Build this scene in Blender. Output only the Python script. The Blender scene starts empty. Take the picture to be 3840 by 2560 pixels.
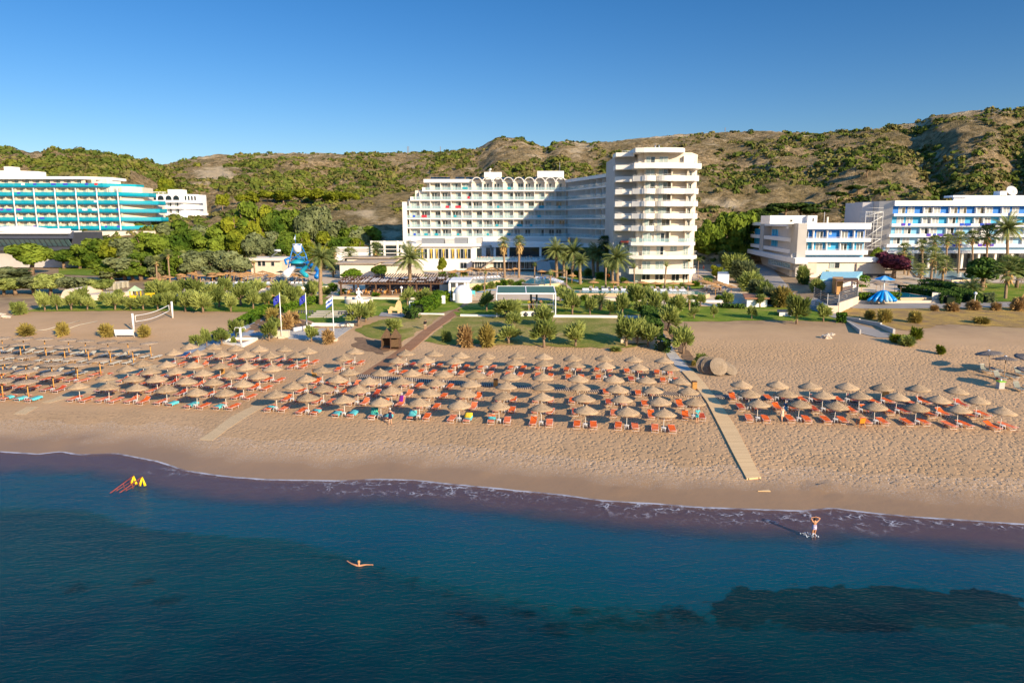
import bpy, bmesh, math, random
from math import sin, cos, pi, radians, sqrt, atan2
from mathutils import Vector, Matrix, noise
from mathutils.geometry import delaunay_2d_cdt
random.seed(7)
R = random.random
def U(a, b): return a + (b - a) * R()
SC = bpy.context.scene
COL = SC.collection
# ------------------------------------------------------------------ camera
F, CX, CY, H, PIT = 2665.0, 1920.0, 1280.0, 21.5, radians(9.7)
CP, SP = cos(PIT), sin(PIT)
def ray(px, py):
    a = (px - CX) / F; b = (CY - py) / F
    return Vector((a, CP + b * SP, -SP + b * CP))
def at(px, py, Y):
    d = ray(px, py); t = Y / d.y
    return Vector((d.x * t, Y, H + d.z * t))
def zat(py, Y, px=1920): return at(px, py, Y).z
def xat(px, Y, py=900): return at(px, py, Y).x
def lerp(tab, x):
    if x <= tab[0][0]: return tab[0][1]
    for (a, b), (c, d) in zip(tab, tab[1:]):
        if x <= c: return b + (d - b) * (x - a) / (c - a)
    return tab[-1][1]
def slerp(tab, x):
    if x <= tab[0][0]: return tab[0][1]
    for (a, b), (c, d) in zip(tab, tab[1:]):
        if x <= c:
            t = (x - a) / (c - a); t = t * t * (3 - 2 * t); return b + (d - b) * t
    return tab[-1][1]
def flat(px, py):
    d = ray(px, py); t = -H / d.z
    return (d.x * t, d.y * t)
SHPX = [(-900,1672),(0,1690),(150,1700),(230,1690),(300,1702),(440,1697),(600,1728),(700,1762),(850,1783),(1000,1795),(1280,1799),(1420,1793),
 (1560,1797),(1700,1812),(1850,1826),(1960,1838),(2100,1850),(2250,1872),(2400,1882),(2480,1886),(2620,1898),(2800,1904),(3000,1912),(3120,1900),(3200,1912),(3400,1932),(3600,1945),(3840,1962),(4700,2010)]
SHORE = [flat(*p) for p in SHPX]
SHORE = [(-900, SHORE[0][1] + 150)] + SHORE + [(900, SHORE[-1][1] - 140)]
PROF = [(-400,-9),(-60,-7),(-30,-4.6),(-18,-2.4),(-10,-1.05),(-5,-.42),(0,0),(3,.33),(10,.9),(20,1.35),(35,2.1),(46,2.6),(56,3.7),(72,4.6),(95,5.6),(118,6.4),(200,6.8),(500,7)]
def Ssh(x, y): return (y - lerp(SHORE, x)) * .985
def T(x, y): return lerp(PROF, Ssh(x, y))
def gp(px, py, dz=0.0):
    d = ray(px, py); z = 3.0
    for _ in range(40):
        t = (z - H) / d.z; x = d.x * t; y = d.y * t
        z = .5 * z + .5 * (T(x, y) + dz)
    return Vector((x, y, z))
def mpp(p): return (p.y * CP + (H - p.z) * SP) / F      # metres per photo pixel at a point
# ------------------------------------------------------------------ objects
WL = {}
def tag(o, label=None, cat=None, group=None, kind=None):
    if label: o['label'] = label
    if cat: o['category'] = cat
    if group: o['group'] = group
    if kind: o['kind'] = kind
    return o
def empty(name, loc, label=None, cat=None, group=None, rz=0.0):
    o = bpy.data.objects.new(name, None); COL.objects.link(o)
    o.location = loc; o.rotation_euler = (0, 0, rz); o.empty_display_size = .1
    WL[o.name] = Vector(loc)
    return tag(o, label, cat, group)
class MB:
    def __init__(s): s.v = []; s.f = []; s.m = []; s.M = Matrix.Identity(4); s.mi = 0; s.sm = []
    def frame(s, loc, rz=0.0): s.M = Matrix.Translation(Vector(loc)) @ Matrix.Rotation(rz, 4, 'Z'); return s
    def add(s, vs, fs, mi=None, smooth=False):
        b = len(s.v); M = s.M
        s.v += [tuple(M @ Vector(p)) for p in vs]
        for f in fs: s.f.append(tuple(b + i for i in f)); s.m.append(s.mi if mi is None else mi); s.sm.append(smooth)
        return s
    def box(s, x0, x1, y0, y1, z0, z1, mi=None):
        return s.add([(x0,y0,z0),(x1,y0,z0),(x1,y1,z0),(x0,y1,z0),(x0,y0,z1),(x1,y0,z1),(x1,y1,z1),(x0,y1,z1)],
            [(0,3,2,1),(4,5,6,7),(0,1,5,4),(1,2,6,5),(2,3,7,6),(3,0,4,7)], mi)
    def prism(s, poly, z0, z1, mi=None, cap=True):
        n = len(poly); a = sum(poly[i][0]*poly[(i+1)%n][1]-poly[(i+1)%n][0]*poly[i][1] for i in range(n))
        if a < 0: poly = poly[::-1]
        f0 = z0 if callable(z0) else (lambda x, y: z0); f1 = z1 if callable(z1) else (lambda x, y: z1)
        vs = [(p[0],p[1],f0(p[0],p[1])) for p in poly] + [(p[0],p[1],f1(p[0],p[1])) for p in poly]
        fs = [(i,(i+1)%n,n+(i+1)%n,n+i) for i in range(n)]
        if cap: fs += [tuple(range(n,2*n)), tuple(range(n-1,-1,-1))]
        return s.add(vs, fs, mi)
    def wallline(s, pts, th, z0, z1, mi=None):       # a thin wall following a polyline
        for (a, b) in zip(pts, pts[1:]):
            a = Vector(a[:2]); b = Vector(b[:2]); d = (b-a).normalized(); n = Vector((-d.y, d.x)) * th/2; d = d*th*.499
            a = a - d; b = b + d
            s.prism([tuple(a-n), tuple(b-n), tuple(b+n), tuple(a+n)], z0, z1, mi)
        return s
    def tube(s, pts, r, n=6, mi=None, smooth=True):
        pts = [Vector(p) for p in pts]; rr = r if isinstance(r, (list, tuple)) else [r]*len(pts)
        vs = []; fs = []
        for i, p in enumerate(pts):
            d = (pts[min(i+1,len(pts)-1)] - pts[max(i-1,0)]).normalized()
            u = d.orthogonal().normalized() if i == 0 else (u - d*u.dot(d)).normalized()
            w = d.cross(u)
            for k in range(n):
                a = 2*pi*k/n; vs.append(tuple(p + (u*cos(a) + w*sin(a))*rr[i]))
        for i in range(len(pts)-1):
            for k in range(n): fs.append((i*n+k, i*n+(k+1)%n, (i+1)*n+(k+1)%n, (i+1)*n+k))
        fs += [tuple(range(n-1,-1,-1)), tuple(range((len(pts)-1)*n, len(pts)*n))]
        return s.add(vs, fs, mi, smooth)
    def lathe(s, prof, n=20, mi=None, smooth=True, c=(0,0,0), sx=1, sy=1):
        vs = []; fs = []
        for (r, z) in prof:
            for k in range(n): vs.append((c[0]+r*cos(2*pi*k/n)*sx, c[1]+r*sin(2*pi*k/n)*sy, c[2]+z))
        for i in range(len(prof)-1):
            for k in range(n): fs.append((i*n+k, i*n+(k+1)%n, (i+1)*n+(k+1)%n, (i+1)*n+k))
        return s.add(vs, fs, mi, smooth)
    def ball(s, c, r, mi=None, n=8, sx=1, sy=1, sz=1):
        return s.lathe([(r*sin(pi*i/n)+1e-4, -r*cos(pi*i/n)*sz) for i in range(n+1)], n+4, mi, True, c, sx, sy)
    def build(s, name, mats, parent=None, off=None):
        me = bpy.data.meshes.new(name)
        o0 = off if off is not None else (WL.get(parent.name, Vector()) if parent else Vector())
        o0 = Vector(o0)
        me.from_pydata([(v[0]-o0.x, v[1]-o0.y, v[2]-o0.z) for v in s.v], [], s.f)
        mats = mats if isinstance(mats, (list, tuple)) else [mats]
        for m in mats: me.materials.append(m)
        me.polygons.foreach_set('material_index', s.m)
        me.polygons.foreach_set('use_smooth', s.sm)
        me.update()
        o = bpy.data.objects.new(name, me); COL.objects.link(o)
        if parent: o.parent = parent; WL[o.name] = WL.get(parent.name, Vector())
        else: o.location = o0; WL[o.name] = o0
        return o
def copy_tree(o, parent=None, kids={}):
    c = o.copy(); COL.objects.link(c); c.parent = parent
    for ch in kids.get(o.name, []): copy_tree(ch, c, kids)
    return c
def kidmap():
    k = {}
    for o in bpy.data.objects:
        if o.parent: k.setdefault(o.parent.name, []).append(o)
    return k
class Proto:
    "first use moves the thing itself, later uses copy it and its parts"
    def __init__(s, root):
        s.root = root; s.used = False; s.kids = {}
        def walk(o):
            s.kids[o.name] = list(o.children)
            for c in o.children: walk(c)
        bpy.context.view_layer.update(); walk(root)
    def put(s, loc, rz=0, sc=None, label=None, cat=None, group=None, tilt=None, mats=None):
        o = s.root if not s.used else copy_tree(s.root, None, s.kids)
        s.used = True
        o.location = loc; o.rotation_euler = (tilt[0] if tilt else 0, tilt[1] if tilt else 0, rz)
        if sc: o.scale = sc if isinstance(sc, (tuple, list)) else (sc, sc, sc)
        return tag(o, label, cat, group)
ORD = 'first second third fourth fifth sixth seventh eighth ninth tenth eleventh twelfth thirteenth fourteenth fifteenth sixteenth seventeenth eighteenth nineteenth twentieth'.split()
def ordn(i):
    if i < 20: return ORD[i]
    n = i + 1; suf = {1:'st',2:'nd',3:'rd'}.get(n % 10, 'th') if n % 100 not in (11,12,13) else 'th'
    return f'{n}{suf}'
# ------------------------------------------------------------------ materials
MT = {}
class NT:
    def __init__(s, name):
        s.m = bpy.data.materials.new(name); s.m.use_nodes = True; s.t = s.m.node_tree; s.t.nodes.clear()
        s.out = s.n('ShaderNodeOutputMaterial')
    def n(s, ty, **kw):
        nd = s.t.nodes.new(ty)
        for k, v in kw.items():
            if k in nd.inputs.keys() if isinstance(k, str) else False: nd.inputs[k].default_value = v
            else:
                try: setattr(nd, k, v)
                except Exception: pass
        return nd
    def l(s, a, b): s.t.links.new(a, b)
    def noise(s, vec, scale, detail=3, rough=.55, out='Fac'):
        n = s.t.nodes.new('ShaderNodeTexNoise'); n.inputs['Scale'].default_value = scale; n.inputs['Detail'].default_value = detail; n.inputs['Roughness'].default_value = rough
        s.l(vec, n.inputs['Vector']); return n.outputs[out]
    def ramp(s, fac, stops):
        n = s.t.nodes.new('ShaderNodeValToRGB'); e = n.color_ramp.elements
        while len(e) < len(stops): e.new(.5)
        for i, (p, c) in enumerate(stops): e[i].position = p; e[i].color = (*c, 1) if not isinstance(c, (int, float)) else (c, c, c, 1)
        s.l(fac, n.inputs[0]); return n.outputs[0]
    def mix(s, fac, a, b, mode='MIX'):
        n = s.t.nodes.new('ShaderNodeMix'); n.data_type = 'RGBA'; n.blend_type = mode
        for val, i in ((fac, 0), (a, 6), (b, 7)):
            if hasattr(val, 'links') or hasattr(val, 'is_linked'): s.l(val, n.inputs[i])
            else: n.inputs[i].default_value = val if isinstance(val, (int, float)) else (*val[:3], 1)
        return n.outputs[2]
    def math(s, op, a, b=None, c=None, clamp=False):
        n = s.t.nodes.new('ShaderNodeMath'); n.operation = op; n.use_clamp = clamp
        for i, v in enumerate((a, b, c)):
            if v is None: continue
            if isinstance(v, (int, float)): n.inputs[i].default_value = v
            else: s.l(v, n.inputs[i])
        return n.outputs[0]
    def attr(s, name):
        n = s.t.nodes.new('ShaderNodeAttribute'); n.attribute_name = name; return n
    def obj(s): return s.t.nodes.new('ShaderNodeTexCoord').outputs['Object']
    def pos(s): return s.t.nodes.new('ShaderNodeNewGeometry').outputs['Position']
    def mapping(s, vec, sc):
        n = s.t.nodes.new('ShaderNodeMapping'); n.inputs['Scale'].default_value = sc; s.l(vec, n.inputs[0]); return n.outputs[0]
    def bump(s, h, strength=.5, dist=.1):
        n = s.t.nodes.new('ShaderNodeBump'); n.inputs['Strength'].default_value = strength; n.inputs['Distance'].default_value = dist
        s.l(h, n.inputs['Height']); return n.outputs[0]
    def princ(s, color, rough=.6, normal=None, metal=0, spec=.5, alpha=None, link=True):
        n = s.t.nodes.new('ShaderNodeBsdfPrincipled')
        if isinstance(color, (tuple, list)): n.inputs['Base Color'].default_value = (*color[:3], 1)
        else: s.l(color, n.inputs['Base Color'])
        if isinstance(rough, (int, float)): n.inputs['Roughness'].default_value = rough
        else: s.l(rough, n.inputs['Roughness'])
        n.inputs['Metallic'].default_value = metal; n.inputs['Specular IOR Level'].default_value = spec
        if normal is not None: s.l(normal, n.inputs['Normal'])
        if link: s.l(n.outputs[0], s.out.inputs[0])
        return n
def M(name, col, rough=.6, var=.12, scale=1.5, bump=0.0, bscale=20, metal=0, spec=.4):
    if name in MT: return MT[name]
    t = NT(name); v = t.pos()
    f = t.noise(v, scale, 4)
    c = t.ramp(f, [(.3, tuple(x*(1-var) for x in col)), (.7, tuple(min(1, x*(1+var)) for x in col))])
    nm = t.bump(t.noise(v, bscale, 3), bump, .05) if bump else None
    t.princ(c, rough, nm, metal, spec); MT[name] = t.m; return t.m
def glass(name, col, rough=.06, alpha=1.0, spec=.8):
    if name in MT: return MT[name]
    t = NT(name); p = t.princ(col, rough, spec=spec)
    if alpha < 1: p.inputs['Alpha'].default_value = alpha
    MT[name] = t.m; return t.m
def leafmat(name, dark, light, scale=.5, trans=.25):
    if name in MT: return MT[name]
    t = NT(name); v = t.pos()
    f = t.noise(v, scale, 3)
    oi = t.t.nodes.new('ShaderNodeObjectInfo')
    f2 = t.math('ADD', f, t.math('MULTIPLY', t.math('SUBTRACT', oi.outputs['Random'], .5), .22))
    fine = t.noise(v, 5, 2)
    f3 = t.math('ADD', f2, t.math('MULTIPLY', t.math('SUBTRACT', fine, .5), .35))
    c = t.ramp(f3, [(.3, dark), (.68, light)])
    d = t.n('ShaderNodeBsdfDiffuse'); t.l(c, d.inputs[0])
    tr = t.n('ShaderNodeBsdfTranslucent'); t.l(c, tr.inputs[0])
    mx = t.n('ShaderNodeMixShader'); mx.inputs[0].default_value = trans
    t.l(d.outputs[0], mx.inputs[1]); t.l(tr.outputs[0], mx.inputs[2]); t.l(mx.outputs[0], t.out.inputs[0])
    MT[name] = t.m; return t.m
WHITE = M('white_plaster', (.80,.76,.70), .7, .05, .4)
CREAM = M('cream_plaster', (.78,.68,.55), .75, .06, .4)
BEIGE = M('beige_render', (.66,.54,.41), .8, .08, .5)
BWHITE = M('bright_white', (.82,.81,.80), .6, .04, .5)
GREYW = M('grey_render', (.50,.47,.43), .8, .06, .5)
DARKG = M('dark_grey_cladding', (.06,.065,.08), .5, .1, .7)
GLASSD = glass('dark_glass', (.02,.03,.035), .05)
CURT = M('curtain_behind_glass', (.34,.42,.40), .25, .25, 3, spec=.7)
CURTG = M('grey_curtain_pane', (.20,.21,.21), .2, .3, 3, spec=.7)
GRAIL = glass('pale_rail_glass', (.45,.66,.68), .08, .35)
TURQ = glass('turquoise_rail_glass', (.0,.38,.50), .15, .82)
ALU = M('white_aluminium', (.62,.62,.60), .4, .05, 1)
STEEL = M('steel', (.4,.4,.4), .35, .08, 2, metal=.6)
WOODD = M('dark_brown_timber', (.11,.055,.03), .7, .25, 3)
WOODY = M('yellow_timber', (.55,.28,.07), .6, .2, 4)
WOODP = M('pale_timber', (.42,.28,.16), .7, .2, 3)
TRUNK = M('rough_bark', (.24,.16,.10), .9, .3, 4, .5, 12)
PTRUNK = M('palm_bark', (.30,.20,.12), .9, .35, 5, .6, 14)
PLASTW = M('white_plastic', (.78,.78,.78), .35, .03, 2)
ORANGE = M('orange_fabric', (.75,.13,.015), .75, .12, 1.2)
SALMON = M('faded_orange_fabric', (.78,.19,.07), .75, .12, 1.2)
MAROON = M('deep_orange_fabric', (.50,.07,.02), .75, .12, 1.2)
CREAMF = M('cream_slats', (.60,.55,.42), .6, .08, 3)
TEALT = M('turquoise_towelling', (.10,.50,.54), .9, .15, 4)
NAVY = M('navy_cloth', (.012,.012,.06), .85, .2, 3)
BLUEP = M('blue_painted_steel', (.01,.17,.52), .35, .1, 2)
SKIN = M('tanned_skin', (.55,.26,.13), .5, .08, 6)
SKINP = M('light_skin', (.62,.34,.20), .5, .08, 6)
HAIR = M('dark_brown_hair', (.03,.015,.01), .6, .3, 8)
# ------------------------------------------------------------------ light, world, camera
SUNAZ = radians(40)      # shadows fall 40 degrees left of the view direction
SUNEL = radians(21)
sd = Vector((sin(SUNAZ)*cos(SUNEL), -cos(SUNAZ)*cos(SUNEL), sin(SUNEL)))
ld = bpy.data.lights.new('sun', 'SUN'); ld.energy = 4.6; ld.angle = radians(.55); ld.color = (1, .81, .56)
lo = bpy.data.objects.new('sun', ld); COL.objects.link(lo); lo.rotation_euler = sd.to_track_quat('Z', 'Y').to_euler()
w = bpy.data.worlds.new('World'); SC.world = w; w.use_nodes = True
wt = w.node_tree; wt.nodes.clear()
sk = wt.nodes.new('ShaderNodeTexSky'); sk.sky_type = 'NISHITA'; sk.sun_disc = False
sk.sun_elevation = SUNEL; sk.sun_rotation = atan2(sd.x, sd.y); sk.air_density = 1.0; sk.dust_density = .35; sk.ozone_density = 2.2; sk.altitude = 50
hs = wt.nodes.new('ShaderNodeHueSaturation'); hs.inputs['Saturation'].default_value = 1.16
bg = wt.nodes.new('ShaderNodeBackground'); bg.inputs[1].default_value = .10
wo = wt.nodes.new('ShaderNodeOutputWorld')
def wmul(src, col):
    mu = wt.nodes.new('ShaderNodeMix'); mu.data_type = 'RGBA'; mu.blend_type = 'MULTIPLY'; mu.inputs[0].default_value = 1; wt.links.new(src, mu.inputs[6])
    if isinstance(col, tuple): mu.inputs[7].default_value = (*col, 1)
    else: wt.links.new(col, mu.inputs[7])
    return mu.outputs[2]
ga = wt.nodes.new('ShaderNodeGamma'); ga.inputs[1].default_value = 1.15
wt.links.new(wmul(sk.outputs[0], (.66,.80,1.0)), ga.inputs[0]); wt.links.new(ga.outputs[0], hs.inputs['Color'])
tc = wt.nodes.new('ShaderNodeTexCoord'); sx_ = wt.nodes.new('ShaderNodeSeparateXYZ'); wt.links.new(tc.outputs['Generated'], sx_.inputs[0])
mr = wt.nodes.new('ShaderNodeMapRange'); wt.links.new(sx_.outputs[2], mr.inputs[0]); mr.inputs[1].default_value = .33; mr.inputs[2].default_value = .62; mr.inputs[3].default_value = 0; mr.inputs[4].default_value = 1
zr_ = wt.nodes.new('ShaderNodeMix'); zr_.data_type = 'RGBA'; zr_.inputs[6].default_value = (1,1,1,1); zr_.inputs[7].default_value = (4.6,3.4,2.8,1); wt.links.new(mr.outputs[0], zr_.inputs[0])  # sky boosted toward the zenith, out of view, as added fill for shaded places
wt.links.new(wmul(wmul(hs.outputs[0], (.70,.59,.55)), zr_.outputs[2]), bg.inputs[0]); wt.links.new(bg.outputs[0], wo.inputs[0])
cd = bpy.data.cameras.new('camera'); cd.sensor_width = 36; cd.lens = 36*F/3840; cd.clip_end = 6000; cd.clip_start = .5
co = bpy.data.objects.new('camera', cd); COL.objects.link(co); co.location = (0, 0, H); co.rotation_euler = (pi/2 - PIT, 0, 0); SC.camera = co
SC.view_settings.view_transform = 'Standard'; SC.view_settings.look = 'None'; SC.view_settings.exposure = 0.72; SC.view_settings.gamma = 1
SC.render.engine = 'CYCLES'; SC.cycles.max_bounces = 6; SC.cycles.transparent_max_bounces = 12; SC.cycles.diffuse_bounces = 3; SC.cycles.glossy_bounces = 2
SC.cycles.use_denoising = True; SC.cycles.caustics_reflective = False; SC.cycles.caustics_refractive = False
# ------------------------------------------------------------------ ground sheet (beach, inland and seabed)
def coords(a, b, st, far, lo, hi):
    c = []; x = a; g = st
    while x > lo: g *= far; x -= g; c.append(x)
    c = c[::-1]; x = a
    while x < b + 1e-6: c.append(x); x += st
    x = c[-1]; g = st
    while x < hi: g *= far; x += g; c.append(x)
    return c
def grid(name, xs, ys, zf, mat, attrs=None, smooth=True):
    nx, ny = len(xs), len(ys)
    vs = [(x, y, zf(x, y)) for y in ys for x in xs]
    fs = [(j*nx+i, j*nx+i+1, (j+1)*nx+i+1, (j+1)*nx+i) for j in range(ny-1) for i in range(nx-1)]
    me = bpy.data.meshes.new(name); me.from_pydata(vs, [], fs); me.materials.append(mat)
    me.polygons.foreach_set('use_smooth', [smooth]*len(fs))
    for an, fn in (attrs or {}).items():
        a = me.attributes.new(an, 'FLOAT', 'POINT'); a.data.foreach_set('value', [fn(*v) for v in vs])
    me.update(); o = bpy.data.objects.new(name, me); COL.objects.link(o); tag(o, kind='structure'); return o
def inpoly(x, y, P):
    c = False; n = len(P)
    for i in range(n):
        x1, y1 = P[i][0], P[i][1]; x2, y2 = P[i-1][0], P[i-1][1]
        if (y1 > y) != (y2 > y) and x < (x2-x1)*(y-y1)/(y2-y1)+x1: c = not c
    return c
def gpoly(pts): return [tuple(gp(*p)[:2]) for p in pts]
g = NT('ground'); v = g.pos()
S = g.attr('shore').outputs['Fac']
fine = g.noise(v, 1.4, 6, .65); med = g.noise(v, .12, 4)
sand = g.ramp(med, [(.3, (.46,.29,.15)), (.7, (.54,.345,.185))])
# shingle: pale pebble streaks near the water
peb = g.noise(v, 9, 2, .8); pebm = g.ramp(peb, [(.55, 0), (.62, 1)])
strk = g.ramp(g.math('ADD', S, g.math('MULTIPLY', g.noise(v, .35, 3), 3)), [(.0, 0), (1, 1)])
sN = g.math('ADD', S, g.math('MULTIPLY', g.math('SUBTRACT', g.noise(v, .22, 4), .5), 4.5))
band = g.math('MULTIPLY', g.math('LESS_THAN', sN, 7.5), g.math('GREATER_THAN', sN, 2.6))
sand = g.mix(g.math('MULTIPLY', g.math('MULTIPLY', pebm, band), .8), sand, (.62,.55,.48))
deb = g.math('MULTIPLY', g.math('MULTIPLY', g.math('GREATER_THAN', sN, 5.5), g.math('LESS_THAN', sN, 10.5)), g.ramp(g.noise(v, 3.2, 5, .8), [(.5, 0), (.6, 1)]))
sand = g.mix(g.math('MULTIPLY', deb, .45), sand, (.17,.11,.06))
wetf = g.t.nodes.new('ShaderNodeMapRange'); wetf.interpolation_type = 'SMOOTHSTEP'
g.l(sN, wetf.inputs[0]); wetf.inputs[1].default_value = 1.0; wetf.inputs[2].default_value = 7.5; wetf.inputs[3].default_value = 1; wetf.inputs[4].default_value = 0
wn = g.math('MULTIPLY', wetf.outputs[0], .72)
sand = g.mix(wn, sand, (.22,.135,.075))
uw = g.t.nodes.new('ShaderNodeMapRange'); g.l(S, uw.inputs[0]); uw.inputs[1].default_value = -.9; uw.inputs[2].default_value = -.2; uw.inputs[3].default_value = 1; uw.inputs[4].default_value = 0
sand = g.mix(uw.outputs[0], sand, (.20,.15,.14))
dirt = g.ramp(g.noise(v, .35, 5), [(.3, (.20,.13,.075)), (.55, (.34,.235,.13)), (.75, (.42,.29,.13))])
inl = g.t.nodes.new('ShaderNodeMapRange'); g.l(S, inl.inputs[0]); inl.inputs[1].default_value = 60; inl.inputs[2].default_value = 75
col = g.mix(inl.outputs[0], sand, dirt)
# foot prints
vo = g.t.nodes.new('ShaderNodeTexVoronoi'); vo.feature = 'SMOOTH_F1'; vo.inputs['Scale'].default_value = 3.9; vo.inputs['Smoothness'].default_value = .6
wv = g.mix(.35, v, g.noise(v, 2.5, 2, out='Color')); g.l(g.mapping(wv, (1, .8, 1)), vo.inputs['Vector'])
fp = g.t.nodes.new('ShaderNodeMapRange'); fp.inputs[1].default_value = .1; fp.inputs[2].default_value = .5; g.l(vo.outputs['Distance'], fp.inputs[0])
amt = g.attr('tread').outputs['Fac']
hgt = g.math('ADD', g.math('MULTIPLY', g.math('MULTIPLY', fp.outputs[0], amt), .085), g.math('MULTIPLY', fine, .035))
nb = g.t.nodes.new('ShaderNodeBump'); nb.inputs['Strength'].default_value = .9; nb.inputs['Distance'].default_value = 1.0; g.l(hgt, nb.inputs['Height'])
rr = g.math('SUBTRACT', .95, g.math('MULTIPLY', wetf.outputs[0], .45))
g.princ(col, rr, nb.outputs[0], spec=.3)
MT['ground'] = g.m
def tread(x, y, z):
    s = Ssh(x, y)
    a = max(0, min(1, (s-3)/4)) * max(0, min(1, (60-s)/10))
    return a * (.35 + .65*max(0, min(1, (x+45)/50)))
def bumpy(x, y):
    s = Ssh(x, y); z = T(x, y)
    if 2 < s < 7: z += .06*noise.noise(Vector((x*.5, y*.5, 0)))
    for (hx, hy, hr, hd) in HOLES:
        d = (x-hx)**2 + (y-hy)**2
        if d < 9*hr*hr: q = sqrt(d)/hr; z += hd*(-math.exp(-q*q*1.6) + .75*math.exp(-(q-1.25)**2*6))
    return z
HOLES = [(*gp(px, py)[:2], r, d) for px, py, r, d in [(2995,1818,.7,.20),(3060,1815,.6,.18),(3105,1845,.7,.22),(3330,1803,.7,.18),(2320,1818,.6,.25),(2440,1812,.5,.2),(1540,1742,.7,.14),(1800,1757,.6,.12),(3150,1838,.5,.2)]]
xs = coords(-78, 66, .75, 1.18, -2500, 2500); ys = coords(28, 120, .75, 1.14, -2500, 3000)
grid('ground', xs, ys, bumpy, g.m, {'shore': lambda x, y, z: Ssh(x, y), 'tread': tread})
# ------------------------------------------------------------------ sea
sea = NT('sea_water'); v = sea.pos()
D = sea.attr('depth').outputs['Fac']; WD = sea.attr('weed').outputs['Fac']; SH = sea.attr('off').outputs['Fac']
dn = sea.math('ADD', D, sea.math('MULTIPLY', sea.math('SUBTRACT', sea.noise(v, .12, 4), .5), .9))
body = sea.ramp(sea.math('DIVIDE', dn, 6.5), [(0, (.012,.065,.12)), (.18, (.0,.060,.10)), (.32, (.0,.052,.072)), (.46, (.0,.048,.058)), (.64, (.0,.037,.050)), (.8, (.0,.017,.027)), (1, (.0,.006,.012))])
patch = sea.ramp(sea.noise(v, .16, 5), [(.35, 0), (.6, 1)])
wdn = sea.math('ADD', WD, sea.math('MULTIPLY', sea.math('SUBTRACT', sea.noise(v, .9, 5, .65), .5), .9))
wm = sea.ramp(wdn, [(.42, 0), (.62, 1)])
body = sea.mix(sea.math('MULTIPLY', wm, .9), body, (.0,.010,.013))
body = sea.mix(sea.math('MULTIPLY', patch, .16), body, (.0,.10,.085))
# ripples
wa = sea.t.nodes.new('ShaderNodeMapping'); wa.inputs['Rotation'].default_value = (0, 0, radians(-18)); wa.inputs['Scale'].default_value = (1, 2.2, 1); sea.l(v, wa.inputs[0])
rip = sea.math('ADD', sea.math('MULTIPLY', sea.noise(wa.outputs[0], 2.1, 4, .6), .8), sea.math('MULTIPLY', sea.noise(wa.outputs[0], .55, 3), .9))
nb = sea.t.nodes.new('ShaderNodeBump'); nb.inputs['Strength'].default_value = 1; nb.inputs['Distance'].default_value = .10; sea.l(rip, nb.inputs['Height'])
dif = sea.n('ShaderNodeBsdfDiffuse'); sea.l(body, dif.inputs[0]); nb2 = sea.t.nodes.new('ShaderNodeBump'); nb2.inputs['Strength'].default_value = .5; nb2.inputs['Distance'].default_value = .05; sea.l(rip, nb2.inputs['Height']); sea.l(nb2.outputs[0], dif.inputs['Normal'])
tra = sea.n('ShaderNodeBsdfTransparent'); tra.inputs[0].default_value = (.72,.64,.68,1)
op = sea.t.nodes.new('ShaderNodeMapRange'); op.interpolation_type = 'SMOOTHSTEP'; sea.l(sea.math('ADD', D, sea.math('MULTIPLY', sea.math('SUBTRACT', sea.noise(v, .5, 4), .5), .25)), op.inputs[0])
op.inputs[1].default_value = .22; op.inputs[2].default_value = .62; op.inputs[3].default_value = .06; op.inputs[4].default_value = 1
m1 = sea.n('ShaderNodeMixShader'); sea.l(op.outputs[0], m1.inputs[0]); sea.l(tra.outputs[0], m1.inputs[1]); sea.l(dif.outputs[0], m1.inputs[2])
glo = sea.n('ShaderNodeBsdfGlossy'); glo.inputs['Roughness'].default_value = .18; sea.l(nb.outputs[0], glo.inputs['Normal'])
fr = sea.n('ShaderNodeFresnel'); fr.inputs[0].default_value = 1.33; sea.l(nb.outputs[0], fr.inputs['Normal'])
m2 = sea.n('ShaderNodeMixShader'); bf_ = sea.t.nodes.new('ShaderNodeNewGeometry'); sea.l(sea.math('MULTIPLY', fr.outputs[0], sea.math('MULTIPLY', .68, sea.math('SUBTRACT', 1.0, bf_.outputs['Backfacing']))), m2.inputs[0]); sea.l(m1.outputs[0], m2.inputs[1]); sea.l(glo.outputs[0], m2.inputs[2])
# foam: the edge line and lace patches behind it
lace = sea.t.nodes.new('ShaderNodeTexVoronoi'); lace.feature = 'DISTANCE_TO_EDGE'; lace.inputs['Scale'].default_value = 3.2
wv = sea.mix(.55, v, sea.noise(v, 1.2, 4, out='Color')); sea.l(wv, lace.inputs['Vector'])
lc = sea.ramp(lace.outputs['Distance'], [(.02, 1), (.10, 0)])
FA = sea.attr('foam').outputs['Fac']
fz = sea.math('MULTIPLY', sea.math('MULTIPLY', lc, FA), sea.ramp(sea.noise(v, .9, 4), [(.48, 0), (.64, 1)]))
off2 = sea.math('ADD', SH, sea.math('MULTIPLY', sea.math('SUBTRACT', sea.noise(v, 1.6, 4), .5), .35))
edge = sea.math('MULTIPLY', sea.math('LESS_THAN', off2, .30), sea.ramp(sea.noise(v, .45, 3), [(.36, .12), (.56, 1)]))
ft = sea.math('MULTIPLY', sea.math('MAXIMUM', edge, fz), .75, clamp=True)
fo = sea.n('ShaderNodeBsdfDiffuse'); fo.inputs[0].default_value = (.62,.62,.68,1)
m3 = sea.n('ShaderNodeMixShader'); sea.l(ft, m3.inputs[0]); sea.l(m2.outputs[0], m3.inputs[1]); sea.l(fo.outputs[0], m3.inputs[2])
sea.l(m3.outputs[0], sea.out.inputs[0])
def fpoly(pts): return [flat(*p) for p in pts]
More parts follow.
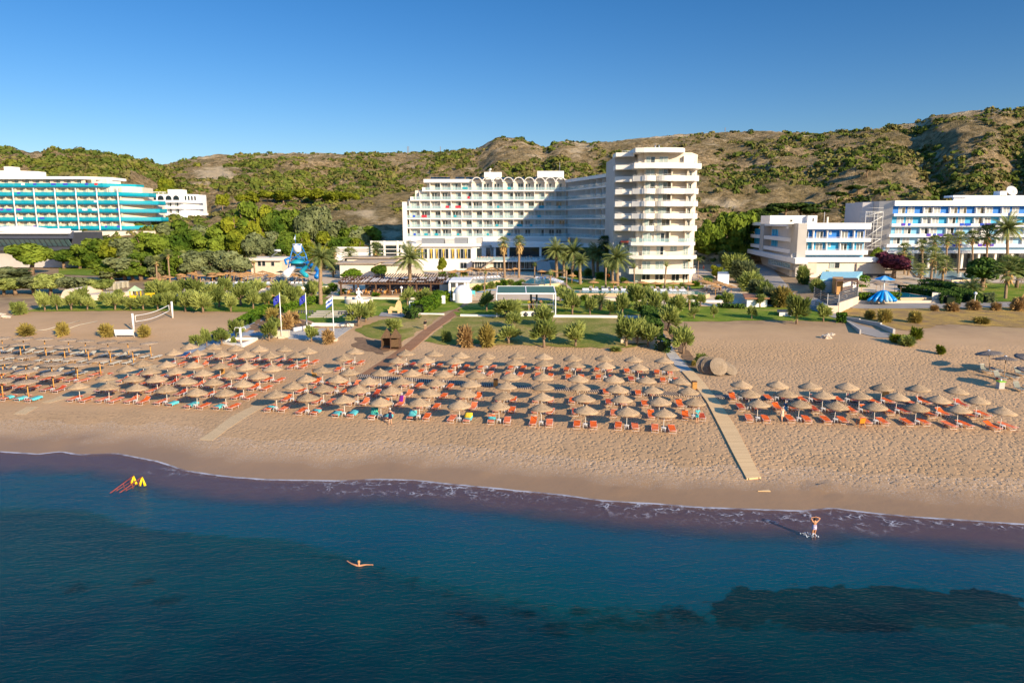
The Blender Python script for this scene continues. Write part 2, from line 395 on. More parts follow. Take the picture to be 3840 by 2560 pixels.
WEED = fpoly([(2700,2250),(2780,2225),(3000,2205),(3400,2205),(3700,2215),(3900,2265),(4300,2300),(4400,2370),(3800,2350),(3500,2350),(3200,2360),(2850,2340),(2750,2360),(2680,2330),(2640,2290)])
SPOTS = [(flat(px, py), r) for px, py, r in [(2560,2310,1.6),(2450,2315,1.4),(2380,2350,1.2),(2300,2330,1.4),(2210,2350,1.2),(2070,2360,1.3),(2180,2290,1.2),(1950,2300,1.0),(1780,2330,1.2),(1720,2300,.8),(2620,2320,1.3),(2500,2290,1.0),(620,2250,1.2),(540,2180,1.0),(300,2200,1.3),(2330,2280,.9)]]
DROP = [flat(*p) for p in [(-600,1880),(0,1905),(400,1915),(620,1935),(900,1985),(1100,2030),(1280,2080),(1500,2155),(1800,2220),(2100,2280),(2500,2300),(2900,2310),(3600,2320),(4600,2340)]]
DROP.sort()
def depth(x, y, z=0): return -T(x, y)
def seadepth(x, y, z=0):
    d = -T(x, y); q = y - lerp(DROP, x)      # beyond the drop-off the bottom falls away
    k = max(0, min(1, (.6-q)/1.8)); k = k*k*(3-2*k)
    return min(d, 3.1) * (1-k) + (max(4.2, min(d, 6.0)) + max(0, 41-y)*.10) * k if d > 1.2 else d  # the nearness term darkens steeply viewed water through the depth value
def weed(x, y, z=0):
    jx = 1.6*noise.noise(Vector((x*.45, y*.45, 1))) + .8*noise.noise(Vector((x*1.3, y*1.3, 4))); jy = .9*noise.noise(Vector((x*.5, y*.5, 8))) + .5*noise.noise(Vector((x*1.4, y*1.4, 2)))
    k_ = sum(inpoly(x+jx+a_, y+jy+b_, WEED) for a_, b_ in ((0,0),(.6,0),(-.6,0),(0,.4),(0,-.4)))/5
    if k_ > 0: return .3 + .6*k_
    w = 0
    for (c, r) in SPOTS:
        q = ((x-c[0])**2*.5 + (y-c[1])**2)/(r*r)
        if q < 6: w = max(w, .62*math.exp(-q))
    q = y - lerp(DROP, x)
    if -1.6 < q < .4 and x > -16: w = max(w, .42)
    return w
FOAMX = [(flat(px, py), rx, ry) for px, py, rx, ry in [(1620,1830,9,1.5),(1480,1815,5,1.1),(850,1772,5,.8),(2480,1905,5,1.3),(2800,1925,7,1.3),(3020,1935,3,1.0),(3240,1950,2,1.4),(3700,1965,6,.5),(3500,1962,4,.5),(1800,1845,4,.8)]]
def foam(x, y, z=0):
    w = 0
    for (c, rx, ry) in FOAMX:
        q = ((x-c[0])/rx)**2 + ((y-c[1]+.15*(x-c[0])*.6)/ry)**2
        if q < 6: w = max(w, math.exp(-q*.9))
    return min(1, w*1.6)
xs = coords(-62, 54, .5, 1.25, -2500, 2500); ys = coords(22, 70, .4, 1.3, -2500, 400)
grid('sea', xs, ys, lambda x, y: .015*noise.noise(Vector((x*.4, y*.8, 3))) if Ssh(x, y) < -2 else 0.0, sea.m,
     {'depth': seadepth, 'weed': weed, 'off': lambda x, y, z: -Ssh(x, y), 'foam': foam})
# ------------------------------------------------------------------ hills
SKYL = [(-1500,560),(-600,570),(0,574),(55,562),(100,563),(150,573),(250,571),(380,573),(430,579),(470,596),(500,592),(560,604),(625,622),(665,616),(700,604),(760,594),(860,583),(1000,582),(1120,576),(1280,583),(1440,578),(1540,576),
 (1680,574),(1790,562),(1835,535),(1868,517),(1950,524),(2010,544),(2040,560),(2085,538),(2120,534),(2190,540),(2290,534),(2400,520),(2540,508),(2600,505),(2700,500),(2830,497),(2900,498),(2960,507),(3040,512),(3120,505),(3200,496),(3300,479),
 (3400,460),(3450,440),(3500,430),(3600,421),(3700,414),(3800,411),(3900,413),(4600,440),(5400,470)]
RIDGE = [(-1500,420),(500,430),(600,470),(700,620),(1500,650),(1700,640),(2100,560),(2700,540),(3300,480),(3840,430),(5400,420)]
Y0 = 238.0
def hillz(px, Y):
    YR = slerp(RIDGE, px); zr = zat(lerp(SKYL, px), YR, px)
    t = (Y - Y0) / (YR - Y0)
    if t <= 0: return 6.0 + t*30
    X = xat(px, Y)
    n1 = noise.fractal(Vector((X*.012+3, Y*.006, 1)), .9, 2.1, 5)
    n2 = noise.ridged_multi_fractal(Vector((X*.03, Y*.011, 5)), .8, 2.2, 4, 1, 2)
    env = sin(min(1, max(0, t))*pi)**.7 if t < 1 else 0
    base = 6.0 + (zr-6.0) * (t**.85 if t < 1 else 1 - (t-1)*.6)
    z = base + env*(n1*6.5 + (n2-1.2)*3.2)
    z += (noise.noise(Vector((X*.09, Y*.09, 0)))*1.1 + (.5-abs(noise.noise(Vector((X*.14, Y*.07, 6)))))*2.6 + noise.noise(Vector((X*.3, Y*.2, 3)))*.6 if t > .02 else 0) * (1 if t > .2 else t*5)
    # terrace of the arched hotel and a scooped gully on the right
    q = ((px-680)/130)**2 + ((Y-338)/26)**2
    if q < 4: k = math.exp(-q*q); z = z*(1-k) + zat(818, 330, 680)*k
    q = (px - (3560 - (Y-260)*.9))/60
    if abs(q) < 3 and 0 < t < 1: z -= 7*math.exp(-q*q)*env
    q = (px - 3790)/70
    if abs(q) < 3 and 0 < t < 1: z -= 9*math.exp(-q*q)*env
    return z
hm = NT('hillside'); v = hm.pos(); bare = hm.attr('bare').outputs['Fac']
na = hm.noise(v, .02, 6, .6); nb_ = hm.noise(v, .25, 6, .75); nc = hm.noise(v, .9, 5, .8)
st = hm.mapping(v, (.03, .03, .9)); strata = hm.noise(st, 1.0, 4, .6)
c = hm.ramp(nb_, [(.38, (.15,.115,.05)), (.46, (.50,.35,.17)), (.54, (.80,.57,.30)), (.63, (.95,.72,.42))])
c = hm.mix(hm.math('MULTIPLY', hm.ramp(na, [(.42, 0), (.58, 1)]), .55), c, (.20,.18,.07))
c = hm.mix(hm.math('MULTIPLY', hm.ramp(hm.noise(v, .55, 5, .7), [(.50, 0), (.56, 1)]), .35), c, (.13,.105,.045))
c = hm.mix(hm.math('MULTIPLY', hm.ramp(nc, [(.46, 1), (.52, 0)]), .4), c, (.16,.12,.055))
rk = hm.ramp(nc, [(.3, (.58,.44,.29)), (.55, (.95,.76,.48))])
bf = hm.math('ADD', bare, hm.math('MULTIPLY', hm.math('SUBTRACT', hm.noise(v, .06, 5, .6), .53), 2.6))
c = hm.mix(hm.ramp(bf, [(.25, 0), (.6, 1)]), c, rk)
c = hm.mix(hm.math('MULTIPLY', strata, .22), c, (.16,.12,.065), 'MIX')
hh = hm.math('ADD', hm.math('MULTIPLY', nb_, 2.2), hm.math('MULTIPLY', nc, .8))
nb = hm.t.nodes.new('ShaderNodeBump'); nb.inputs['Strength'].default_value = 1; nb.inputs['Distance'].default_value = 3.0; hm.l(hh, nb.inputs['Height'])
hm.princ(c, .95, nb.outputs[0], spec=.1)
PXS = [-1500 + i*14 for i in range(int(6900/14)+1)]
BARE = [(820,650,90,38,.9),(760,690,70,20,.6),(1380,800,90,22,.5),(1290,760,80,14,.3),(1470,870,40,50,.8),(1620,610,120,20,.35),(2000,580,120,30,.3),(2450,540,120,30,.35),(2750,760,140,22,.6),(2160,570,60,25,.5),(640,610,60,14,.5),(160,580,90,8,.7),(3500,590,60,30,.4),(3740,450,60,20,.5),(1950,600,160,40,.25),(3420,780,120,18,.4)]
rows = 150
vs = []; bb = []
for j in range(rows+1):
    for px in PXS:
        YR = slerp(RIDGE, px); t = (j/rows)**1.25 * 1.25 - .02
        Y = Y0 + (YR-Y0)*t; z = hillz(px, Y); X = xat(px, Y); vs.append((X, Y, z))
        pyy = CY - F*(((z-H)*CP + Y*SP)/(Y*CP - (z-H)*SP)); b = 0
        for (bx, by, rx, ry, a) in BARE:
            q = ((px-bx)/rx)**2 + ((pyy-by)/ry)**2
            if q < 5: b = max(b, a*math.exp(-q))
        if px > 600 and .8 < t < 1.0: b = max(b, .42*(t-.8)/.2)
        bb.append(b)
n = len(PXS)
me = bpy.data.meshes.new('hills'); me.from_pydata(vs, [], [(j*n+i, j*n+i+1, (j+1)*n+i+1, (j+1)*n+i) for j in range(rows) for i in range(n-1)])
me.materials.append(hm.m); a = me.attributes.new('bare', 'FLOAT', 'POINT'); a.data.foreach_set('value', bb)
me.polygons.foreach_set('use_smooth', [True]*len(me.polygons)); me.update()
o = bpy.data.objects.new('hills', me); COL.objects.link(o); tag(o, kind='structure')
# scrub on the hills: nobody could count it
G1 = leafmat('scrub_green', (.045,.075,.016), (.15,.18,.035), .05, .12)
G2 = leafmat('scrub_olive', (.095,.095,.035), (.24,.21,.07), .05, .12)
G3 = leafmat('scrub_yellow_green', (.07,.09,.018), (.19,.20,.035), .05, .12)
def clump(mb, c, r, n, mi, leaf):
    for _ in range(n):
        d = Vector((U(-1,1), U(-1,1), U(-.1,1))).normalized() * r * U(.55, 1); d.z *= .75
        nn = (d.normalized() + Vector((U(-.7,.7), U(-.7,.7), U(-.4,.7)))).normalized(); a = nn.orthogonal().normalized(); b = nn.cross(a)
        q = leaf*U(.6, 1.3); p = Vector(c) + d; k = U(0, 6.3); a, b = a*cos(k)+b*sin(k), b*cos(k)-a*sin(k)
        mb.v += [tuple(p-a*q-b*q*.7), tuple(p+a*q*.8-b*q), tuple(p+a*q+b*q*.7), tuple(p-a*q*.7+b*q)]
        i = len(mb.v)-4; mb.f.append((i, i+1, i+2, i+3)); mb.m.append(mi); mb.sm.append(False)
DENS = [(1100,690,420,50,.95),(300,640,300,70,.9),(950,640,260,40,.6),(1450,640,120,40,.5),(1700,600,160,40,.5),(3300,600,200,60,.5),(2800,700,300,60,.4),(2100,620,250,50,.55),(3600,650,200,90,.6)]
mb = MB(); cnt = 0
while cnt < 11000:
    px = U(-300, 4140); YR = slerp(RIDGE, px); t = R()**.8*1.0 + .01
    Y = Y0 + (YR-Y0)*t; z = hillz(px, Y); X = xat(px, Y)
    pyy = CY - F*(((z-H)*CP + Y*SP)/(Y*CP - (z-H)*SP)); b = 0; d = 0
    for (bx, by, rx, ry, a) in BARE:
        q = ((px-bx)/rx)**2 + ((pyy-by)/ry)**2
        if q < 5: b = max(b, a*math.exp(-q))
    for (bx, by, rx, ry, a) in DENS:
        q = ((px-bx)/rx)**2 + ((pyy-by)/ry)**2
        if q < 5: d = max(d, a*math.exp(-q))
    nn = noise.fractal(Vector((X*.03, Y*.02, 9)), .8, 2.1, 3)
    if R() > .16 + d*.9 + nn*.9 - b*1.3: continue
    r = U(.5, 1.3) + (R()**4)*2.6 + d*1.0; leftish = px < 2300
    clump(mb, (X, Y, z - .3), r, int(7 + r*r*3.2), random.choice([0,0,0,1,1,2] if leftish else [0,1,1,0]), .34 + r*.12); cnt += 1
o = mb.build('hillside_scrub', [G1, G2, G3]); tag(o, kind='stuff')
# ================================================================== BEACH
def strawmat(name, base, dark, rad, rings=True):
    t = NT(name); v = t.obj()
    s = t.t.nodes.new('ShaderNodeSeparateXYZ'); t.l(v, s.inputs[0])
    r = t.math('SQRT', t.math('ADD', t.math('MULTIPLY', s.outputs[0], s.outputs[0]), t.math('MULTIPLY', s.outputs[1], s.outputs[1])))
    ang = t.math('ARCTAN2', s.outputs[1], s.outputs[0])
    nz = t.noise(v, 3, 4, .7)
    if rings: a = t.math('SINE', t.math('ADD', t.math('MULTIPLY', r, 46), t.math('ADD', t.math('MULTIPLY', nz, 9), ang)))
    else: a = t.math('SINE', t.math('ADD', t.math('MULTIPLY', ang, 40), t.math('MULTIPLY', nz, 10)))
    f = t.math('ADD', t.math('MULTIPLY', a, .22), nz)
    oi = t.t.nodes.new('ShaderNodeObjectInfo'); f = t.math('ADD', f, t.math('MULTIPLY', t.math('SUBTRACT', oi.outputs['Random'], .5), .25))
    c = t.ramp(f, [(.2, dark), (.5, base), (.85, tuple(min(1, x*1.25) for x in base))])
    t.princ(c, .9, t.bump(t.math('ADD', a, t.math('MULTIPLY', t.noise(v, 18, 3), 2)), .8, .02), spec=.15); return t.m
STRAW = strawmat('coiled_straw', (.47,.335,.205), (.20,.14,.085), 1.25)
STRAWG = strawmat('grey_brown_thatch', (.42,.31,.21), (.2,.145,.10), 1.3, False)
STRAWO = strawmat('orange_thatch', (.52,.29,.12), (.27,.14,.06), 1.3, False)
STRAWD = strawmat('dark_grey_thatch', (.20,.17,.15), (.09,.075,.065), 1.3, False)
POLEW = M('white_pole_paint', (.72,.68,.60), .5, .05, 2)
def canopy(r, zt, zr, curve, n=26, seg=5, th=.05, ragged=.02):
    mb = MB(); rnd = random.Random(int(r*1000+zt*77)); prof = []
    for i in range(seg+1):
        q = i/seg; prof.append((max(.02, r*q), zt - (zt-zr)*(q**curve)))
    J = [1+rnd.uniform(-1,1)*ragged for _ in range(n)]; JZ = [rnd.uniform(-1,1)*ragged*1.3 for _ in range(n)]
    vs = []
    for (rr_, z) in prof:
        for k in range(n):
            w = (rr_/r)**2; a = 2*pi*k/n; q = rr_*(1+(J[k]-1)*w); vs.append((q*cos(a), q*sin(a), z+JZ[k]*w))
    for (rr_, z) in prof[::-1]:
        for k in range(n):
            w = (rr_/r)**2; a = 2*pi*k/n; q = rr_*(1+(J[k]-1)*w)*.985; vs.append((q*cos(a), q*sin(a), z+JZ[k]*w-th))
    m = len(prof)*2; fs = [(i*n+k, i*n+(k+1)%n, (i+1)*n+(k+1)%n, (i+1)*n+k) for i in range(m-1) for k in range(n)]
    fs = [f[::-1] for f in fs]
    mb.add(vs, fs, 0, True); return mb
def make_parasol(kind):
    if kind == 'A': r, zt, zr, cv, mat, pm, pr = 1.25, 2.25, 1.62, 1.12, STRAW, POLEW, .035
    elif kind == 'B': r, zt, zr, cv, mat, pm, pr = 1.3, 2.45, 2.14, 1.0, STRAWG, WOODY, .07
    elif kind == 'C': r, zt, zr, cv, mat, pm, pr = 1.5, 2.75, 2.35, 1.0, STRAWD, WOODP, .045
    elif kind == 'P': r, zt, zr, cv, mat, pm, pr = 1.35, 2.5, 2.05, 1.0, STRAWO, WOODY, .06
    elif kind == 'Q': r, zt, zr, cv, mat, pm, pr = 1.5, 2.7, 2.3, 1.0, STRAWG, WOODP, .05
    root = empty('beach_parasol' if kind in 'ABC' else 'pool_parasol', (0, 0, 0))
    canopy(r, zt, zr, cv, ragged=.02 if kind == 'A' else .04).build('canopy', mat, root)
    MB().tube([(0,0,-.2),(0,0,1),(0,0,zt-.06)], pr, 8).build('pole', pm, root)
    if kind == 'A': MB().lathe([(.0,zt+.07),(.05,zt+.05),(.11,zt-.03),(.12,zt-.06)], 10).build('crown_cap', mat, root)
    if kind == 'C': MB().lathe([(.0,zt+.08),(.10,zt+.06),(.16,zt-.02)], 10).build('crown_cap', PLASTW, root)
    return Proto(root)
def make_lounger(kind, fab, name='sun_lounger', frame=PLASTW):
    "length along +y (head at +y), width .62"
    root = empty(name, (0, 0, 0)); up = {'flat': 4, 'tilt': 24, 'high': 58}[kind]; z = .34; L = .72; a = radians(up)
    def slab(y0, z0, y1, z1, th=.05, w=.33):
        mb = MB(); n = 5; d = Vector((0, y1-y0, z1-z0)); nn = Vector((0, -(z1-z0), y1-y0)).normalized()
        vs = []
        for i in range(n):
            q = i/(n-1); p = Vector((0, y0, z0)) + d*q - nn*(.025*sin(q*pi))
            for x in (-w, w):
                vs.append((x, p.y, p.z)); vs.append((x, p.y-nn.y*th, p.z-nn.z*th))
        fs = []
        for i in range(n-1):
            b = i*4; c = b+4; fs += [(b, b+2, c+2, c), (b+1, c+1, c+3, b+3), (b, c, c+1, b+1), (b+2, b+3, c+3, c+2)]
        e = (n-1)*4; fs += [(0,1,3,2), (e, e+2, e+3, e+1)]
        return mb.add(vs, fs, 0, False)
    slab(-.95, z, .22, z).build('seat', fab, root)
    slab(.25, z+.01, .25+L*cos(a), z+.01+L*sin(a)).build('backrest', fab, root)
    fr = MB()
    for s in (-1, 1): fr.tube([(s*.345,-.97,z-.03),(s*.345,.24,z-.03),(s*.345,.24+L*cos(a),z-.02+L*sin(a))], .013, 5)
    fr.tube([(-.345,-.97,z),(.345,-.97,z)], .014, 5); fr.tube([(-.33,.25+L*cos(a),z+L*sin(a)),(.33,.25+L*cos(a),z+L*sin(a))], .02, 5)
    fr.build('frame', frame, root)
    for y in (-.62, .45):
        MB().tube([(-.33,y,z),(-.35,y-.08,0),(.35,y-.08,0),(.33,y,z)], .018, 5).build('leg', frame, root)
    return Proto(root)
def make_table():
    root = empty('side_table', (0, 0, 0))
    MB().prism([(.24*cos(k*pi/8+.2)*1.05,.24*sin(k*pi/8+.2)*1.05) for k in range(16)], .43, .46).build('top', PLASTW, root)
    for sx in (-1, 1):
        for sy in (-1, 1):
            MB().tube([(sx*.15,sy*.15,.43),(sx*.2,sy*.2,0)], [.022,.018], 5).build('leg', PLASTW, root)
    return Proto(root)
PA, PB, PC = make_parasol('A'), make_parasol('B'), make_parasol('C')
FAB = {'o': (ORANGE, 'orange'), 's': (SALMON, 'faded orange'), 'm': (MAROON, 'deep orange'), 'w': (CREAMF, 'cream'), 'g': (M('grey_sling', (.20,.21,.18), .7, .1, 2), 'grey')}
LG = {(k, f): None for k in ('flat', 'tilt', 'high') for f in FAB}
def lounger(k, f):
    if LG[(k, f)] is None: LG[(k, f)] = make_lounger(k, FAB[f][0])
    return LG[(k, f)]
TB = make_table()
def Z1(l): return [(a/3.675, 1220+b/3.675) for a, b in l]
def Z2(l): return [(560+a/3.675, 1260+b/3.675) for a, b in l]
def Z3(l): return [(1120+a/3.675, 1280+b/3.675) for a, b in l]
def Z4(l): return [(1680+a/3.675, 1280+b/3.675) for a, b in l]
def Z5(l): return [(2160+a/3.675, 1280+b/3.675) for a, b in l]
def Z6(l): return [(2700+a/3.675, 1300+b/3.675) for a, b in l]
def Z7(l): return [(3200+a/3.675, 1240+b/3.675) for a, b in l]
# block name, kind, fabric choice, apexes of the canopies seen left to right
ROWS = [
 ('back row of the flat parasols on yellow posts', 'B', 'W', Z1([(20,150),(315,155),(600,160),(930,175),(1160,190),(1487,200),(1757,203),(2068,218)])),
 ('second row from the back of the flat parasols on yellow posts', 'B', 'W', Z1([(-20,250),(268,235),(620,262),(875,265),(1208,275),(1505,292),(1825,295)])),
 ('third row from the back of the flat parasols on yellow posts', 'B', 'W', Z1([(45,385),(350,395),(690,405),(1020,425)])),
 ('middle row of the flat parasols on yellow posts', 'B', 'O', Z1([(20,480),(345,485),(700,505),(1045,515),(1370,445)])),
 ('second row from the sea of the flat parasols on yellow posts', 'B', 'O', Z1([(10,605),(355,605),(720,630)])),
 ('front row of the flat parasols on yellow posts', 'B', 'F', Z1([(10,725),(365,742)])),
 ('back row of coned parasols beside the white shower', 'A', 'O', Z2([(560,97),(877,103),(1190,120),(1515,130),(1857,135),(2187,155)])),
 ('second row of coned parasols beside the white shower', 'A', 'O', Z2([(345,178),(668,190),(1000,200),(1338,210),(1678,215),(2030,217)])),
 ('third row of coned parasols in front of the white shower', 'A', 'O', Z2([(-90,322),(245,340),(605,348),(965,360),(1340,368),(1698,388)])),
 ('fourth row of coned parasols in front of the white shower', 'A', 'O', Z2([(-305,398),(12,430),(365,432),(740,458),(1117,475),(1515,488)])),
 ('third row from the sea, coned parasols left of the brown boardwalk', 'A', 'O', Z2([(-605,518),(-230,525),(100,530),(500,565),(878,578),(1285,600)])),
 ('second row from the sea, coned parasols left of the brown boardwalk', 'A', 'O', Z2([(-976,630),(-577,640),(-185,655)])),
 ('front row, coned parasols before the wide gap by the bare boards', 'A', 'F', Z2([(225,672),(640,712),(1045,722)])),
 ('back row of coned parasols crossed by the brown boardwalk', 'A', 'O', Z3([(765,90),(1485,113),(1860,120),(2225,142)])),
 ('second row of coned parasols crossed by the brown boardwalk', 'A', 'O', Z3([(617,180),(1355,212),(1755,210),(2155,220)])),
 ('third row of coned parasols crossed by the brown boardwalk', 'A', 'O', Z3([(320,342),(700,367),(1120,375),(1560,380),(1990,393)])),
 ('fourth row of coned parasols below the brown boardwalk', 'A', 'O', Z3([(108,455),(530,460),(965,488),(1412,493),(1895,515)])),
 ('second row from the sea below the brown boardwalk', 'A', 'O', Z3([(-88,558),(335,585),(805,597),(1280,615),(1790,648),(2300,655)])),
 ('front row from the bare boards to the yellow towel', 'A', 'F', Z3([(-313,672),(125,710),(625,738),(1125,768),(1655,775),(2215,805)])),
 ('back row between the boardwalk and the stone path', 'A', 'O', Z4([(535,150),(950,155),(1320,163),(1722,178),(2145,180)]) + Z5([(795,198),(1212,213)])),
 ('second row between the boardwalk and the stone path', 'A', 'O', Z4([(490,230),(910,240),(1325,252),(1753,272),(2168,278)]) + Z5([(860,300),(1300,313)])),
 ('row behind the slatted mat, left of the stone path', 'A', 'N', Z4([(385,405),(860,430),(1310,435),(1790,455),(2280,460)]) + Z5([(965,478),(1435,495)])),
 ('row in front of the slatted mat, left of the wooden walkway', 'A', 'O', Z4([(315,528),(800,560),(1315,568),(1815,575)]) + Z5([(560,595),(1060,613),(1545,622)])),
 ('second row from the sea, left of the wooden walkway', 'A', 'O', Z4([(775,690),(1305,708),(1865,718)]) + Z5([(635,735),(1155,762),(1630,770)])),
 ('front row, left of the wooden walkway', 'A', 'F', Z4([(705,823),(1287,852),(1895,878)]) + Z5([(705,895),(1215,925)])),
 ('back row right of the wooden walkway', 'A', 'O', Z6([(290,460),(785,462),(1248,483),(1755,483),(2240,503)]) + Z7([(905,733),(1422,765)])),
 ('middle row right of the wooden walkway', 'A', 'O', Z6([(405,578),(915,585),(1425,605),(1935,613)]) + Z7([(605,845),(1170,880),(1715,890)])),
 ('front row right of the wooden walkway', 'A', 'F', Z6([(528,722),(1095,727),(1595,740),(2150,758)]) + Z7([(880,985),(1460,1018),(2055,1040)])),
]
ROWS.append(('single', 'C', 'G', Z7([(1915,270),(2115,355),(2400,310),(2400,495)])))
TCOL = {}
rnd = random.Random(3)
hz = {'A': 2.25, 'B': 2.45, 'C': 2.75}
YAW = radians(-8)
SPOT = {}
nl = 0; npar = 0
for (rn, kind, pol, pts) in ROWS:
    pts = sorted(pts); grp = {'A': 'coned straw parasols on the beach', 'B': 'flat parasols on yellow posts', 'C': 'dark parasols at the far right'}[kind]
    for i, (px, py) in enumerate(pts):
        p = gp(px, py, hz[kind]); p.z = T(p.x, p.y); SPOT[(rn, i)] = p
        nm = {'A': 'coned straw parasol on a white pole', 'B': 'flat thatched parasol on a yellow post', 'C': 'dark grey thatched parasol'}[kind]
        if kind == 'C': lb = ['dark grey tilted parasol nearest the green bin but behind it','dark grey parasol directly behind the green lidded bin','dark grey parasol cut by the frame edge, back one','dark grey parasol cut by the frame edge, front one'][i]
        else:
            short = rn.replace('of the flat parasols on yellow posts', 'of flat parasols').replace('of coned parasols ', '').replace(', coned parasols', '')
            lb = f'{"flat" if kind=="B" else "coned"} straw parasol, {ordn(i)} in the {short}'
        tl = (radians(rnd.uniform(-2.5,2.5)), radians(rnd.uniform(-2.5,2.5))) if kind != 'C' else (radians(4), radians(6))
        s = rnd.uniform(.95, 1.04)
        {'A': PA, 'B': PB, 'C': PC}[kind].put(p, rnd.uniform(0, 6.28), (s, s, 1), ' '.join(lb.split()[:16]), 'beach umbrella', grp, tl); npar += 1
        yaw = YAW + rnd.uniform(-.05, .05); off = .82
        if p.x < -30: yaw -= .12
        if p.x > 25: yaw += .30 * min(1, (p.x-25)/25)
        sides = (-1, 1)
        hastable = kind == 'A' or (kind == 'B' and rnd.random() < .25)
        if pol == 'N' and rnd.random() < .75: continue
        for sd_ in sides:
            f = {'W': 'w', 'O': rnd.choice('oooosm'), 'F': rnd.choice('ooos'), 'N': 'o', 'G': 'g'}[pol]
            k = rnd.choice(['flat','flat','flat','tilt'])
            if pol == 'G': k = 'high' if sd_ < 0 else 'flat'
            if kind == 'B' and pol != 'W' and sd_ == 1 and False: continue
            if rn.startswith('back row between') or rn.startswith('second row between') or rn.startswith('second row of coned parasols crossed'): k = 'flat'
            q = Vector((p.x + sd_*off*cos(yaw), p.y + sd_*off*sin(yaw), 0)) + Vector((-sin(yaw), cos(yaw), 0))*(.05 if kind == 'A' else -.1)
            q.z = T(q.x, q.y)
            side = 'left' if sd_ < 0 else 'right'
            rl = rn.replace(' coned parasols', '').replace('of the flat parasols on yellow posts', 'of flat parasols').replace(',', '')
            lb = f'{FAB[f][1]} lounger, {side} one under the {ordn(i)} parasol, {rl}' if kind != 'C' else f'grey sling lounger, {side} one under the {lb.split("parasol")[-1].strip(" ,")} dark parasol'
            ws = lb.split()
            o = lounger(k, f).put(q, yaw + rnd.uniform(-.06, .06), 1, ' '.join(ws[:16]), 'sun lounger', 'loungers paired under the beach parasols'); nl += 1
            if pol == 'F' and (rn, i) and (p.x < 2.5): TCOL[(rn, i, sd_)] = (q, yaw, k)
        if hastable:
            q = Vector((p.x, p.y, 0)) + Vector((sin(yaw), -cos(yaw), 0))*.28; q.z = T(q.x, q.y)
            if kind == 'B': q = Vector((p.x + .1, p.y - .45, 0)); q.z = T(q.x, q.y)
            rl = rn.replace(' coned parasols', '').replace('of the flat parasols on yellow posts', 'of flat parasols').replace(',', '')
            TB.put(q, yaw + rnd.uniform(-.3, .3), 1, ' '.join(f'white table at the {ordn(i)} parasol, {rl}'.split()[:16]), 'table', 'white tables at the parasol poles')
print('parasols', npar, 'loungers', nl)
# towels lying on the front loungers
def drape(kind, w=.36, y0=-.5, y1=.85, jag=.03, rs=1):
    r_ = random.Random(rs); a = radians({'flat': 4, 'tilt': 24, 'high': 58}[kind]); n = 12; vs = []; fs = []
    def prof(y): return (y, .36) if y < .25 else (.25+(y-.25)*cos(a), .37+(y-.25)*sin(a))
    for i in range(n+1):
        y, z = prof(y0+(y1-y0)*i/n)
        for j, (x, dz) in enumerate([(-w-.05,-.16-r_.uniform(0,.08)),(-w,0),(-w*.3,.012),(w*.3,.0),(w,0.0),(w+.04,-.15-r_.uniform(0,.1))]):
            vs.append((x+r_.uniform(-jag,jag)*.5, y, z+dz+r_.uniform(0,jag)*.4+.006))
    for i in range(n):
        for j in range(5): b = i*6+j; fs.append((b, b+1, b+7, b+6))
    m = MB().add(vs, fs, 0, True); vs2 = [(x, y, z-.012) for x, y, z in vs]; m.add(vs2, [f[::-1] for f in fs], 0, True); return m
TW = {}
for ix, ((rn, i, sd_), (q, yaw, k)) in enumerate(TCOL.items()):
    if rnd.random() < .3: continue
    key = (k, ix % 3)
    if key not in TW:
        o = drape(k, y0=[-.45,-.2,-.75][ix % 3], y1=[.9,.5,.4][ix % 3], rs=ix).build('towel', TEALT); TW[key] = Proto(o)
    rl = rn.replace(' coned parasols', '').replace('of the flat parasols on yellow posts', 'of flat parasols').replace(',', '')
    TW[key].put(q, yaw, 1, ' '.join(f'turquoise towel on the {"left" if sd_ < 0 else "right"} lounger, {ordn(i)} parasol, {rl}'.split()[:16]), 'towel', 'turquoise towels on loungers')
def onto(px, py, dz=0): p = gp(px, py); p.z += dz; return p
def single(mb, name, mats, label, cat, group=None):
    o = mb.build(name, mats); return tag(o, label, cat, group)
PURPLE = M('purple_cloth', (.16,.01,.26), .9, .15, 3); YELT = M('yellow_towelling', (.85,.55,.03), .9, .3, 5)
PATT = NT('patterned_teal_towel'); vv = PATT.pos(); PATT.princ(PATT.ramp(PATT.noise(vv, 9, 3, .8), [(.38, (.0,.03,.10)), (.5, (.0,.35,.40)), (.6, (.2,.6,.1))]), .9)
# people's loungers with special towels
sp = SPOT[('front row from the bare boards to the yellow towel', 3)]
for dx, mat, lb, kk in ((-.82, PATT.m, 'patterned blue green towel over the raised lounger beside the woman in navy', 'high'),):
    o = drape(kk, y0=.0, y1=1.0, rs=5).build('towel', mat); o.location = (sp.x+dx, sp.y+.02, T(sp.x, sp.y)); o.rotation_euler = (0,0,YAW); tag(o, lb, 'towel')
lounger('high', 'o').put((sp.x-.82, sp.y+.15, T(sp.x, sp.y)+.03), YAW, .97, 'orange lounger raised upright beside the woman in navy', 'sun lounger')
sp2 = SPOT[('second row from the sea below the brown boardwalk', 3)]
lounger('high', 's').put((sp2.x+1.0, sp2.y-.1, T(sp2.x, sp2.y)+.03), YAW, 1, 'orange lounger raised high with a purple cloth hung over it', 'sun lounger')
o = drape('high', w=.2, y0=.3, y1=1.0, rs=8).build('towel', PURPLE); o.location = (sp2.x+.9, sp2.y-.1, T(sp2.x, sp2.y)+.05); o.rotation_euler = (0,0,YAW); tag(o, 'purple cloth draped over a raised orange lounger', 'towel')
sp3 = SPOT[('front row from the bare boards to the yellow towel', 5)]
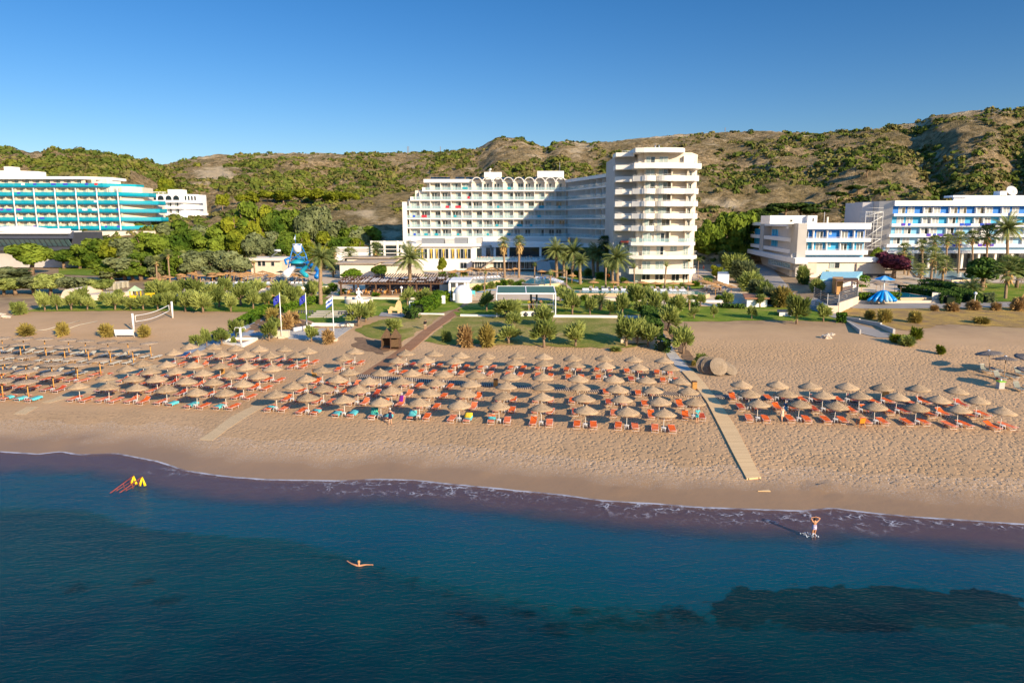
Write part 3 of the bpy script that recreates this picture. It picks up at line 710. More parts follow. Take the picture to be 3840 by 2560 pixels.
o = drape('tilt', y0=-.2, y1=.9, rs=9).build('towel', YELT); o.location = (sp3.x+.8, sp3.y+.05, T(sp3.x, sp3.y)+.03); o.rotation_euler = (0,0,YAW); tag(o, 'yellow and white towel crumpled on an orange lounger', 'towel')
o = MB().ball((0,0,.22), .22, 0, 8, 1.1, .7, 1.0).tube([(-.1,.05,.3),(-.05,.2,.42),(.08,.2,.42),(.12,.05,.3)], .02, 5).build('beach_bag', M('black_nylon', (.012,.012,.014), .6, .2, 4))
q = SPOT[('front row from the bare boards to the yellow towel', 4)]; o.location = (q.x-.42, q.y-.55, T(q.x, q.y-.5)); tag(o, 'black bag on the sand between an orange lounger and a white table', 'bag')
# bins: yellow timber boxes with a dark lid
def make_bin():
    root = empty('waste_bin', (0,0,0))
    for k in range(5):
        x = -.22+k*.11; MB().box(x-.045, x+.045, -.24, .24, 0, .86).build('slat_panel', WOODY, root)
    MB().box(-.24,.24,-.21,.21,.02,.80).build('liner', M('black_liner', (.02,.015,.01), .6, .2, 3), root)
    MB().prism([(-.27,-.27),(.27,-.27),(.27,.27),(-.27,.27)], .88, .95).build('lid', WOODD, root)
    return Proto(root)
BN = make_bin()
for px, py, lb in [(834,1401,'yellow timber bin among the parasols below the white shower'),(1179,1412,'dark timber bin left of the brown boardwalk'),(1859,1449,'yellow timber bin standing at the end of the slatted mat'),(2603,1458,'yellow timber bin beside the wooden walkway'),(3320,1492,'yellow timber bin behind the parasols at the far right')]:
    BN.put(onto(px, py), .05, 1, lb, 'bin', 'timber bins on the beach')
gb = empty('waste_bin', onto(3750,1456), 'grey wheeled bin with a green lid and a white bag knot', 'bin')
b0 = WL[gb.name]; mb = MB(); mb.frame(b0)
mb.prism([(-.32,-.3),(.32,-.3),(.32,.3),(-.32,.3)], 0, .82).build('body', GREYW, gb)
MB().frame(b0).prism([(-.40,-.36),(.40,-.36),(.40,.36),(-.40,.36)], .82, .92).build('lid', M('lime_plastic', (.22,.55,.03), .4, .05, 2), gb)
MB().frame(b0).ball((0,0,1.0), .13).build('bag_knot', PLASTW, gb)
o = MB().lathe([(.0,0),(.10,0),(.15,.25),(.13,.25),(.1,.03)], 12).build('bucket', M('red_plastic', (.55,.08,.04), .4, .1, 3)); o.location = onto(3736,1440,.55); tag(o, 'small red bucket hung beside the green lidded bin', 'bucket')
# orange armchair
ch = empty('armchair', onto(3227,1600), 'orange garden armchair seen from behind beside a raised lounger', 'chair'); c0 = WL[ch.name]
OP = M('orange_plastic', (.80,.25,.02), .4, .06, 2)
MB().frame(c0,.1).box(-.26,.26,-.2,.28,.40,.44).build('seat', OP, ch)
MB().frame(c0,.1).add([(-.27,-.24,.42),(.27,-.24,.42),(.27,-.36,.98),(-.27,-.36,.98),(-.27,-.20,.42),(.27,-.20,.42),(.27,-.32,.98),(-.27,-.32,.98)], [(0,3,2,1),(4,5,6,7),(0,1,5,4),(1,2,6,5),(2,3,7,6),(3,0,4,7)]).build('backrest', OP, ch)
for s in (-1, 1):
    MB().frame(c0,.1).tube([(s*.3,.3,0),(s*.3,.28,.64),(s*.3,-.3,.66)], .022, 6).build('armrest', OP, ch)
    MB().frame(c0,.1).tube([(s*.28,-.34,0),(s*.27,-.26,.44)], .022, 6).build('leg', OP, ch)
# stacked spare canopies
STRAWP = strawmat('weathered_straw', (.30,.23,.16), (.11,.085,.06), 1.25)
base = onto(2690, 1408)
for i, (dx, dy, rx, rz_, lb) in enumerate([(-1.25,1.2,66,-22,'straw canopy standing on edge, leftmost of the pile by the path'),(-.75,.7,66,-18,'straw canopy leaning between two others in the pile'),(.15,.1,62,8,'large straw canopy facing the sea at the front of the pile'),(1.75,.9,38,35,'dark straw canopy lying low at the right of the pile')]):
    c = canopy(1.3, .62, 0, 1.1, 26, 18, .05, .03); c.v = [(x_, y_, z_ + .035*(int(sqrt(x_*x_+y_*y_)/.072+.5) % 2)) for x_, y_, z_ in c.v]; c.sm = [False]*len(c.sm); o = c.build('spare_canopy', STRAWP); o.scale = (.9,.9,.42); o.location = (base.x+dx, base.y+dy, T(base.x, base.y)+ (1.15 if i < 3 else .75)); o.rotation_euler = (radians(rx), 0, radians(rz_)); tag(o, lb, 'straw canopy', 'spare straw canopies piled by the stone path')
# ------------------------------------------------------------------ walkways laid on the sand
def strip(name, L, Rr, mat, dz=.05, th=.05, parent=None, kind=None, label=None, cat=None, n=24):
    L = [gp(*p) for p in L]; Rr = [gp(*p) for p in Rr]
    def res(P, n):
        d = [0]
        for a, b in zip(P, P[1:]): d.append(d[-1] + (b-a).length)
        out = []
        for i in range(n+1):
            q = d[-1]*i/n; k = 0
            while k < len(d)-2 and d[k+1] < q: k += 1
            out.append(P[k].lerp(P[k+1], (q-d[k])/max(1e-6, d[k+1]-d[k])))
        return out
    A, B = res(L, n), res(Rr, n); vs = []; fs = []
    for a, b in zip(A, B):
        vs += [(a.x, a.y, T(a.x, a.y)+dz), (b.x, b.y, T(b.x, b.y)+dz), (b.x, b.y, T(b.x, b.y)+dz-th-.1), (a.x, a.y, T(a.x, a.y)+dz-th-.1)]
    for i in range(n):
        b = i*4; fs += [(b,b+1,b+5,b+4),(b+1,b+2,b+6,b+5),(b+3,b,b+4,b+7)]
    fs += [(0,3,2,1),(n*4,n*4+1,n*4+2,n*4+3)]
    o = MB().add(vs, fs).build(name, mat); return tag(o, label, cat, None, kind)
def plankmat(name, c1, c2, sc, ang, gap=.12, wear=.35):
    t = NT(name); v = t.pos(); mp = t.t.nodes.new('ShaderNodeMapping'); mp.inputs['Rotation'].default_value = (0, 0, ang); t.l(v, mp.inputs[0])
    s = t.t.nodes.new('ShaderNodeSeparateXYZ'); t.l(mp.outputs[0], s.inputs[0]); y = t.math('MULTIPLY', s.outputs[1], sc)
    fr = t.math('FRACT', y); fl = t.math('FLOOR', y); wn = t.t.nodes.new('ShaderNodeTexWhiteNoise'); wn.noise_dimensions = '1D'; t.l(fl, wn.inputs['W'])
    c = t.mix(wn.outputs['Value'], c1, c2); c = t.mix(t.math('MULTIPLY', t.noise(v, 1.2, 5), wear), c, (.40,.29,.19))
    c = t.mix(t.math('LESS_THAN', fr, gap), c, (.06,.04,.03)); t.princ(c, .85, spec=.2); return t.m
DECKB = plankmat('brown_decking', (.34,.16,.075), (.26,.12,.055), 4, radians(-12))
DECKP = plankmat('pale_grey_decking', (.84,.58,.30), (.72,.49,.25), 6, radians(0), .10, .15)
SLAT = plankmat('grey_slat_mat', (.46,.37,.29), (.36,.29,.23), 4, radians(84), .45, .3)
STONEP = NT('pale_stone_paving'); vv = STONEP.pos(); vo = STONEP.t.nodes.new('ShaderNodeTexVoronoi'); vo.inputs['Scale'].default_value = 1.1; vo.feature = 'DISTANCE_TO_EDGE'; STONEP.l(vv, vo.inputs['Vector'])
cc = STONEP.ramp(STONEP.noise(vv, .8, 5, .7), [(.3, (.36,.34,.32)), (.7, (.52,.48,.42))]); cc = STONEP.mix(STONEP.ramp(vo.outputs['Distance'], [(.0, .7), (.05, 0)]), cc, (.22,.20,.17)); STONEP.princ(cc, .8); STONEP = STONEP.m
strip('brown_boardwalk', [(1708,1160),(1610,1225),(1480,1322),(1335,1416)], [(1742,1160),(1685,1200),(1560,1300),(1398,1416)], DECKB, .06, kind='structure', n=16)
strip('stone_path', [(2410,1162),(2460,1238),(2500,1330),(2552,1394)], [(2428,1162),(2480,1238),(2530,1316),(2594,1390)], STONEP, .03, kind='structure')
strip('wooden_walkway', [(2556,1394),(2600,1442),(2650,1508),(2700,1605),(2750,1705),(2800,1798)], [(2598,1392),(2640,1436),(2700,1514),(2760,1605),(2810,1705),(2853,1793)], DECKP, .12, kind='structure')
strip('slatted_mat', [(1340,1404),(1700,1430),(2000,1450),(2300,1464),(2640,1476),(3000,1492),(3300,1512),(3470,1514)], [(1340,1416),(1700,1443),(2000,1461),(2300,1476),(2640,1490),(3000,1507),(3300,1527),(3470,1522)], SLAT, .09, kind='structure', n=60)
SANDW = plankmat('sand_covered_boards', (.66,.47,.26), (.60,.43,.24), 4, radians(30), .05, .2)
strip('sandy_boards', [(950,1520),(870,1560),(800,1612),(746,1648)], [(990,1524),(910,1572),(846,1615),(796,1652)], SANDW, .02, .02, kind='structure')
strip('sandy_boards', [(250,1472),(200,1496),(152,1509)], [(300,1478),(240,1496),(188,1510)], SANDW, .02, .02, kind='structure')
strip('sandy_boards', [(100,1525),(50,1553)], [(146,1525),(95,1554)], SANDW, .02, .02, kind='structure')
strip('sandy_boards', [(560,1365),(380,1430),(290,1470)], [(640,1372),(450,1440),(340,1476)], SANDW, .02, .02, kind='structure')
# blue-grey paved path on the left and its shower court
BLUEST = M('blue_grey_paving', (.30,.32,.36), .7, .15, .8)
strip('paved_path', [(962,1190),(900,1225),(840,1258),(742,1300),(656,1335)], [(985,1200),(950,1245),(880,1275),(790,1302),(700,1334)], BLUEST, .04, kind='structure')
strip('paved_path', [(890,1246),(1000,1246),(1110,1240)], [(890,1258),(1000,1258),(1100,1256)], BLUEST, .05, kind='structure')
strip('paved_court', [(1082,1240),(1080,1270)], [(1330,1225),(1250,1278)], STONEP, .05, kind='structure', n=4)
# sand mounds sits in the ground sheet; pale boulders
ROCK = M('pale_boulder', (.55,.47,.37), .9, .2, 2, .5, 5)
def rock(px, py, w, h, lb, seed, mat=ROCK):
    p = onto(px, py); m = mpp(p); bm = bmesh.new(); bmesh.ops.create_icosphere(bm, subdivisions=3, radius=1)
    for v_ in bm.verts:
        n_ = noise.fractal(v_.co*1.3 + Vector((seed*7, 0, 0)), .8, 2, 4); v_.co *= 1 + n_*.45
        v_.co.x *= w*m/2; v_.co.y *= w*m/2.4; v_.co.z *= h*m*.62
    me = bpy.data.meshes.new('boulder'); bm.to_mesh(me); bm.free(); me.materials.append(mat)
    o = bpy.data.objects.new('boulder', me); COL.objects.link(o); o.location = (p.x, p.y, p.z+h*m*.1); tag(o, lb, 'rock')
rock(3100,1268,36,22,'larger pale boulder alone on the open sand',1); rock(3118,1256,22,12,'smaller pale boulder beside the larger one on the sand',2)
rock(22,1190,40,12,'pale boulder at the edge of the path far left',3); rock(5,1180,30,10,'low pale boulder at the frame edge far left',4)
# water frame with yellow floats
wf = MB()
def wpt(px, py, z=0.0):
    d = ray(px, py); t = (z-H)/d.z; return Vector((d.x*t, d.y*t, z))
RUST = M('rusty_red_steel', (.25,.05,.035), .7, .3, 4); YEL = M('yellow_float', (.85,.62,.01), .4, .05, 2)
for (a, b, lb) in [((404,1855),(501,1783),'left red steel rail slanting out of the water'),((440,1853),(533,1787),'right red steel rail slanting out of the water')]:
    A = wpt(*a, -.1); B = wpt(*b, .75); rt = empty('slipway_rail', A, lb+' with yellow floats', 'slipway', 'twin slipway rails in the shallows')
    MB().tube([A, B], .045, 6).build('rail', RUST, rt); MB().tube([A+Vector((0,0,-.1)), B+Vector((0,0,-.35))], .03, 5).build('lower_rail', RUST, rt)
    mb = MB()
    for q in (.35,.6,.85):
        P = A.lerp(B, q); mb = MB().tube([P, P+Vector((.1,-.1,-.6))], .025, 5); mb.build('strut', RUST, rt)
    for s in (-1, 1):
        MB().tube([B+Vector((0,0,-.02)), B+Vector((s*.22+.1,-.25,-.68))], [.05,.11], 8).build('float', YEL, rt)
# pale driftwood plate by the water
o = MB().prism([(-.5,-.2),(.5,-.25),(.45,.1)], 0, .05).build('loose_board', DECKP); o.location = onto(2862,1838); tag(o, 'loose pale board half buried near the water', 'board')
# ================================================================== BUILDINGS
def bldg(px, py, Y, label, cat='building', name='hotel_building'):
    p = at(px, py, Y); return empty(name, (p.x, p.y, p.z), label, cat)
def win_proto(w, h, style=0, name='window', nf=2):
    "sliding window seen from -y; origin bottom centre"
    mb = MB(); f = .07; W2 = w/2
    mb.box(-W2, W2, .05, .09, 0, h, 1 if style != 2 else 1)
    for i in range(nf):                      # curtain panes over part of the glass
        a = -W2 + w*i/nf; b = a + w/nf
        if style == 0 or (style == 1 and i == 0): mb.box(a+f, b-f, .03, .05, f, h-f, 2)
        else: mb.box(a+f, b-f, .03, .05, f, h-f, 1)
        mb.box(a, a+f, -.01, .05, 0, h, 0); mb.box(b-f, b, -.01, .05, 0, h, 0)
        mb.box(a+f, b-f, -.008, .05, 0, f, 0); mb.box(a+f, b-f, -.008, .05, h-f, h, 0)
    return mb
WIN = {}
def window(parent, x, y, z, w, h, style=0, rz=0.0, fm=None, cm=None, nf=2, name='window', kind=None):
    key = (round(w,2), round(h,2), style, (fm or ALU).name, (cm or CURT).name, nf)
    if key not in WIN:
        o = win_proto(w, h, style, nf=nf).build(name, [fm or ALU, GLASSD, cm or CURT], parent, (0,0,0)); WIN[key] = o.data
    else: o = bpy.data.objects.new(name, WIN[key]); COL.objects.link(o); o.parent = parent
    r = WL[parent.name]; o.location = (x-r.x, y-r.y, z-r.z); o.rotation_euler = (0,0,rz); WL[o.name] = WL[parent.name]
    return o
def railing(mb_g, mb_r, pts, z, h=.95, post=1.8, glass_=True):
    for a, b in zip(pts, pts[1:]):
        a = Vector((*a[:2], 0)); b = Vector((*b[:2], 0)); L = (b-a).length; n = max(1, int(L/post)); d = (b-a)/n
        if glass_: mb_g.wallline([tuple(a.to_2d()), tuple(b.to_2d())], .03, z+.05, z+h-.08)
        mb_r.tube([(a.x,a.y,z+h),(b.x,b.y,z+h)], .035, 4, smooth=False)
        for i in range(n+1):
            p = a + d*i; mb_r.tube([(p.x,p.y,z),(p.x,p.y,z+h)], .03, 4, smooth=False)
TOWM = {'teal': M('teal_towel', (.02,.30,.36), .9, .1, 3), 'white': PLASTW, 'blue': M('blue_towel', (.03,.08,.45), .9, .1, 3), 'purple': M('violet_towel', (.10,.05,.40), .9, .1, 3), 'red': M('red_towel', (.55,.03,.05), .9, .1, 3), 'orange': M('orange_towel', (.8,.22,.04), .9, .1, 3)}
TWC = {}
def hang(x, y, z, w, col, label, group):
    key = (col, round(w, 1))
    if key not in TWC:
        mb = MB(); n = 5
        vs = []; 
        for i in range(n+1):
            xx = -w/2 + w*i/n; dz = .04*sin(i*2.1)
            vs += [(xx,-.07-.02*(i%2),-.75+dz),(xx,-.05,0),(xx,.05,0),(xx,.07,-.5+dz)]
        fs = [(i*4+j, i*4+j+1, i*4+j+5, i*4+j+4) for i in range(n) for j in range(3)]
        mb.add(vs, fs, 0, True); TWC[key] = Proto(mb.build('towel', TOWM[col]))
    TWC[key].put((x, y, z+.05), 0, 1, label, 'towel', group)
bw = random.Random(11)
FL = ['lowest', 'second', 'third', 'fourth', 'fifth', 'top', 'roof']
# ------------------------------------------------------------------ main hotel
YM = 240.0
hotel = bldg(1530, 1000, YM, 'long white hotel of six balcony storeys with arched roof bays')
SL = [886, 852, 818, 783, 748, 713]; Z = [zat(y, YM) for y in SL]; ZR = zat(672, YM)
XL = [1527, 1526, 1525, 1524, 1552, 1597]; XR = xat(2120, YM)
zb = zat(1010, YM)
mb = MB()
for i in range(6):
    x0 = xat(XL[i]+6, YM); z1 = Z[i+1] if i < 5 else ZR
    mb.box(x0, XR+1, YM+1.7, YM+14, Z[i], z1-.01 if i < 5 else z1)
mb.box(xat(1512, YM), XR+1, YM+.6, YM+14, zb, Z[0]-.01)
mb.build('wall', CREAM, hotel)
MB().box(xat(1512, YM), xat(1528, YM), YM-.3, YM+13, Z[0]-.4, zat(757, YM)).build('end_wall', WHITE, hotel)
bay = xat(2000, YM) - xat(1961.2, YM)
for i in range(6):
    x0 = xat(XL[i], YM); mb = MB()
    mb.box(x0, XR, YM, YM+1.68, Z[i]-.42, Z[i])
    if i: mb.box(x0-.9 if i >= 4 else x0, x0+.02, YM-.05, YM+1.6, Z[i]-.45, Z[i]+.9) 
    k = 0; x = XR
    while x > x0+.5:
        top = (Z[i+1]-.44) if i < 5 else ZR-.5
        mb.prism([(x-.08,YM+.25),(x+.08,YM+.25),(x+.08,YM+1.72),(x-.08,YM+1.72)], Z[i]-.01, top)
        x -= bay
    o = mb.build('balcony', WHITE, hotel)
    g1, g2 = MB(), MB(); railing(g1, g2, [(x0+.1, YM+.08), (XR, YM+.08)], Z[i], .95, bay/2)
    g1.build('glass_panel', GRAIL, o); g2.build('railing', ALU, o)
    x = XR; k = 0
    while x - bay > x0 - 1.0:
        pat = [0,1,1,0][(k+i) % 4] if bw.random() < .75 else bw.choice([0, 1]); st = bw.choice([0,0,1,2])
        wx = x - (bay*.32 if pat else bay*.62)
        window(hotel, wx, YM+1.66, Z[i]+.02, 1.75, 2.2, st, cm=CURT if bw.random() < .6 else CURTG)
        if bw.random() < .33:
            c = bw.choice(['teal']*9+['white','white','blue','red']); hang(x-bay*U(.3,.7), YM+.08, Z[i]+.95, bw.choice([.8,1.2,1.8]), c, f'{c} towel over the {FL[i]} floor rail of the white hotel, {ordn(k)} room from the bend', 'towels on the white hotel')
        x -= bay; k += 1
# roof slab and the row of arched hoods
MB().box(xat(1593, YM), xat(1762, YM), YM-.2, YM+14, ZR-1.1, ZR).build('roof', WHITE, hotel)
MB().box(xat(1762, YM), XR+2, YM+1.5, YM+14, ZR-.9, ZR-.4).build('roof', WHITE, hotel)
za = zat(684, YM); rr_ = bay/2
for k in range(9):
    cx = XR - bay*(k+.5); mb = MB(); n = 12; o_ = []; i_ = []
    for j in range(n+1):
        a = pi*j/n; o_.append((cx+rr_*cos(a), za+rr_*.98*sin(a))); i_.append((cx+(rr_-.22)*cos(a), za+(rr_-.22)*.98*sin(a)))
    for (ya, yb) in ((YM-.5, YM+3.5),):
        vs = [(x, ya, z) for x, z in o_] + [(x, ya, z) for x, z in i_] + [(x, yb, z) for x, z in o_] + [(x, yb, z) for x, z in i_]; m = n+1
        fs = []
        for j in range(n): fs += [(j, j+1, m+j+1, m+j), (2*m+j, 3*m+j, 3*m+j+1, 2*m+j+1), (j, 2*m+j, 2*m+j+1, j+1), (m+j, m+j+1, 3*m+j+1, 3*m+j)]
        mb.add(vs, fs, 0)
    mb.build('arched_hood', WHITE, hotel)
for (a, b, t_, bt) in [(1818,1882,647,675),(2013,2110,643,672)]:
    MB().box(xat(a,YM+8), xat(b,YM+8), YM+6, YM+11, zat(bt,YM+8)-1.5, zat(t_,YM+8)).build('roof_hut', WHITE, hotel)
MB().tube([(xat(1838,YM+8),YM+8,zat(648,YM+8)),(xat(1838,YM+8),YM+8,zat(636,YM+8)),(xat(1842,YM+8),YM+7.6,zat(635,YM+8))], .35, 8).build('chimney', WHITE, hotel)
MB().tube([(xat(2096,YM+8),YM+8,zat(645,YM+8)),(xat(2096,YM+8),YM+8,zat(608,YM+8))], .08, 5).build('antenna', STEEL, hotel)
MB().box(xat(1512,YM), xat(2130,YM), YM-.4, YM+.8, zat(905,YM), zat(890,YM)).build('podium_band', WHITE, hotel)
for px in range(1630, 2110, 13):
    if 1818 < px < 1880 or bw.random() < .25: continue
    x = xat(px, YM+6); MB().add([(x-.9,YM+4,ZR+.1),(x+.9,YM+4,ZR+.1),(x+.9,YM+6,ZR+1.0),(x-.9,YM+6,ZR+1.0),(x-.9,YM+4,ZR),(x+.9,YM+4,ZR),(x+.9,YM+6.1,ZR+.9),(x-.9,YM+6.1,ZR+.9)],[(0,1,2,3),(7,6,5,4),(0,3,7,4),(1,5,6,2),(2,6,7,3),(0,4,5,1)]).build('solar_panel', GLASSD, hotel)
# curved wing in shade, coming forward to the tower
CW = []
for q in range(12):
    t = q/11; CW.append((XR + 3.2*sin(t*pi/2*.9) + 8.2*t*t*.9 + .6*t, YM - 44*(1-cos(t*pi/2*.92))*.62 - 14*t))
cwm = MB(); 
ZT = [zat(y, YM) for y in (886, 852, 818, 783, 748, 713)]
for i in range(6):
    inner = [(x+1.6, y+.3) for x, y in CW]; outer = CW
    poly = outer + [(x+12, y+6) for x, y in CW[::-1]]
    mb = MB(); mb.prism(outer + inner[::-1], ZT[i]-.4, ZT[i])
    for q in range(1, 12):
        a = Vector(CW[q]); b = Vector(inner[q]); mb.wallline([tuple(a.lerp(b,.1)), tuple(b)], .14, ZT[i], (ZT[i+1] if i < 5 else ZR-.7)-.42)
    o = mb.build('balcony', WHITE, hotel)
    g1, g2 = MB(), MB(); railing(g1, g2, CW, ZT[i], .95, 1.9); g1.build('glass_panel', GRAIL, o); g2.build('railing', ALU, o)
cwm.prism([(x+1.6, y+.3) for x, y in CW] + [(x+13, y+8) for x, y in CW[::-1]], zb, ZR-1.2); cwm.build('wing_wall', CREAM, hotel)
MB().prism([(x-.3, y-.2) for x, y in CW] + [(x+12.5, y+7) for x, y in CW[::-1]], ZR-1.15, ZR-.2).build('roof', WHITE, hotel)
mb = MB()
for i in range(6):
    for q in range(11):
        a = Vector(CW[q]) + Vector((1.55,.28)); b = Vector(CW[q+1]) + Vector((1.55,.28)); mb.wallline([tuple(a.lerp(b,.15)), tuple(a.lerp(b,.55))], .12, ZT[i]+.1, ZT[i]+2.2)
o = mb.build('wing_windows', CURTG, hotel); o['kind'] = 'stuff'
# ------------------------------------------------------------------ tower
YT = 172.0
tower = bldg(2480, 1060, YT, 'tall cream tower block with rounded white balcony parapets', name='hotel_tower')
def X(px, Y=YT): return xat(px, Y)
tz = [zat(y, YT) for y in (1052, 1014, 958, 908, 862, 816, 770, 723, 675, 628, 580)]    # floor levels
tb = zat(1066, YT)
mb = MB()
mb.prism([(X(2392),YT+2),(X(2588),YT+2),(X(2588)+3,YT+8),(X(2588)+3,YT+18),(X(2392),YT+18)], tb, zat(556,YT)-.8)
mb.prism([(X(2412),YT+1.2),(X(2500),YT+1.2),(X(2500),YT+2.01),(X(2412),YT+2.01)], tb, zat(556,YT)-.8)
mb.build('wall', CREAM, tower)
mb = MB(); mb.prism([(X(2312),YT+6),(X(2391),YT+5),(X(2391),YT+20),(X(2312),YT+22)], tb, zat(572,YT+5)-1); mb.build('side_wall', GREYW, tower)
def arc(cx, cy, r, a0, a1, n=8, sx=1): return [(cx+r*cos(a0+(a1-a0)*i/n)*sx, cy+r*sin(a0+(a1-a0)*i/n)) for i in range(n+1)]
def parapet(name, pts, z, hh, th=.16, slab=None, rail=True, mat=WHITE):
    mb = MB(); mb.wallline(pts, th, z-.25, z+hh); 
    if slab: mb.prism(slab, z-.3, z-.12)
    o = mb.build(name, mat, tower)
    if rail:
        g1, g2 = MB(), MB(); railing(g1, g2, [(p[0], p[1]+.05) for p in pts], z+hh, .28, 2.5, False); g2.build('railing', ALU, o)
    return o
for k in range(4, 9):
    z = tz[k]
    p1 = [(X(2371),YT+2.4),(X(2371),YT+1.0),(X(2402),YT-.3)] + arc(X(2424), YT+.7, 1.9, pi*1.12, pi*1.92, 8, .95)[1:] + [(X(2448),YT+.9)]
    parapet('balcony', p1, z, 1.0, slab=p1 + [(X(2448),YT+2.5),(X(2371),YT+2.5)])
    p2 = [(X(2461),YT+1.8)] + arc(X(2485), YT+.9, 2.0, pi*1.08, pi*1.72, 7) + [(X(2512),YT-.7),(X(2530),YT-.6),(X(2558),YT-.2),(X(2592),YT-.6),(X(2612),YT+.6),(X(2616),YT+5)]
    parapet('balcony', p2, z, 1.0, slab=p2 + [(X(2588),YT+5),(X(2461),YT+2.2)])
    p3 = [(X(2303,YT+5),YT+8),(X(2303,YT+5),YT+4.2),(X(2328,YT+4),YT+3.6)]
    parapet('balcony', p3, z, 1.0, slab=p3+[(X(2328,YT+4),YT+7)])
    p4 = [(X(2328,YT+4),YT+3.7),(X(2370,YT+3),YT+3.0)]; parapet('balcony', p4, z, 1.0, slab=p4+[(X(2370,YT+3),YT+5.2),(X(2328,YT+4),YT+6)], rail=False)
# big bands: top balcony, three lower wide slabs
pt = [(X(2370),YT+3),(X(2370),YT-.9),(X(2440),YT-1.5),(X(2542),YT-1.1),(X(2545),YT-.4),(X(2590),YT-.6),(X(2622),YT+1.2),(X(2626),YT+6)]
parapet('balcony', pt, tz[9], 1.0, slab=pt+[(X(2590),YT+6)])
pt3 = [(X(2303,YT+4),YT+8),(X(2303,YT+4),YT+3.6),(X(2370,YT+3),YT+2.6)]
parapet('balcony', pt3, tz[9], .8, slab=pt3+[(X(2370,YT+3),YT+6)])
for k, ex in ((3, 0), (2, 8), (1, 6)):
    z = tz[k]; p = [(X(2366-ex*.7),YT+3),(X(2366-ex*.7),YT-.6),(X(2410),YT-1.4-ex*.03),(X(2500),YT-1.5-ex*.03),(X(2570),YT-1.1),(X(2600+ex*.5),YT-.6),(X(2612+ex),YT+1.5),(X(2614+ex),YT+7)]
    mb = MB(); mb.prism(p + [(X(2586),YT+7),(X(2586),YT+2),(X(2388),YT+2.2)], z-.75, z-.05); mb.wallline(p, .14, z-.78, z+ (.05 if k != 1 else .45))
    o = mb.build('balcony', WHITE, tower); g1, g2 = MB(), MB(); railing(g1, g2, p, z+(.05 if k != 1 else .45), .9 if k != 1 else .5, 1.6, k == 3); 
    if k == 3: g1.build('glass_panel', GRAIL, o)
    g2.build('railing', ALU, o)
# roof band
pr = [(X(2370),YT+2.5),(X(2371),YT-1.0),(X(2400),YT-1.6),(X(2470),YT-1.9),(X(2540),YT-1.3),(X(2556),YT+.2),(X(2557),YT+9),(X(2370),YT+9)]
MB().prism(pr, zat(573,YT), zat(556,YT)).build('roof', WHITE, tower)
MB().prism([(X(2303,YT+3),YT+9),(X(2303,YT+3),YT+3.4),(X(2369,YT+3),YT+2.4),(X(2369,YT+3),YT+9)], zat(587,YT+3), zat(572,YT+3)).build('roof', WHITE, tower)
MB().prism([(X(2557),YT+1),(X(2597),YT+2),(X(2600),YT+9),(X(2557),YT+9)], tz[9], zat(583,YT)).build('penthouse', WHITE, tower)
for dx in (0, .9): MB().tube([(X(2458)+dx,YT+4,zat(558,YT)),(X(2458)+dx,YT+4,zat(538,YT))], .18, 8).build('flue', STEEL, tower)
mb = MB()
for x in range(0, 7): mb.tube([(X(2335)+x*.38,YT+4,zat(570,YT)),(X(2335)+x*.38,YT+4,zat(560,YT))], .04, 4)
mb.tube([(X(2335),YT+4,zat(560,YT)),(X(2335)+2.3,YT+4,zat(560,YT))], .05, 4); mb.build('roof_rail', ALU, tower)
for k in range(4, 10):
    z = tz[k]
    for px, w_ in ((2434, 2.1), (2482, 2.1)): window(tower, X(px), YT+1.14, z+.05, w_, 2.5, bw.choice([0,0,1]))
    window(tower, X(2583), YT+1.9, z+.05, 1.2, 2.15, 2)
for k, ys in ((3, 0), (2, 0), (1, 0), (0, 0)):
    z = tz[k]
    for px, w_ in (((2430,2.0),(2480,2.0),(2582,1.4)) if k != 2 else ((2381,1.9),(2428,1.9),(2480,1.7),(2534,1.6),(2580,1.2))): 
        hh = 2.1 if k else 2.3
        if k == 2 and px == 2534: window(tower, X(px), YT+1.94, z+.9, w_, 1.2, 0); continue
        window(tower, X(px), (YT+1.14 if 2412 < px < 2500 else YT+1.94), z+.05, w_, hh, 2 if k == 0 else bw.choice([0,1]))
window(tower, X(2349,YT+5), YT+4.9, tz[2]+.2, 3.0, 2.2, 0); window(tower, X(2322,YT+5), YT+5.6, tz[2]+.5, 1.7, 2.6, 1)
MB().box(X(2328,YT+4), X(2364,YT+4), YT+3.6, YT+5, zat(910,YT+4), zat(903,YT+4)).build('awning', M('maroon_awning', (.20,.03,.02), .7, .1, 3), tower)
window(tower, X(2545), YT+1.9, tz[0]-.2, 1.9, 2.4, 2)
# ------------------------------------------------------------------ turquoise hotel on the left
YA = 260.0
tq = bldg(150, 960, YA, 'long hotel with turquoise glass balcony rails on the left')
lv = [857, 825, 793, 762, 731, 698]; ends = [612, 611, 608, 605, 572, 528]; Zq = [zat(y, YA) for y in lv]
x0 = xat(-260, YA); xb = xat(462, YA)
zr = zat(672, YA); bq = xat(338.8, YA) - xat(300, YA)
mb = MB(); mb.box(x0, xb, YA+1.8, YA+15, zat(960,YA), Zq[5]-.01); mb.box(x0, xat(318,YA), YA+1.8, YA+15, Zq[5]-.01, zr); 
mb.prism([(xb,YA+1.8),(xat(590,YA+12),YA+12),(xat(590,YA+12),YA+20),(xb,YA+15)], Zq[0]-1, Zq[3]); mb.prism([(xb,YA+1.8),(xat(550,YA+9),YA+9),(xat(550,YA+12),YA+20),(xb,YA+15)], Zq[3], Zq[5]-.01)
mb.build('wall', CREAM, tq)
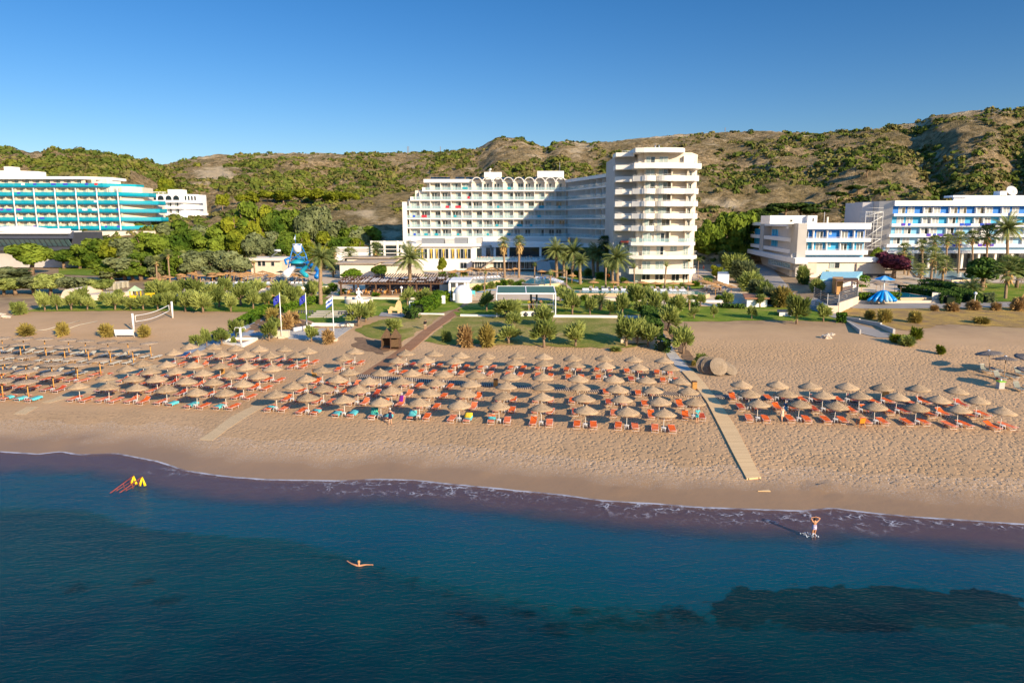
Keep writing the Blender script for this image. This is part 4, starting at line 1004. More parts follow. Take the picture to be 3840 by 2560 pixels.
for i in range(6):
    z = Zq[i]; bx = xb if i < 5 else xat(405, YA)
    e = (xat(ends[i], YA+9), YA+9.0); path = [(x0, YA), (bx, YA), e, (e[0]+.3, e[1]+5)]
    mb = MB(); mb.prism(path + [(x0, YA+8)], z-.5, z-.1)
    xx = bx
    while xx > x0:
        if i < 5: mb.prism([(xx-.1,YA+.5),(xx+.1,YA+.5),(xx+.1,YA+1.8),(xx-.1,YA+1.8)], z-.1, z+2.6); mb.box(xx-1.2, xx, YA+1.2, YA+1.82, z-.1, z+2.3)
        else: mb.box(xx-.9, xx+.4, YA+1.2, YA+1.82, z-.1, z+2.5)
        xx -= bq
    o = mb.build('balcony', CREAM, tq)
    gm = MB(); gm.wallline(path, .06, z-.12, z+1.0); gm.build('glass_panel', TURQ, o)
    band = MB(); band.wallline([(p[0], p[1]-.06) for p in path], .08, z-.5, z-.1); band.build('edge_band', M('deep_turquoise_band', (.0,.16,.26), .4, .1, 1), o)
    xx = bx - bq*.5; k = 0
    while xx > xat(-20, YA):
        if not (i == 5 and xx > xat(315, YA)): window(tq, xx+.2, YA+1.75, z+.0, 2.3 if i < 5 else 1.9, 2.3, bw.choice([0,0,1]))
        if bw.random() < .28:
            c = bw.choice(['blue','blue','white','purple','teal','red']); hang(xx+U(-1,1), YA, z+1.0, bw.choice([.8,1.2,1.8]), c, f'{c} towel on the {FL[i]} turquoise rail, {ordn(k)} room from the corner', 'towels on the turquoise hotel')
        xx -= bq; k += 1
xx = xb - bq*.1; 
while xx > x0+2:
    MB().box(xx-.14, xx+.14, YA-.3, YA, Zq[0]-.6, Zq[4]+2.4).build('fin', BWHITE, tq); xx -= bq*2
MB().prism([(x0,YA-.4),(xat(325,YA),YA-.4),(xat(440,YA+5),YA+6),(xat(440,YA+5),YA+15),(x0,YA+15)], zat(672,YA), zat(662,YA)).build('roof', BWHITE, tq)
MB().box(xat(360,YA+6), xat(440,YA+6), YA+4, YA+12, Zq[5], zat(668,YA)).build('penthouse', WHITE, tq)
MB().prism([(x0,YA+5),(xat(80,YA+5),YA+5),(xat(174,YA+10),YA+10),(xat(174,YA+10),YA+14),(x0,YA+14)], zat(668,YA+5), zat(640,YA+5)).build('roof_hut', WHITE, tq)
MB().box(xat(46,YA+6), xat(78,YA+6), YA+6, YA+10, zat(645,YA+6), zat(625,YA+6)).build('chimney', WHITE, tq)
MB().prism([(xat(290,YA-2),YA-2),(xat(560,YA-2),YA-2),(xat(560,YA-2),YA+3),(xat(290,YA-2),YA+3)], zat(965,YA-2), zat(867,YA-2)).build('podium', CREAM, tq)
MB().box(xat(318,YA-2), xat(368,YA-2), YA-2.05, YA-1.9, zat(892,YA-2), zat(886,YA-2)).build('vent_slot', DARKG, tq)
# grey restaurant in front of it
YR_ = 222.0
rs = bldg(100, 1000, YR_, 'low dark grey restaurant with slanted windows below the turquoise hotel', name='restaurant_building')
mb = MB(); a, b = xat(-300,YR_), xat(272,YR_)
def sl(z0, y0, z1, y1, xa0, xb0, xa1, xb1, mat, nm):
    MB().add([(xa0,y0,z0),(xb0,y0,z0),(xb1,y1,z1),(xa1,y1,z1),(xa0,y0+.4,z0),(xb0,y0+.4,z0),(xb1,y1+.4,z1),(xa1,y1+.4,z1)],[(0,1,2,3),(7,6,5,4),(0,4,5,1),(2,6,7,3),(1,5,6,2),(0,3,7,4)]).build(nm, mat, rs)
sl(zat(895,YR_), YR_, zat(868,YR_), YR_+4, a, b, a, b-2, DARKG, 'sloping_roof')
sl(zat(925,YR_), YR_+2.2, zat(896,YR_), YR_+.3, a, b-4, a, b-1.5, DARKG, 'window_frame')
for k in range(18):
    xw = xat(255-k*19, YR_); sl(zat(924,YR_), YR_+2.05, zat(898,YR_), YR_+.25, xw-1.25, xw-.15, xw-1.25, xw-.15, glass('blue_grey_glass', (.10,.17,.19), .1), 'window')
MB().prism([(a,YR_+1),(b,YR_+1),(b+2,YR_+8),(b+2,YR_+20),(a,YR_+20)], zat(940,YR_), zat(926,YR_)).build('fascia', DARKG, rs)
MB().box(a, b-3, YR_+3, YR_+20, zat(1005,YR_), zat(940,YR_)).build('wall', GREYW, rs)
MB().box(a, b-2, YR_+3.5, YR_+20, zat(926,YR_), zat(872,YR_)).build('core', DARKG, rs)
for (p, q, h_) in ((-60, 260, 867), (180, 218, 858)):
    MB().box(xat(p,YR_+2), xat(q,YR_+2), YR_+1.5, YR_+9, zat(h_+10,YR_), zat(h_,YR_)).build('roof_band', BWHITE, rs)
MB().lathe([(9,0),(8,.9),(4,1.5),(0,1.7)], 20, c=(xat(70,YR_+10),YR_+10,zat(868,YR_))).build('roof_dome', BWHITE, rs)
# ------------------------------------------------------------------ white arched hotel on the slope
YB = 330.0
ah = bldg(680, 815, YB, 'small white hotel with a row of arches on the slope')
za_, zb_ = zat(727,YB), zat(822,YB); xm = xat(691,YB); xe = xat(763,YB+8)
mb = MB(); mb.prism([(xat(500,YB),YB+2.2),(xm,YB+2.2),(xe-1.5,YB+10),(xe-1.5,YB+18),(xat(500,YB),YB+18)], zb_-4, za_); mb.build('wall', BWHITE, ah)
for zt_, n_ in ((757,'a'),(780,'b')):
    z = zat(zt_,YB); MB().prism([(xat(500,YB),YB),(xm,YB),(xe,YB+8),(xe,YB+12),(xat(500,YB),YB+12)], z-.35, z+.75).build('balcony', BWHITE, ah)
MB().prism([(xat(590,YB),YB-2),(xm+1,YB-2),(xe+8,YB+5),(xe+8,YB+14),(xat(500,YB),YB+10)], zat(835,YB), zat(799,YB)).build('terrace', BWHITE, ah)
def archwin(x, y, z, w, h, rz=0):
    mb = MB(); mb.frame((x,y,z), rz); pts = [(-w/2,0),(w/2,0),(w/2,h-w/2)] + [(w/2*cos(pi*j/8), h-w/2+w/2*sin(pi*j/8)) for j in range(1,9)]
    n = len(pts); mb.add([(a,-.12,b) for a,b in pts]+[(a,.1,b) for a,b in pts], [tuple(range(n))]+[(i,n+i,n+(i+1)%n,(i+1)%n) for i in range(n)]); return mb.build('arched_window', GLASSD, ah)
for px in (587, 615, 644, 672): archwin(xat(px,YB+2), YB+2.2, zat(754,YB+2), 2.7, 2.5)
for k in range(4): q = .12+.2*k; archwin(xm+(xe-1.5-xm)*q, YB+2.2+7.8*q, zat(754,YB+4), 1.0, 2.4, .72)
for r_ in (776, 800):
    for px in (590, 618, 646, 673): window(ah, xat(px,YB+2), YB+2.1, zat(r_,YB+2), 1.6, 2.0, 1)
MB().box(xat(647,YB+6), xat(700,YB+6), YB+5, YB+10, za_-1, zat(711,YB+6)).build('roof_hut', WHITE, ah)
mb = MB()
for px in (565, 600, 616): mb.box(xat(px,YB), xat(px,YB)+.25, YB+2, YB+2.3, za_, zat(720,YB))
mb.box(xat(563,YB), xat(618,YB), YB+2, YB+5, zat(721,YB), zat(719,YB)); mb.build('pergola', BWHITE, ah)
# ------------------------------------------------------------------ blue and white hotels on the right
BL = [M('bright_blue_paint', (.0,.15,.52), .55, .06, .6), M('sky_blue_paint', (.03,.34,.60), .55, .06, .6), M('pale_blue_paint', (.16,.42,.66), .55, .06, .6), M('faint_blue_paint', (.30,.52,.70), .55, .06, .6)]
YG = 188.0
gb_ = bldg(3120, 1040, YG, 'compact four storey blue and white hotel with roof hut')
def XG(px): return xat(px, YG)
xl, xr = XG(3012), XG(3258)
core_y = YG+2
sx, sy = xat(2826, 249), 249.0
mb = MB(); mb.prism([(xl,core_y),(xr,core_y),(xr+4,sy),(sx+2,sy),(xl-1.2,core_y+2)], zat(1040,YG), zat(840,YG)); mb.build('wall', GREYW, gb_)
MB().box(xl, xr+.3, YG-.2, YG+12, zat(859.6,YG), zat(836.5,YG)).build('roof_band', BWHITE, gb_)
for (a_, b_, c_) in ((893,907,0),(938.5,955,1)):
    MB().box(xl-.2, xr+.5-c_*.6, YG-.3, YG+1.9, zat(b_,YG), zat(a_,YG)).build('balcony', BWHITE, gb_)
for (a_, b_, m_) in ((859.6,893,0),(907,938.5,1),(955,966,2)):
    MB().box(xl-.5, xr-.4, YG+1.7, YG+2.03, zat(b_,YG)-.02, zat(a_,YG)+.02).build('blue_panel', BL[m_], gb_)
for r_, (zt_, bt) in enumerate(((866,894),(912,939))):
    for px in (3027, 3083, 3176, 3236): window(gb_, XG(px), YG+1.6, zat(bt,YG+1.6), 1.75 if px != 3236 else 1.6, 1.85, bw.choice([0,1]), fm=BWHITE, cm=CURTG)
    window(gb_, XG(3123), YG+1.6, zat(880+r_*46,YG+1.6), .55, .9, 0, nf=1, fm=BWHITE)
    for px in (3055, 3107, 3158, 3208): MB().box(XG(px)-.07, XG(px)+.15, YG+.8, YG+1.7, zat(bt,YG), zat(zt_-2,YG)).build('divider', BWHITE, gb_)
    g1, g2 = MB(), MB(); railing(g1, g2, [(xl,YG-.1),(xr,YG-.1)], zat(893+r_*45.5,YG), .3, 4); g2.build('railing', ALU, gb_)
# side facade running back
def sp_(q, off): 
    a_ = Vector((xl, YG)); b_ = Vector((sx, sy)); d = (b_-a_).normalized(); n_ = Vector((-d.y, d.x)); p = a_.lerp(b_, q) + n_*off; return (p.x, p.y)
def side(z0, z1, off, q0=0.0, q1=1.0, mat=BWHITE, nm='side_balcony'):
    MB().prism([sp_(q0,-.5), sp_(q0,off), sp_(q1,off), sp_(q1,-.5)], z0, z1).build(nm, mat, gb_)
zlev = [zat(966,YG), zat(925,YG)-1.0, zat(907,YG)+.4, zat(859.6,YG)]
side(zat(859.6,YG)+.6, zat(836.5,YG), 1.6, 0, 1, BWHITE, 'side_roof_band')
side(zat(907,YG)-.2, zat(893,YG)-.1, 1.7, .1, .62); side(zat(907,YG)-.2, zat(893,YG)-.1, 1.7, .72, 1)
side(zat(955,YG), zat(940,YG), 1.7, .1, .62); side(zat(955,YG), zat(940,YG), 1.7, .72, 1)
side(zat(1040,YG), zat(836.5,YG)-.1, 1.75, -.02, .08, GREYW, 'corner_pier'); side(zat(966,YG), zat(836.5,YG)-.1, 1.75, .63, .71, GREYW, 'side_pier')
for z_ in (zat(893,YG)-.05, zat(938,YG)):
    for k in range(8): q = .17+k*.05; p = sp_(q, .15); MB().prism([sp_(q,0),sp_(q,.3),sp_(q+.035,.3),sp_(q+.035,0)], z_, z_+1.9).build('shutter', BL[1], gb_)
    for k in range(5): q = .75+k*.045; MB().prism([sp_(q,0),sp_(q,.3),sp_(q+.03,.3),sp_(q+.03,0)], z_, z_+1.9).build('shutter', BL[1], gb_)
side(zat(985,YG)-.1, zat(966,YG)-.05, 2.6, -.06, 1, BWHITE, 'side_band')
MB().box(xl-2.6, xr+7, YG-1.6, YG+3, zat(982,YG-1), zat(966,YG-1)).build('front_band', BWHITE, gb_)
MB().box(xl-1.5, xr+4.5, YG-.8, YG+4, zat(1060,YG), zat(982,YG)).build('ground_floor', CREAM, gb_)
mb = MB(); mb.box(XG(3212), XG(3310), YG-1.3, YG-1.2, zat(1025,YG), zat(985,YG)); mb.build('blind', M('beige_blind', (.62,.53,.42), .9, .05, 1), gb_)
MB().box(XG(3023), XG(3062), YG-1.3, YG-1.2, zat(1023,YG), zat(984,YG)).build('blind', M('beige_blind', (0,0,0)), gb_)
window(gb_, XG(3131), YG-.95, zat(1005,YG), 2.7, 1.5, 1)
MB().box(XG(3230)-.1, XG(3238)+8, YG-.9, YG-.7, zat(1060,YG), zat(1026,YG)).build('dark_opening', DARKG, gb_)
MB().box(XG(2898), XG(3034), YG+3, YG+10, zat(840,YG), zat(808,YG)).build('roof_hut', BWHITE, gb_)
MB().box(XG(3034), XG(3070), YG+1.8, YG+10, zat(840,YG), zat(808.5,YG)).build('roof_hut', BWHITE, gb_)
window(gb_, XG(2979), YG+2.9, zat(832,YG), .7, .6, 2, nf=1); window(gb_, XG(3055), YG+1.7, zat(832,YG), .45, 1.0, 2, nf=1)
MB().tube([(XG(3116),YG+5,zat(838,YG)),(XG(3116),YG+5,zat(794,YG))], .06, 5).build('antenna', ALU, gb_)
MB().box(XG(3128), XG(3133), YG+5, YG+5.4, zat(838,YG), zat(813,YG)).build('chimney', CREAM, gb_)
o = MB().lathe([(.02,.0),(.5,.1),(.9,.35),(.88,.37),(.48,.13),(.02,.03)], 14).build('satellite_dish', GREYW); o.location = (XG(2982), YG-.2, zat(962,YG)); o.rotation_euler = (1.2,0,-.4); tag(o, 'grey satellite dish at the corner of the compact blue hotel', 'dish')
# glass rail gallery on the dark side
g1, g2 = MB(), MB(); railing(g1, g2, [sp_(.02,2.6), sp_(.42,2.6)], zat(1010,YG), 1.4, 2); g1.build('glass_panel', GRAIL, gb_); g2.build('railing', ALU, gb_)
MB().prism([sp_(0,0),sp_(0,2.7),sp_(.42,2.7),sp_(.42,0)], zat(1013,YG), zat(1009,YG)).build('gallery', GREYW, gb_)
YH = 208.0
bh = bldg(3600, 1000, YH, 'long blue and white hotel of four balcony rows on the right')
def XH(px): return xat(px, YH)
xl, xr = XH(3343), XH(4350)
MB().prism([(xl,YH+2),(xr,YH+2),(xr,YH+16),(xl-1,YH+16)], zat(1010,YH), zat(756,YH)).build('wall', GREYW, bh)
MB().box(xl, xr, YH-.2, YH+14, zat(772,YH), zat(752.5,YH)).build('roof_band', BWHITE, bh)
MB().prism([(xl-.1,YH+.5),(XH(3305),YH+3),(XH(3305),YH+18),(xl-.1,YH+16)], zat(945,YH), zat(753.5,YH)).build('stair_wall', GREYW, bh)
MB().prism([(XH(3304),YH+6),(XH(3268),YH+7),(XH(3268),YH+18),(XH(3304),YH+18)], zat(945,YH), zat(757,YH)).build('side_wall', M('shaded_violet_grey_render', (.52,.50,.50), .8, .05, .5), bh)  # violet-grey render on the side wall
rows_ = [(772,801,0,801,811),(811,839,1,839,850),(850,878,2,878,889),(889,916,3,916,927)]
for r_, (t0, t1, mi, b0_, b1_) in enumerate(rows_):
    xs_ = xl - r_*.45
    MB().box(xs_, xr, YH+1.7, YH+2.02, zat(t1,YH)-.03, zat(t0,YH)+.03).build('blue_panel', BL[mi], bh)
    o = MB().box(xs_, xr, YH-.3, YH+1.9, zat(b1_,YH), zat(b0_,YH)).build('balcony', BWHITE, bh)
    for k in range(7):
        for j, dx in enumerate((0, 34.5)):
            px = 3383 + k*98 + dx - r_*3
            window(bh, XH(px), YH+1.6, zat(t1,YH)+.02, 1.95, 1.78, bw.choice([0,0,1]), fm=BWHITE, cm=M('pale_curtain', (.33,.35,.36), .5, .25, 3))
            if j == 0 and k or j == 1 and k % 2: MB().box(XH(px-20)-.06, XH(px-20)+.12, YH+.9, YH+1.7, zat(t1,YH), zat(t0+5,YH)).build('divider', BWHITE, bh)
        if bw.random() < .5:
            for q in range(bw.choice([1,2,3])):
                c = bw.choice(['blue','purple','blue','white','white','purple','blue','orange']); hang(XH(3380+k*98+q*22), YH-.35, zat(b0_,YH)+.1, bw.choice([.8,1.2,1.8]), c, f'{c} towel over the {["top","second","third","lowest"][r_]} row parapet of the long blue hotel, bay {ordn(k)}, item {q+1}', 'towels on the long blue hotel')
MB().box(xl-1.5, xr, YH+1.2, YH+2.5, zat(938,YH), zat(927,YH)).build('blue_panel', BL[3], bh)
MB().box(XH(3320), xr, YH-1.5, YH+2.5, zat(949,YH), zat(938,YH)).build('front_band', BWHITE, bh)
MB().box(XH(3345), xr, YH+1.6, YH+3, zat(1005,YH), zat(949,YH)).build('shop_glazing', GLASSD, bh)
for px in range(3360, 4300, 62): MB().box(XH(px)-.3, XH(px)+.3, YH-1, YH-.4, zat(1005,YH), zat(949,YH)).build('column', WHITE, bh)
MB().prism([(XH(3600),YH+5),(XH(4350),YH+5),(XH(4350),YH+12),(XH(3650),YH+12)], zat(752,YH), zat(731,YH)).build('roof_hut', BWHITE, bh)
MB().prism([(XH(3590),YH+4),(XH(3650),YH+4),(XH(3650),YH+10),(XH(3600),YH+10)], zat(738,YH), zat(731,YH)).build('roof_hut', BWHITE, bh)
o = MB().lathe([(.02,.0),(.9,.2),(1.6,.6),(1.57,.65),(.85,.25),(.02,.05)], 16).build('satellite_dish', ALU); o.location = (XH(3822), YH+6, zat(716,YH)); o.rotation_euler = (1.0,.5,-.3); tag(o, 'white satellite dish on the roof of the long blue hotel', 'dish')
MB().box(XH(3775), XH(3800), YH+5, YH+8, zat(733,YH), zat(714,YH)).build('chimney', BWHITE, bh)
# steel fire escape
fe = empty('fire_escape', (XH(3270), YH+2, zat(940,YH)), 'white steel fire escape tower on the side of the long blue hotel', 'stairs')
fx0, fx1 = XH(3236), XH(3300); lvz = [zat(y,YH) for y in (935,895,848,811,793)]
mb = MB()
for x in (fx0, (fx0+fx1)/2, fx1):
    for y in (YH-.5, YH+2.5): mb.tube([(x,y,lvz[0]),(x,y,lvz[-1])], .09, 4)
mb.build('post', ALU, fe)
for i, z in enumerate(lvz):
    mb = MB(); mb.box(fx0, fx1, YH-.5, YH+2.5, z-.08, z+.02); mb.tube([(fx0,YH-.5,z+1),(fx1,YH-.5,z+1)], .05, 4)
    mb.build('landing', ALU, fe)
    if i < 4: MB().tube([(fx0,YH-.4,z),(fx1,YH-.4,lvz[i+1])], .12, 4).build('flight', ALU, fe)
mb = MB()
for k in range(6): x = fx0 + (fx1-fx0)*k/10; mb.tube([(x,YH-.5,lvz[-2]),(x,YH-.5,lvz[-1])], .04, 4)
mb.build('bar', ALU, fe)
for px, y0_, y1_ in ((2512, .2, 2.1), (2456, .9, 2.1), (2572, .5, 2.1)): MB().box(X(px)-.14, X(px)+.14, YT+y0_, YT+y1_, tz[3], tz[9]-.3).build('pier', CREAM, tower)
# ================================================================== LOW BUILDINGS, POOLS, GARDENS
def drape_patch(name, px_poly, mat, dz=.05, step=2.0, kind='structure', jag=0.0, world=False):
    P = px_poly if world else gpoly(px_poly)
    if jag:
        Q = []
        for i in range(len(P)):
            a = Vector(P[i]); b = Vector(P[(i+1) % len(P)]); n = max(1, int((b-a).length/1.2)); pr = Vector((-(b-a).y, (b-a).x)).normalized()
            for k in range(n): t = k/n; Q.append(tuple(a.lerp(b, t) + pr*jag*noise.noise(Vector((a.x+k*.7, a.y*.7+k*.3, 0))) * (0 if k == 0 else 1)))
        P = Q
    xs_ = [p[0] for p in P]; ys_ = [p[1] for p in P]; pts = [Vector(p) for p in P]; E = [(i, (i+1) % len(P)) for i in range(len(P))]
    y = min(ys_) + step*.5
    while y < max(ys_):
        x = min(xs_) + step*.5
        while x < max(xs_):
            if inpoly(x, y, P): pts.append(Vector((x, y)))
            x += step
        y += step
    v_, e_, f_, *_r = delaunay_2d_cdt(pts, E, [], 1, 1e-4)
    vs = [(q.x, q.y, T(q.x, q.y)+dz) for q in v_]; fs = []
    for f in f_:
        a, b, c = [Vector(v_[i]) for i in f[:3]]
        f = tuple(f); fs.append(f if (b-a).cross(c-a) > 0 else f[::-1])
    o = MB().add(vs, fs, 0, True).build(name, mat); return tag(o, kind=kind)
gr = NT('lawn_grass'); v = gr.pos()
c = gr.ramp(gr.math('ADD', gr.math('MULTIPLY', gr.noise(v, .18, 5, .6), .8), gr.math('MULTIPLY', gr.noise(v, 2.2, 4, .7), .25)), [(.36, (.09,.16,.018)), (.52, (.19,.26,.028)), (.64, (.32,.30,.06)), (.74, (.42,.32,.13))])
gr.princ(c, .95, gr.bump(gr.noise(v, 6, 4, .8), 1, .12), spec=.1); LAWN = gr.m
gr = NT('dry_lawn'); v = gr.pos()
c = gr.ramp(gr.math('ADD', gr.math('MULTIPLY', gr.noise(v, .15, 5, .6), .8), gr.math('MULTIPLY', gr.noise(v, 2.0, 4, .7), .28)), [(.38, (.12,.17,.025)), (.52, (.24,.235,.055)), (.62, (.38,.29,.11)), (.74, (.48,.35,.18))])
gr.princ(c, .95, gr.bump(gr.noise(v, 6, 4, .8), 1, .12), spec=.1); DRYL = gr.m
gr = NT('golden_grass'); v = gr.pos()
c = gr.ramp(gr.noise(v, .35, 6, .7), [(.38, (.30,.20,.10)), (.50, (.42,.27,.09)), (.62, (.52,.34,.09))])
gr.princ(c, .95, gr.bump(gr.noise(v, 5, 4, .8), 1, .15), spec=.1); GOLD = gr.m
TERR = M('beige_terrace_paving', (.62,.48,.33), .8, .08, .4); TAN = M('tan_pool_wall', (.58,.43,.26), .75, .1, .8)
ASPH = M('grey_concrete_road', (.30,.27,.24), .9, .15, .5, .3, 3); SOIL = M('brown_garden_soil', (.20,.12,.065), .95, .3, 1.2, .6, 5)
drape_patch('lawn', [(85,1170),(160,1150),(260,1132),(520,1118),(900,1104),(1230,1106),(1205,1132),(1070,1162),(998,1163),(985,1170),(740,1168),(560,1166),(330,1166),(190,1168)], LAWN, .05, jag=.8)
drape_patch('lawn', [(1110,1190),(1080,1165),(1210,1122),(1560,1124),(1660,1130),(1745,1132),(1712,1158),(1655,1172),(1560,1176),(1440,1182),(1330,1196),(1215,1218)], LAWN, .05, jag=.8)
drape_patch('dry_lawn', [(1330,1240),(1420,1200),(1560,1182),(1668,1178),(1600,1225),(1505,1285),(1420,1272),(1372,1262)], DRYL, .05, jag=1.0)
drape_patch('dry_lawn', [(1712,1186),(2446,1190),(2470,1240),(2440,1284),(2350,1304),(2150,1302),(1960,1294),(1820,1292),(1640,1290),(1590,1280),(1650,1232)], DRYL, .05, jag=1.2)
drape_patch('lawn', [(1760,1140),(1900,1128),(2200,1128),(2408,1132),(2412,1162),(2436,1180),(1706,1184),(1700,1170)], LAWN, .06)
drape_patch('lawn', [(2434,1148),(2640,1150),(3020,1148),(3120,1160),(3180,1196),(3100,1206),(2900,1200),(2700,1206),(2520,1204),(2478,1192)], LAWN, .05, jag=.8)
drape_patch('lawn', [(3540,1062),(3900,1066),(3900,1130),(3560,1134)], LAWN, .07)
drape_patch('lawn', [(220,960),(560,960),(560,1040),(220,1030)], LAWN, .07)
drape_patch('lawn', [(2030,1012),(2300,1020),(2320,1058),(2640,1070),(2640,1084),(2150,1088),(2120,1060)], LAWN, .08)
drape_patch('dry_grass', [(3130,1186),(3160,1160),(3300,1150),(3900,1150),(3900,1230),(3700,1225),(3560,1215),(3400,1240),(3290,1225)], GOLD, .05, jag=1.2)
drape_patch('garden_soil', [(985,1172),(1070,1164),(1120,1195),(1205,1225),(1080,1238),(960,1240),(930,1236)], SOIL, .045, jag=.8)
drape_patch('garden_soil', [(1330,1265),(1480,1280),(1440,1330),(1320,1300)], SOIL, .03, jag=1.4)
drape_patch('garden_soil', [(2478,1200),(2500,1196),(2620,1370),(2640,1390),(2604,1392),(2545,1320)], SOIL, .03, jag=.5)
drape_patch('terrace', [(1130,1100),(1190,1020),(1400,985),(1700,1000),(2150,985),(2640,1010),(2760,1070),(2900,1150),(2440,1146),(2420,1160),(2408,1130),(1900,1124),(1750,1128),(1560,1120),(1240,1118)], TERR, .03, step=3)
drape_patch('terrace', [(560,1092),(640,1040),(900,1012),(1190,1020),(1240,1100),(900,1100),(640,1112)], TERR, .03, step=3)
drape_patch('terrace', [(3050,1150),(3200,1040),(3400,990),(3900,985),(3900,1060),(3560,1060),(3500,1132),(3214,1140)], TERR, .03, step=3)
drape_patch('road', [(3150,1150),(3220,1136),(3560,1136),(3900,1132),(3900,1150),(3560,1156),(3220,1158)], ASPH, .06)
drape_patch('concrete_ramp', [(2940,1130),(3070,1118),(3150,1152),(3155,1190),(3220,1218),(3345,1254),(3340,1268),(3290,1266),(3225,1250),(3165,1206),(3105,1184),(3040,1160)], ASPH, .07)
drape_patch('road', [(2660,960),(2760,950),(2870,1050),(2990,1130),(2900,1140),(2780,1060),(2700,1010)], ASPH, .05)
drape_patch('driveway', [(2760,940),(2800,940),(2900,1010),(2960,1080),(2900,1090)], ASPH, .09)
# ------------------------------------------------------------------ pools
pw = NT('pool_water'); v = pw.pos(); c = pw.ramp(pw.noise(v, .4, 4), [(.3, (.02,.20,.22)), (.7, (.05,.34,.35))]); pw.princ(c, .04, pw.bump(pw.noise(v, 2.5, 3), .25, .08), spec=.6); POOL = pw.m
pw = NT('dark_pool_water'); v = pw.pos(); c = pw.ramp(pw.noise(v, .4, 4), [(.3, (.0,.06,.065)), (.7, (.01,.12,.12))]); pw.princ(c, .04, pw.bump(pw.noise(v, 2.5, 3), .25, .08), spec=.6); POOLD = pw.m
def pool(pts, label, hh=.55, mat=POOL, wallm=TAN):
    P = gpoly(pts); z = max(T(*p) for p in P) + hh; b = min(T(*p) for p in P) - .3; cx = sum(p[0] for p in P)/len(P); cy = sum(p[1] for p in P)/len(P)
    root = empty('swimming_pool', (cx, cy, z-hh), label, 'pool'); out = [(cx+(x-cx)*1.0+(.5 if x > cx else -.5), y+(.45 if y > cy else -.45)) for x, y in P]
    MB().prism(out, b, z-.06).build('basin_wall', wallm, root)
    mb = MB(); mb.prism(out, z-.055, z-.02); mb.build('coping', TERR, root)
    MB().prism(P, z-.05, z+.0).build('water', mat, root); return root
pool([(1763,1062),(1874,1050),(1901,1053),(1809,1075),(1763,1078)], 'slim turquoise pool by the white kiosk')
pool([(1961,1074),(1990,1052),(2051,1052),(2092,1072),(2030,1082)], 'wedge shaped pool edged by white loungers at the central lane')
pool([(2150,1100),(2600,1101),(2650,1113),(2635,1119),(2500,1114),(2150,1110)], 'long shallow pool lined with white loungers in the water')
pool([(2184,1040),(2232,1040),(2222,1052),(2184,1048)], 'small dark pool among the date palms', .3, POOLD)
pool([(2624,1036),(2668,1036),(2688,1050),(2652,1054)], 'dark green square pool behind the tower terrace', .3, POOLD)
pool([(2318,1050),(2396,1052),(2392,1063),(2330,1061)], 'pale pool at the foot of the tower', .3)
pool([(770,1066),(1020,1064),(1022,1087),(775,1087)], 'wide turquoise pool behind the pollarded trees', .4, POOL, CREAM)
pool([(1090,1066),(1180,1062),(1250,1080),(1130,1086)], 'curved pool beside the water slides', .3, POOL, CREAM)
pool([(3214,1110),(3374,1103),(3391,1107),(3491,1130),(3369,1133),(3214,1130)], 'pool with the blue octopus like slide on the right', .5, glass('slide_pool_water', (.01,.20,.30), .05))
pool([(3410,1014),(3560,1010),(3680,1050),(3570,1056),(3440,1040)], 'large pool in front of the long blue hotel', .2, M('pale_pool', (.28,.42,.42), .2, .1, 1))
def block(name, pts, h, mat, label, cat, z0=-.4, parts=None):
    P = gpoly(pts); g0 = min(T(*p) for p in P); root = empty(name, (P[0][0], P[0][1], g0), label, cat)
    MB().prism(P, g0+z0, g0+h).build('wall', mat, root); return root, P, g0
def lowwall(pts, h, mat, label, th=.35, name='garden_wall'):
    P = gpoly(pts); mb = MB()
    for a, b in zip(P, P[1:]):
        z = max(T(*a), T(*b)); mb.wallline([a, b], th, min(T(*a), T(*b))-.5, z+h)
    return single(mb, name, mat, label, 'wall')
lowwall([(1730,1186),(1870,1188)], .35, WHITE, 'low white wall left of the gym pavilion'); lowwall([(2060,1190),(2418,1194)], .45, WHITE, 'long low white wall right of the gym pavilion')
lowwall([(1560,1178),(1662,1181)], .25, WHITE, 'short white kerb wall above the sloping lawn'); lowwall([(2332,1286),(2458,1286)], .8, BEIGE, 'beige wall behind three small trees near the parasols')
lowwall([(1175,1222),(1322,1222)], .4, WHITE, 'low white wall behind the three flagpoles'); lowwall([(1105,1243),(1160,1226),(1178,1222)], .3, WHITE, 'angled white kerb left of the flagpoles')
lowwall([(2440,1130),(2760,1136)], .5, WHITE, 'white wall below the long shallow pool'); lowwall([(1250,1122),(1560,1124),(1700,1128)], .45, CREAM, 'cream wall in front of the pergola restaurant')
lowwall([(3214,1138),(3520,1136)], .5, BEIGE, 'low beige wall along the pool with the blue slide'); lowwall([(2150,1126),(2410,1128)], .45, CREAM, 'cream steps wall under the long pool')
lowwall([(3146,1195),(3220,1208),(3300,1226),(3350,1252)], .5, GREYW, 'grey kerb wall along the top of the concrete ramp'); lowwall([(3175,1205),(3225,1252)], .15, GREYW, 'thin pale kerb at the lower edge of the ramp', .2)
lowwall([(836,1283),(886,1272),(962,1272)], .3, WHITE, 'white basin wall behind the beach shower'); lowwall([(840,1288),(912,1300),(962,1274)], .3, WHITE, 'white basin wall in front of the beach shower')
lowwall([(3060,1150),(3100,1175)], 1.2, GREYW, 'stone wall beneath the dark fence at the ramp'); lowwall([(3100,1175),(3142,1175),(3214,1138)], 1.4, BEIGE, 'beige corner wall beneath the slatted fence')
